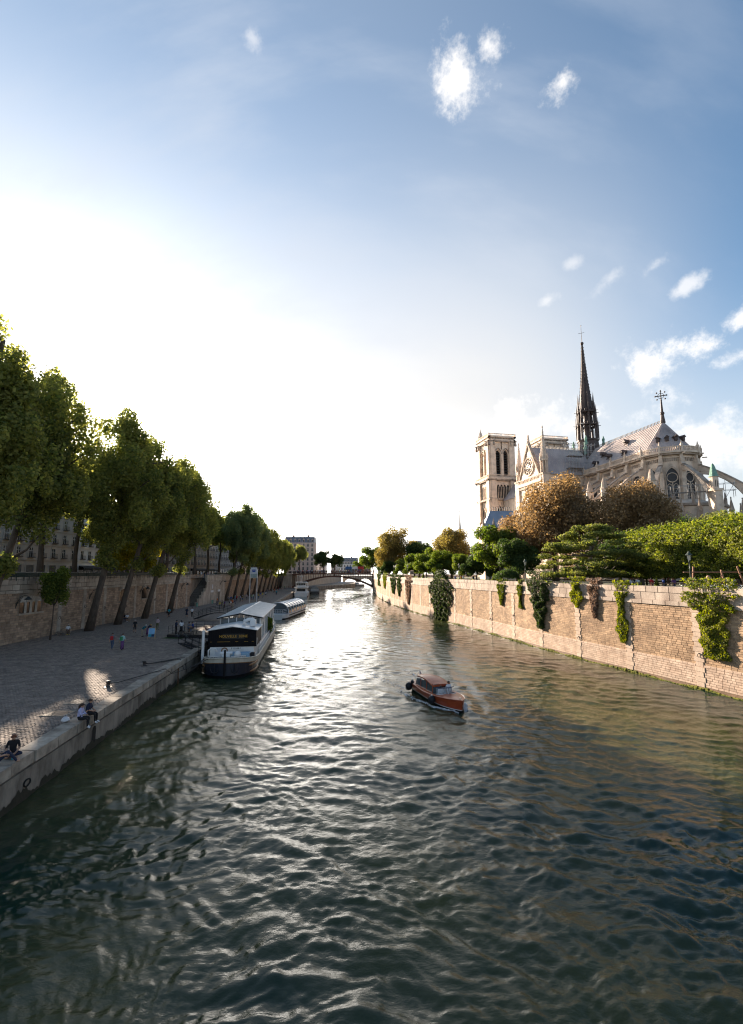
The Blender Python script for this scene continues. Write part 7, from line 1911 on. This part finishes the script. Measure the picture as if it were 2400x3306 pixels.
# the crowd by the doors and along the far quay
r_ = random.Random(21); TOPS = ['white', 'navy', 'red', 'grey', 'black', 'orange', 'blue', 'pink', 'teal', 'green', 'beige', 'lilac', 'mint', 'purple', 'cyan', 'yellow', 'brown', 'denim', 'olive']; BOTS = ['denim', 'black', 'beige', 'navy', 'grey', 'brown']
used = set()
def crowd(px, py, z, where, grp, Y=None, full=True, unique=True, face=None):
    for _ in range(200):
        tp, bt = r_.choice(TOPS), r_.choice(BOTS)
        if not unique or (tp, bt, where) not in used: break
    used.add((tp, bt, where)); loc = gp(px, py, z) if Y is None else Vector(((px - 1200) / 1518 * Y, Y, z))
    lb = 'person in %s top and %s %s %s' % (tp, bt, 'shorts' if (px % 3 == 0) else 'trousers', where) if unique else where
    person(r_.choice(('stand', 'walk', 'talk', 'hips', 'walk')), loc, face if face is not None else r_.uniform(0, 360), lb, tp, bt, r_.choice(list(HAIRM)), r_.choice(('short', 'long')), shin='skin' if px % 3 == 0 else None, s=r_.uniform(.92, 1.06), group=grp, full=full)
for px, py in ((701, 1952), (710, 1964), (717, 1964), (725, 1963), (737, 1945), (744, 1962), (750, 1958), (746, 1944), (757, 1950), (760, 1941), (764, 1942), (742, 1968), (752, 1968), (776, 1942), (783, 1942), (797, 1936)):
    crowd(px, py, QZ, 'in the crowd by the bastion doors', 'crowd by the bastion doors')
for px, py in ((813, 1937), (818, 1936), (835, 1933), (841, 1928), (848, 1930), (858, 1926), (863, 1915), (870, 1913), (878, 1912), (886, 1914), (893, 1910), (900, 1908), (909, 1906), (919, 1902), (924, 1904), (931, 1903), (937, 1900), (893, 1921)):
    crowd(px, py, QZ, 'strolling on the far quay beyond the tall sign', 'strollers on the far quay')
for i in range(110):
    crowd(950 + i * 2.35 + r_.uniform(-1.5, 1.5), 0, 9.75, 'distant pedestrian in the crowd on the iron bridge', 'crowd on the iron bridge', 247.6 + r_.uniform(.2, 3.2), False, False)
for i in range(22):
    y = r_.uniform(150, 225); px = 1200 + 1518 * (RW.pt(RW.s_of_y(y), -1.2 - r_.uniform(0, 1.5), 0)[0]) / y
    crowd(px, 0, GZ + .55, 'distant pedestrian behind the far end of the embankment parapet', 'crowd behind the far parapet', y, False, False)
for px, Y, tp, bt, lb in ((2036, 56, 'white', 'black', 'person in white top and black trousers in the garden under the hedge'), (2044, 57.5, 'black', 'denim', 'person in dark top between two in white under the hedge'), (2057, 56, 'white', 'denim', 'person in white top and jeans in the garden under the hedge'), (2101, 55, 'red', 'brown', 'person in dark red top beside the clipped cone bush'), (2140, 56, 'blue', 'grey', 'person in blue top in the shade of the hedge'), (2157, 56.5, 'brown', 'beige', 'person in brown top and pale shorts under the hedge'), (2173, 54, 'purple', 'denim', 'person in purple top standing left of the near lamp post'),
                          (1470, 110, 'blue', 'denim', 'person in blue behind the parapet left of the middle lamp post'), (1489, 105, 'orange', 'black', 'person in orange behind the parapet at the middle lamp post'), (1496, 108, 'white', 'grey', 'person in white behind the parapet right of the middle lamp post'), (1528, 100, 'navy', 'black', 'person in navy behind the parapet, lone one')):
    person(r_.choice(('stand', 'talk', 'hips')), ((px - 1200) / 1512 * Y, Y, GZ), r_.uniform(0, 360), lb, tp, bt, r_.choice(list(HAIRM)), r_.choice(('short', 'long')))

# ---------------------------------------------------------------- things on the quay
def bicycle(loc, rz, lb, col='bike_black'):
    t = empty('bicycle', loc, rz, lb, 'bicycle'); fr = M(col, (.02, .02, .022) if col == 'bike_black' else (.10, .08, .06), .4)
    for y in (-.52, .52):
        w = MB(); w.tube([(0, y + .33 * cos(a), .34 + .33 * sin(a)) for a in np.linspace(0, 2 * pi, 21)], .018, 5, cap=False); wh = w.build('wheel', M_rubber, t)
        sp_ = MB()
        for k in range(8): a = k * pi / 4; sp_.tube([(0, y, .34), (0, y + .32 * cos(a), .34 + .32 * sin(a))], .004, 3)
        sp_.build('spokes', M('chrome', (.6, .6, .6), .2, metal=1), wh)
    f = MB(); P_ = dict(r=(0, -.52, .34), b=(0, -.05, .30), s=(0, -.17, .86), h=(0, .36, .86), f=(0, .52, .34))
    for a, b in ('rb', 'bs', 'rs', 'sh', 'bh', 'hf'): f.tube([P_[a], P_[b]], .02, 6)
    f.build('frame', fr, t); MB().tube([(0, .36, .86), (0, .34, 1.02)], .018, 5).tube([(-.27, .26, 1.04), (0, .38, 1.02), (.27, .26, 1.04)], .016, 5).build('handlebar', fr, t)
    MB().cbox(-.08, .08, -.32, -.04, .90, .95, .02).build('saddle', M_rubber, t); MB().tube([(-.09, -.05, .26), (.09, -.05, .34)], .015, 4).box(-.16, -.08, -.09, -.01, .24, .27).box(.08, .16, -.09, -.01, .33, .36).build('pedals', fr, t)
    return t


bicycle(cyc, -radians(150), 'bicycle ridden by the cyclist in cyan')
q = on_quay(588, 2061); bicycle(q, radians(98), 'parked bicycle leaning on the terrace, left one', 'bike_brown'); q = on_quay(620, 2061); bicycle(q + Vector((-1.2, -.15, 0)), radians(94), 'parked dark bicycle leaning on the terrace, right one')
# poster stand
q = on_quay(490, 2063); t = empty('poster_stand', q, .15, 'folding poster stand with blue poster on the quay', 'sign')
ptim = M('pine_batten', (.50, .36, .22), .7)
for s_ in (-1, 1):
    lg = MB()
    for x in (-.40, .36): lg.add([(x, s_ * .28 - .02, 0), (x + .05, s_ * .28 - .02, 0), (x + .05, .02 * s_ - .02, 1.35), (x, .02 * s_ - .02, 1.35), (x, s_ * .28 + .02, 0), (x + .05, s_ * .28 + .02, 0), (x + .05, .02 * s_ + .02, 1.35), (x, .02 * s_ + .02, 1.35)], [(0, 1, 2, 3), (7, 6, 5, 4), (0, 3, 7, 4), (1, 5, 6, 2), (3, 2, 6, 7)])
    lg.build('leg_frame', ptim, t)
nn = lambda z: -.28 + .26 * z / 1.35 - .035
po = MB(); po.quad((-.35, nn(.30), .30), (.36, nn(.30), .30), (.36, nn(1.3), 1.3), (-.35, nn(1.3), 1.3)); po.build('poster_sheet', M('poster_blue', (.20, .42, .66), .6), t)
po = MB(); po.quad((-.34, nn(.32) - .006, .32), (.0, nn(.32) - .006, .32), (.0, nn(.60) - .006, .60), (-.34, nn(.60) - .006, .60)).quad((.01, nn(.32) - .006, .32), (.35, nn(.32) - .006, .32), (.35, nn(.60) - .006, .60), (.01, nn(.60) - .006, .60), 1); po.build('poster_picture', [M('poster_teal', (.02, .30, .38), .6), M('poster_navy', (.02, .05, .12), .6)], t)
# terrace platform, rails, stairs to the barge
M_blk = M('black_steel', (.014, .014, .015), .5)
q0 = on_quay(598, 2062); tp = empty('terrace_platform', (q0.x, q0.y + .5, QZ), -.09, 'black terrace platform with railings beside the barge', 'platform')
MB().box(-2.6, 3.4, 0, 5.5, .05, .40).build('platform_deck', M_blk, tp)
def rails(pts, parent, mat, h=1.05, bars=(.35, .7, 1.05), name='railing', step=1.0):
    mb = MB()
    for a, b in zip(pts[:-1], pts[1:]):
        a, b = Vector(a), Vector(b); n = max(1, int((b - a).length / step))
        for k in range(n + 1): p = a.lerp(b, k / n); mb.tube([p, p + Vector((0, 0, h))], .022, 5)
        for z in bars: mb.tube([a + Vector((0, 0, z)), b + Vector((0, 0, z))], .02, 5)
    return mb.build(name, mat, parent)
rails([(-2.5, .1, .4), (-2.5, 5.4, .4), (3.3, 5.4, .4)], tp, M_blk); rails([(-.4, .1, .4), (3.3, .1, .4)], tp, M_blk)
for k in range(2):
    t = empty('deck_chair', Vector(tp.location) + Vector((1.9 + k * .8, 2.0, .42)), 2.6, ('red and white striped deck chair on the terrace, left one', 'red and white striped deck chair on the terrace, right one')[k], 'chair')
    MB().tube([(-.28, -.5, 0), (-.28, .45, .85)], .025, 5).tube([(.28, -.5, 0), (.28, .45, .85)], .025, 5).tube([(-.28, .35, 0), (-.28, -.25, .6)], .025, 5).tube([(.28, .35, 0), (.28, -.25, .6)], .025, 5).build('chair_frame', ptim, t)
    for i in range(7): x = -.26 + i * .075; MB().add([(x, -.27, .55), (x + .07, -.27, .55), (x + .07, .1, .25), (x, .1, .25), (x + .07, .44, .82), (x, .44, .82)], [(0, 1, 2, 3), (3, 2, 4, 5)]).build('canvas_stripe', M('stripe_red', (.45, .04, .04), .8) if i % 2 else M('stripe_white', (.62, .60, .58), .8), t)
t = empty('cafe_table', Vector(tp.location) + Vector((.75, 1.3, .40)), 0, 'low table between the two seated on the terrace', 'table'); MB().lathe([(0, .5), (.42, .5), (.42, .54), (0, .54)], 16).build('table_top', ptim, t); MB().tube([(0, 0, 0), (0, 0, .5)], .03, 6).lathe([(.22, 0), (.05, .04)], 10).build('leg', M_blk, t)
mat_ = on_quay(545, 2060); MB_ = MB().box(-1.2, 1.3, -.5, .5, .0, .015).build('grass_mat', M('green_mat', (.06, .12, .02), .95, (.04, .08, .015), 12), None, False, mat_ + Vector((.6, 0, .02)), -.1); tag(MB_, 'green artificial grass mat at the foot of the terrace', 'mat')
ga = Vector((tp.location.x + 3.4, tp.location.y + .6, QZ + .4)); gb_ = Bx @ Vector((-5.0, -2.2, 1.5)); ga2 = Vector((QX(54) - 2.6, 53.4, QZ + .35)); gb2 = Vector((bg.location.x - 2.75, 49.2, 1.6))
t = empty('gangway_stairs', ga2, 0, 'black steel gangway stairs with handrails down to the barge', 'stairs'); dv = gb2 - ga2; sd = Vector((dv.y, -dv.x, 0)).normalized() * .42
for s_ in (-1, 1):
    st_ = MB(); st_.tube([sd * s_, dv + sd * s_], .07, 5); st_.build('stringer', M_blk, t); rl = MB()
    for k in range(5): p = dv * (k / 4) + sd * s_; rl.tube([p, p + Vector((0, 0, 1.05))], .03, 5)
    for z in (.55, 1.05): rl.tube([sd * s_ + Vector((0, 0, z)), dv + sd * s_ + Vector((0, 0, z))], .03, 5)
    rl.build('handrail', M_blk, t)
for k in range(10): p = dv * ((k + .5) / 10); MB().tube([p - sd, p + sd], .06, 4).build('tread', M_blk, t)
# arched gangway further on
a0, a1 = gp(633, 2001, QZ), Vector((-21.2, 80.5, 2.0)); t = empty('arched_gangway', a0, 0, 'arched black gangway with curved railings reaching to the barge stern', 'gangway'); dv = a1 - a0; sd = Vector((-dv.y, dv.x, 0)).normalized() * .7; ar = lambda f: dv * f + Vector((0, 0, .25 + 1.1 * sin(pi * f)))
mb = MB()
for k in range(12): f0, f1 = k / 12, (k + 1) / 12; mb.add([ar(f0) - sd, ar(f0) + sd, ar(f1) + sd, ar(f1) - sd, ar(f0) - sd - Vector((0, 0, .12)), ar(f0) + sd - Vector((0, 0, .12)), ar(f1) + sd - Vector((0, 0, .12)), ar(f1) - sd - Vector((0, 0, .12))], [(0, 1, 2, 3), (4, 7, 6, 5), (0, 4, 5, 1), (3, 2, 6, 7), (0, 3, 7, 4), (1, 5, 6, 2)])
mb.build('walkway', M_blk, t)
for s_ in (-1, 1):
    rl = MB()
    for k in range(0, 13, 2): p = ar(k / 12) + sd * s_; rl.tube([p, p + Vector((0, 0, 1.1))], .03, 5)
    for z in (.3, .58, .85, 1.1): rl.tube([ar(k / 12) + sd * s_ + Vector((0, 0, z)) for k in range(13)], .022, 5)
    rl.build('railing', M_blk, t)
# bollards and mooring ropes
M_rope = M('rope_dark', (.05, .045, .04), .9)
bol = []
for (px, py, lb) in ((349, 2218, 'iron bollard at the quay edge nearer the seated couple'), (466, 2150, 'iron bollard at the quay edge nearer the barge')):
    q = on_quay(px, py); bol.append(q); t = empty('bollard', q, 0, lb, 'bollard'); MB().lathe([(.17, 0), (.17, .04), (.12, .06), (.12, .30), (.17, .33), (.16, .42), (0, .44)], 12).build('post', M_iron, t, True); MB().lathe([(.26, 0), (.26, .02), (.17, .021)], 12).build('base_plate', M_iron, t)
for i, (a, b, sag, lb) in enumerate(((bol[0] + Vector((0, 0, .25)), Bx @ Vector((-.9, -1.7, 1.8)), .5, 'long mooring rope from the nearer bollard to the barge bow'), (bol[1] + Vector((0, 0, .3)), Bx @ Vector((-1.6, -2.2, 1.7)), .9, 'slack mooring rope from the second bollard to the barge'), (bol[1] + Vector((0, 0, .25)), Bx @ Vector((-2.6, -2.5, 1.5)), 1.5, 'drooping black cable beside the slack mooring rope'), (Vector((QX(51) + .1, 51, 1.5)), Bx @ Vector((-2.0, -2.4, 1.2)), 1.1, 'cable loop hanging between quay and barge'))):
    t = empty('mooring_rope', a, 0, lb, 'rope'); pts = []
    for k in range(15):
        f = k / 14; p = a.lerp(b, f) - a; p.z -= sag * 4 * f * (1 - f); xe = QX((p + a).y)
        if (p + a).x < xe + .12: p.z = max(p.z, 2.02 - a.z)
        pts.append(p)
    MB().tube(pts, .028 if i == 0 else .035, 6).build('rope', M_rope, t)
# tall white sign of the river shuttle stop
q = gp(817, 1946, QZ); Ys = q.y; t = empty('tall_sign', (q.x, Ys, QZ), .25, 'tall white two-post sign with blue square emblem behind the barge', 'sign')
hw = 11.0 / 1500 * Ys
for s_ in (-1, 1): MB().tube([(s_ * hw, 0, 0), (s_ * hw, 0, 9.0)], .09, 8).build('post', M_bwhite, t)
zt = dp(817, 1832, Ys).z - QZ; zb = dp(817, 1866, Ys).z - QZ
MB().box(-hw + .1, hw - .1, -.04, .04, zb, zt).build('panel', M_notice, t)
em = MB(); w_ = hw * .45; zc = zt - (zt - zb) * .36
em.box(-w_, w_, -.06, -.042, zc - w_ * .5, zc + w_ * .5); em.box(-w_, -w_ * .45, -.06, -.042, zc + w_ * .5, zc + w_ * 1.1); em.box(w_ * .45, w_, -.06, -.042, zc + w_ * .5, zc + w_ * 1.1); em.box(-w_ * .45, w_ * .45, -.06, -.042, zc + w_ * .75, zc + w_ * 1.1); em.build('emblem', M('emblem_blue', (.03, .08, .35), .5), t)
MB().box(-hw + .12, hw - .12, -.06, -.042, zb + .05, zb + (zt - zb) * .38).build('lower_band', M('sign_grey_green', (.30, .36, .33), .6), t)
# green refuse sack holders and a post
for px, py, lb in ((234, 2035, 'pale green refuse sack holder beside the man on the stone bench'), (425, 1995, 'green refuse sack holder behind the far stone bench'), (636, 1960, 'green refuse sack holder at the foot of the staircase'), (478, 1983, 'green refuse sack holder behind the third leaning trunk'), (686, 1950, 'pale blue-green bin by the first bastion door')):
    q = on_quay(px, py); t = empty('refuse_sack_holder', q, 0, lb, 'bin'); MB().lathe([(.20, .1), (.25, .35), (.24, .9), (.27, .98), (.24, .99), (0, .95)], 12).build('sack', M('pale_green_sack', (.20, .38, .30), .6), t, True); MB().tube([(.26, 0, 0), (.26, 0, 1.05)], .03, 6).tube([(.27 * cos(a), .27 * sin(a), 1.0) for a in np.linspace(0, 2 * pi, 15)], .02, 5).build('ring_stand', M_green, t)

# ---------------------------------------------------------------- garden furniture on the right bank
M_lp = M('lamp_post_green', (.055, .075, .065), .5, metal=.3); M_lg = M('lantern_glass', (.75, .72, .62), .2, alpha=.75)
def lamp(loc, s, lb):
    t = empty('lamp_post', loc, 0, lb, 'lamp post', 'lanterns along the embankment'); t.scale = (s,) * 3
    MB().lathe([(.20, 0), (.20, .12), (.15, .2), (.16, .7), (.11, .85), (.12, 1.0), (.075, 1.15), (.06, 2.6), (.09, 2.66), (.055, 2.75), (.05, 3.3), (.09, 3.34), (.05, 3.42)], 10).build('post', M_lp, t, True)
    MB().lathe([(.13, 3.45), (.22, 3.92)], 4).build('lantern_pane', M_lg, t); cg = MB()
    for k in range(4): a = k * pi / 2; cg.tube([(.135 * cos(a), .135 * sin(a), 3.43), (.228 * cos(a), .228 * sin(a), 3.94)], .014, 4)
    cg.build('lantern_cage', M_lp, t); MB().lathe([(.30, 3.93), (.27, 3.97), (.12, 4.14), (.10, 4.24), (.04, 4.27), (0, 4.34)], 8).build('lantern_cap', M_lp, t)
def lamp_at(px, Y, lb, s=1.0): lamp(((px - 1200) / 1512 * Y, Y, GZ), s, lb)
lamp_at(2229, 43.5, 'grey-green lamp post near the right edge by the largest creeper')
lamp_at(1697, 69, 'dark lamp post left of the big dark ivy bush'); lamp_at(1483, 101, 'lamp post behind the parapet right of the ball of ivy')
lamp_at(1317, 140, 'distant lamp post left of the far dry vine', 1.1); lamp_at(1273, 165, 'distant lamp post closest to the golden tree', 1.15)
M_log = M('peeled_log', (.36, .20, .13), .85, (.26, .14, .09), 6)
t = empty('log_pergola', (33.2, 44.4, GZ), 0, 'rough log pergola below the hedge near the right edge', 'pergola')
for x, y, dx_, h in ((-1.9, 1.6, .35, 2.9), (.6, .2, -.5, 2.5), (2.4, .0, -.9, 2.9), (4.6, -.6, .2, 2.9), (1.2, 1.8, .1, 2.6)): MB().tube([(x, y, -.1), (x + dx_, y, h)], [.10, .08], 7).build('post', M_log, t)
for a, b in (((-2.6, 1.6, 2.35), (3.4, .1, 2.35)), ((3.4, -.6, 2.55), (6.2, -.7, 2.6)), ((-1.5, 1.7, 1.15), (2.9, .2, 1.2)), ((.4, 1.8, 1.6), (2.2, 1.0, 1.0))): MB().tube([a, b], .055, 6).build('cross_beam', M_log, t)
t = empty('garden_sculpture', (31.6, 44.0, GZ), 0, 'small round pale sculpture on a stake among the flowers', 'sculpture'); MB().ball((0, 0, 1.85), .2, 10).build('ball', M('terracotta_pale', (.50, .28, .18), .8), t, True); MB().lathe([(.05, 0), (.04, 1.2), (.14, 1.4), (.10, 1.6), (.04, 1.66)], 8).build('stake', M_log, t)
q = Vector(((1806 - 1200) / 1512 * 64, 64, GZ)); t = empty('garden_bench', q, .3, 'white garden bench behind the parapet right of the big dark ivy bush', 'bench')
for k in range(4): MB().box(-.8, .8, -.22 + k * .11, -.13 + k * .11, .62, .66).build('seat_slat', M_bwhite, t)
for k in range(3): MB().box(-.8, .8, .25, .28, .75 + k * .13, .85 + k * .13).build('back_slat', M_bwhite, t)
for x in (-.7, .7): MB().box(x - .04, x + .04, -.2, -.12, 0, .619).box(x - .04, x + .04, .18, .248, 0, 1.15).build('leg', M_iron, t)
t = empty('white_box', ((2110 - 1200) / 1515 * 46.5, 46.5, GZ), .2, 'small white box on the bed beside the cone bush', 'box'); MB().cbox(-.28, .28, -.2, .2, .2, .95, .02).build('box_body', M_notice, t); MB().box(-.2, -.14, -.1, .1, 0, .2).box(.14, .2, -.1, .1, 0, .2).build('box_feet', M_iron, t)
t = empty('garden_fence', (29.0 + 4.6, 51.5, GZ), .35, 'low wooden rail fence left of the near lamp post under the hedge', 'fence')
for k in range(5): MB().tube([(-4 + k * 1.6, 0, 0), (-4 + k * 1.6, 0, 1.3)], .05, 6).build('post', M_log, t)
for z in (.6, 1.15): MB().tube([(-4, 0, z), (2.4, 0, z)], .04, 6).build('rail', M_log, t)
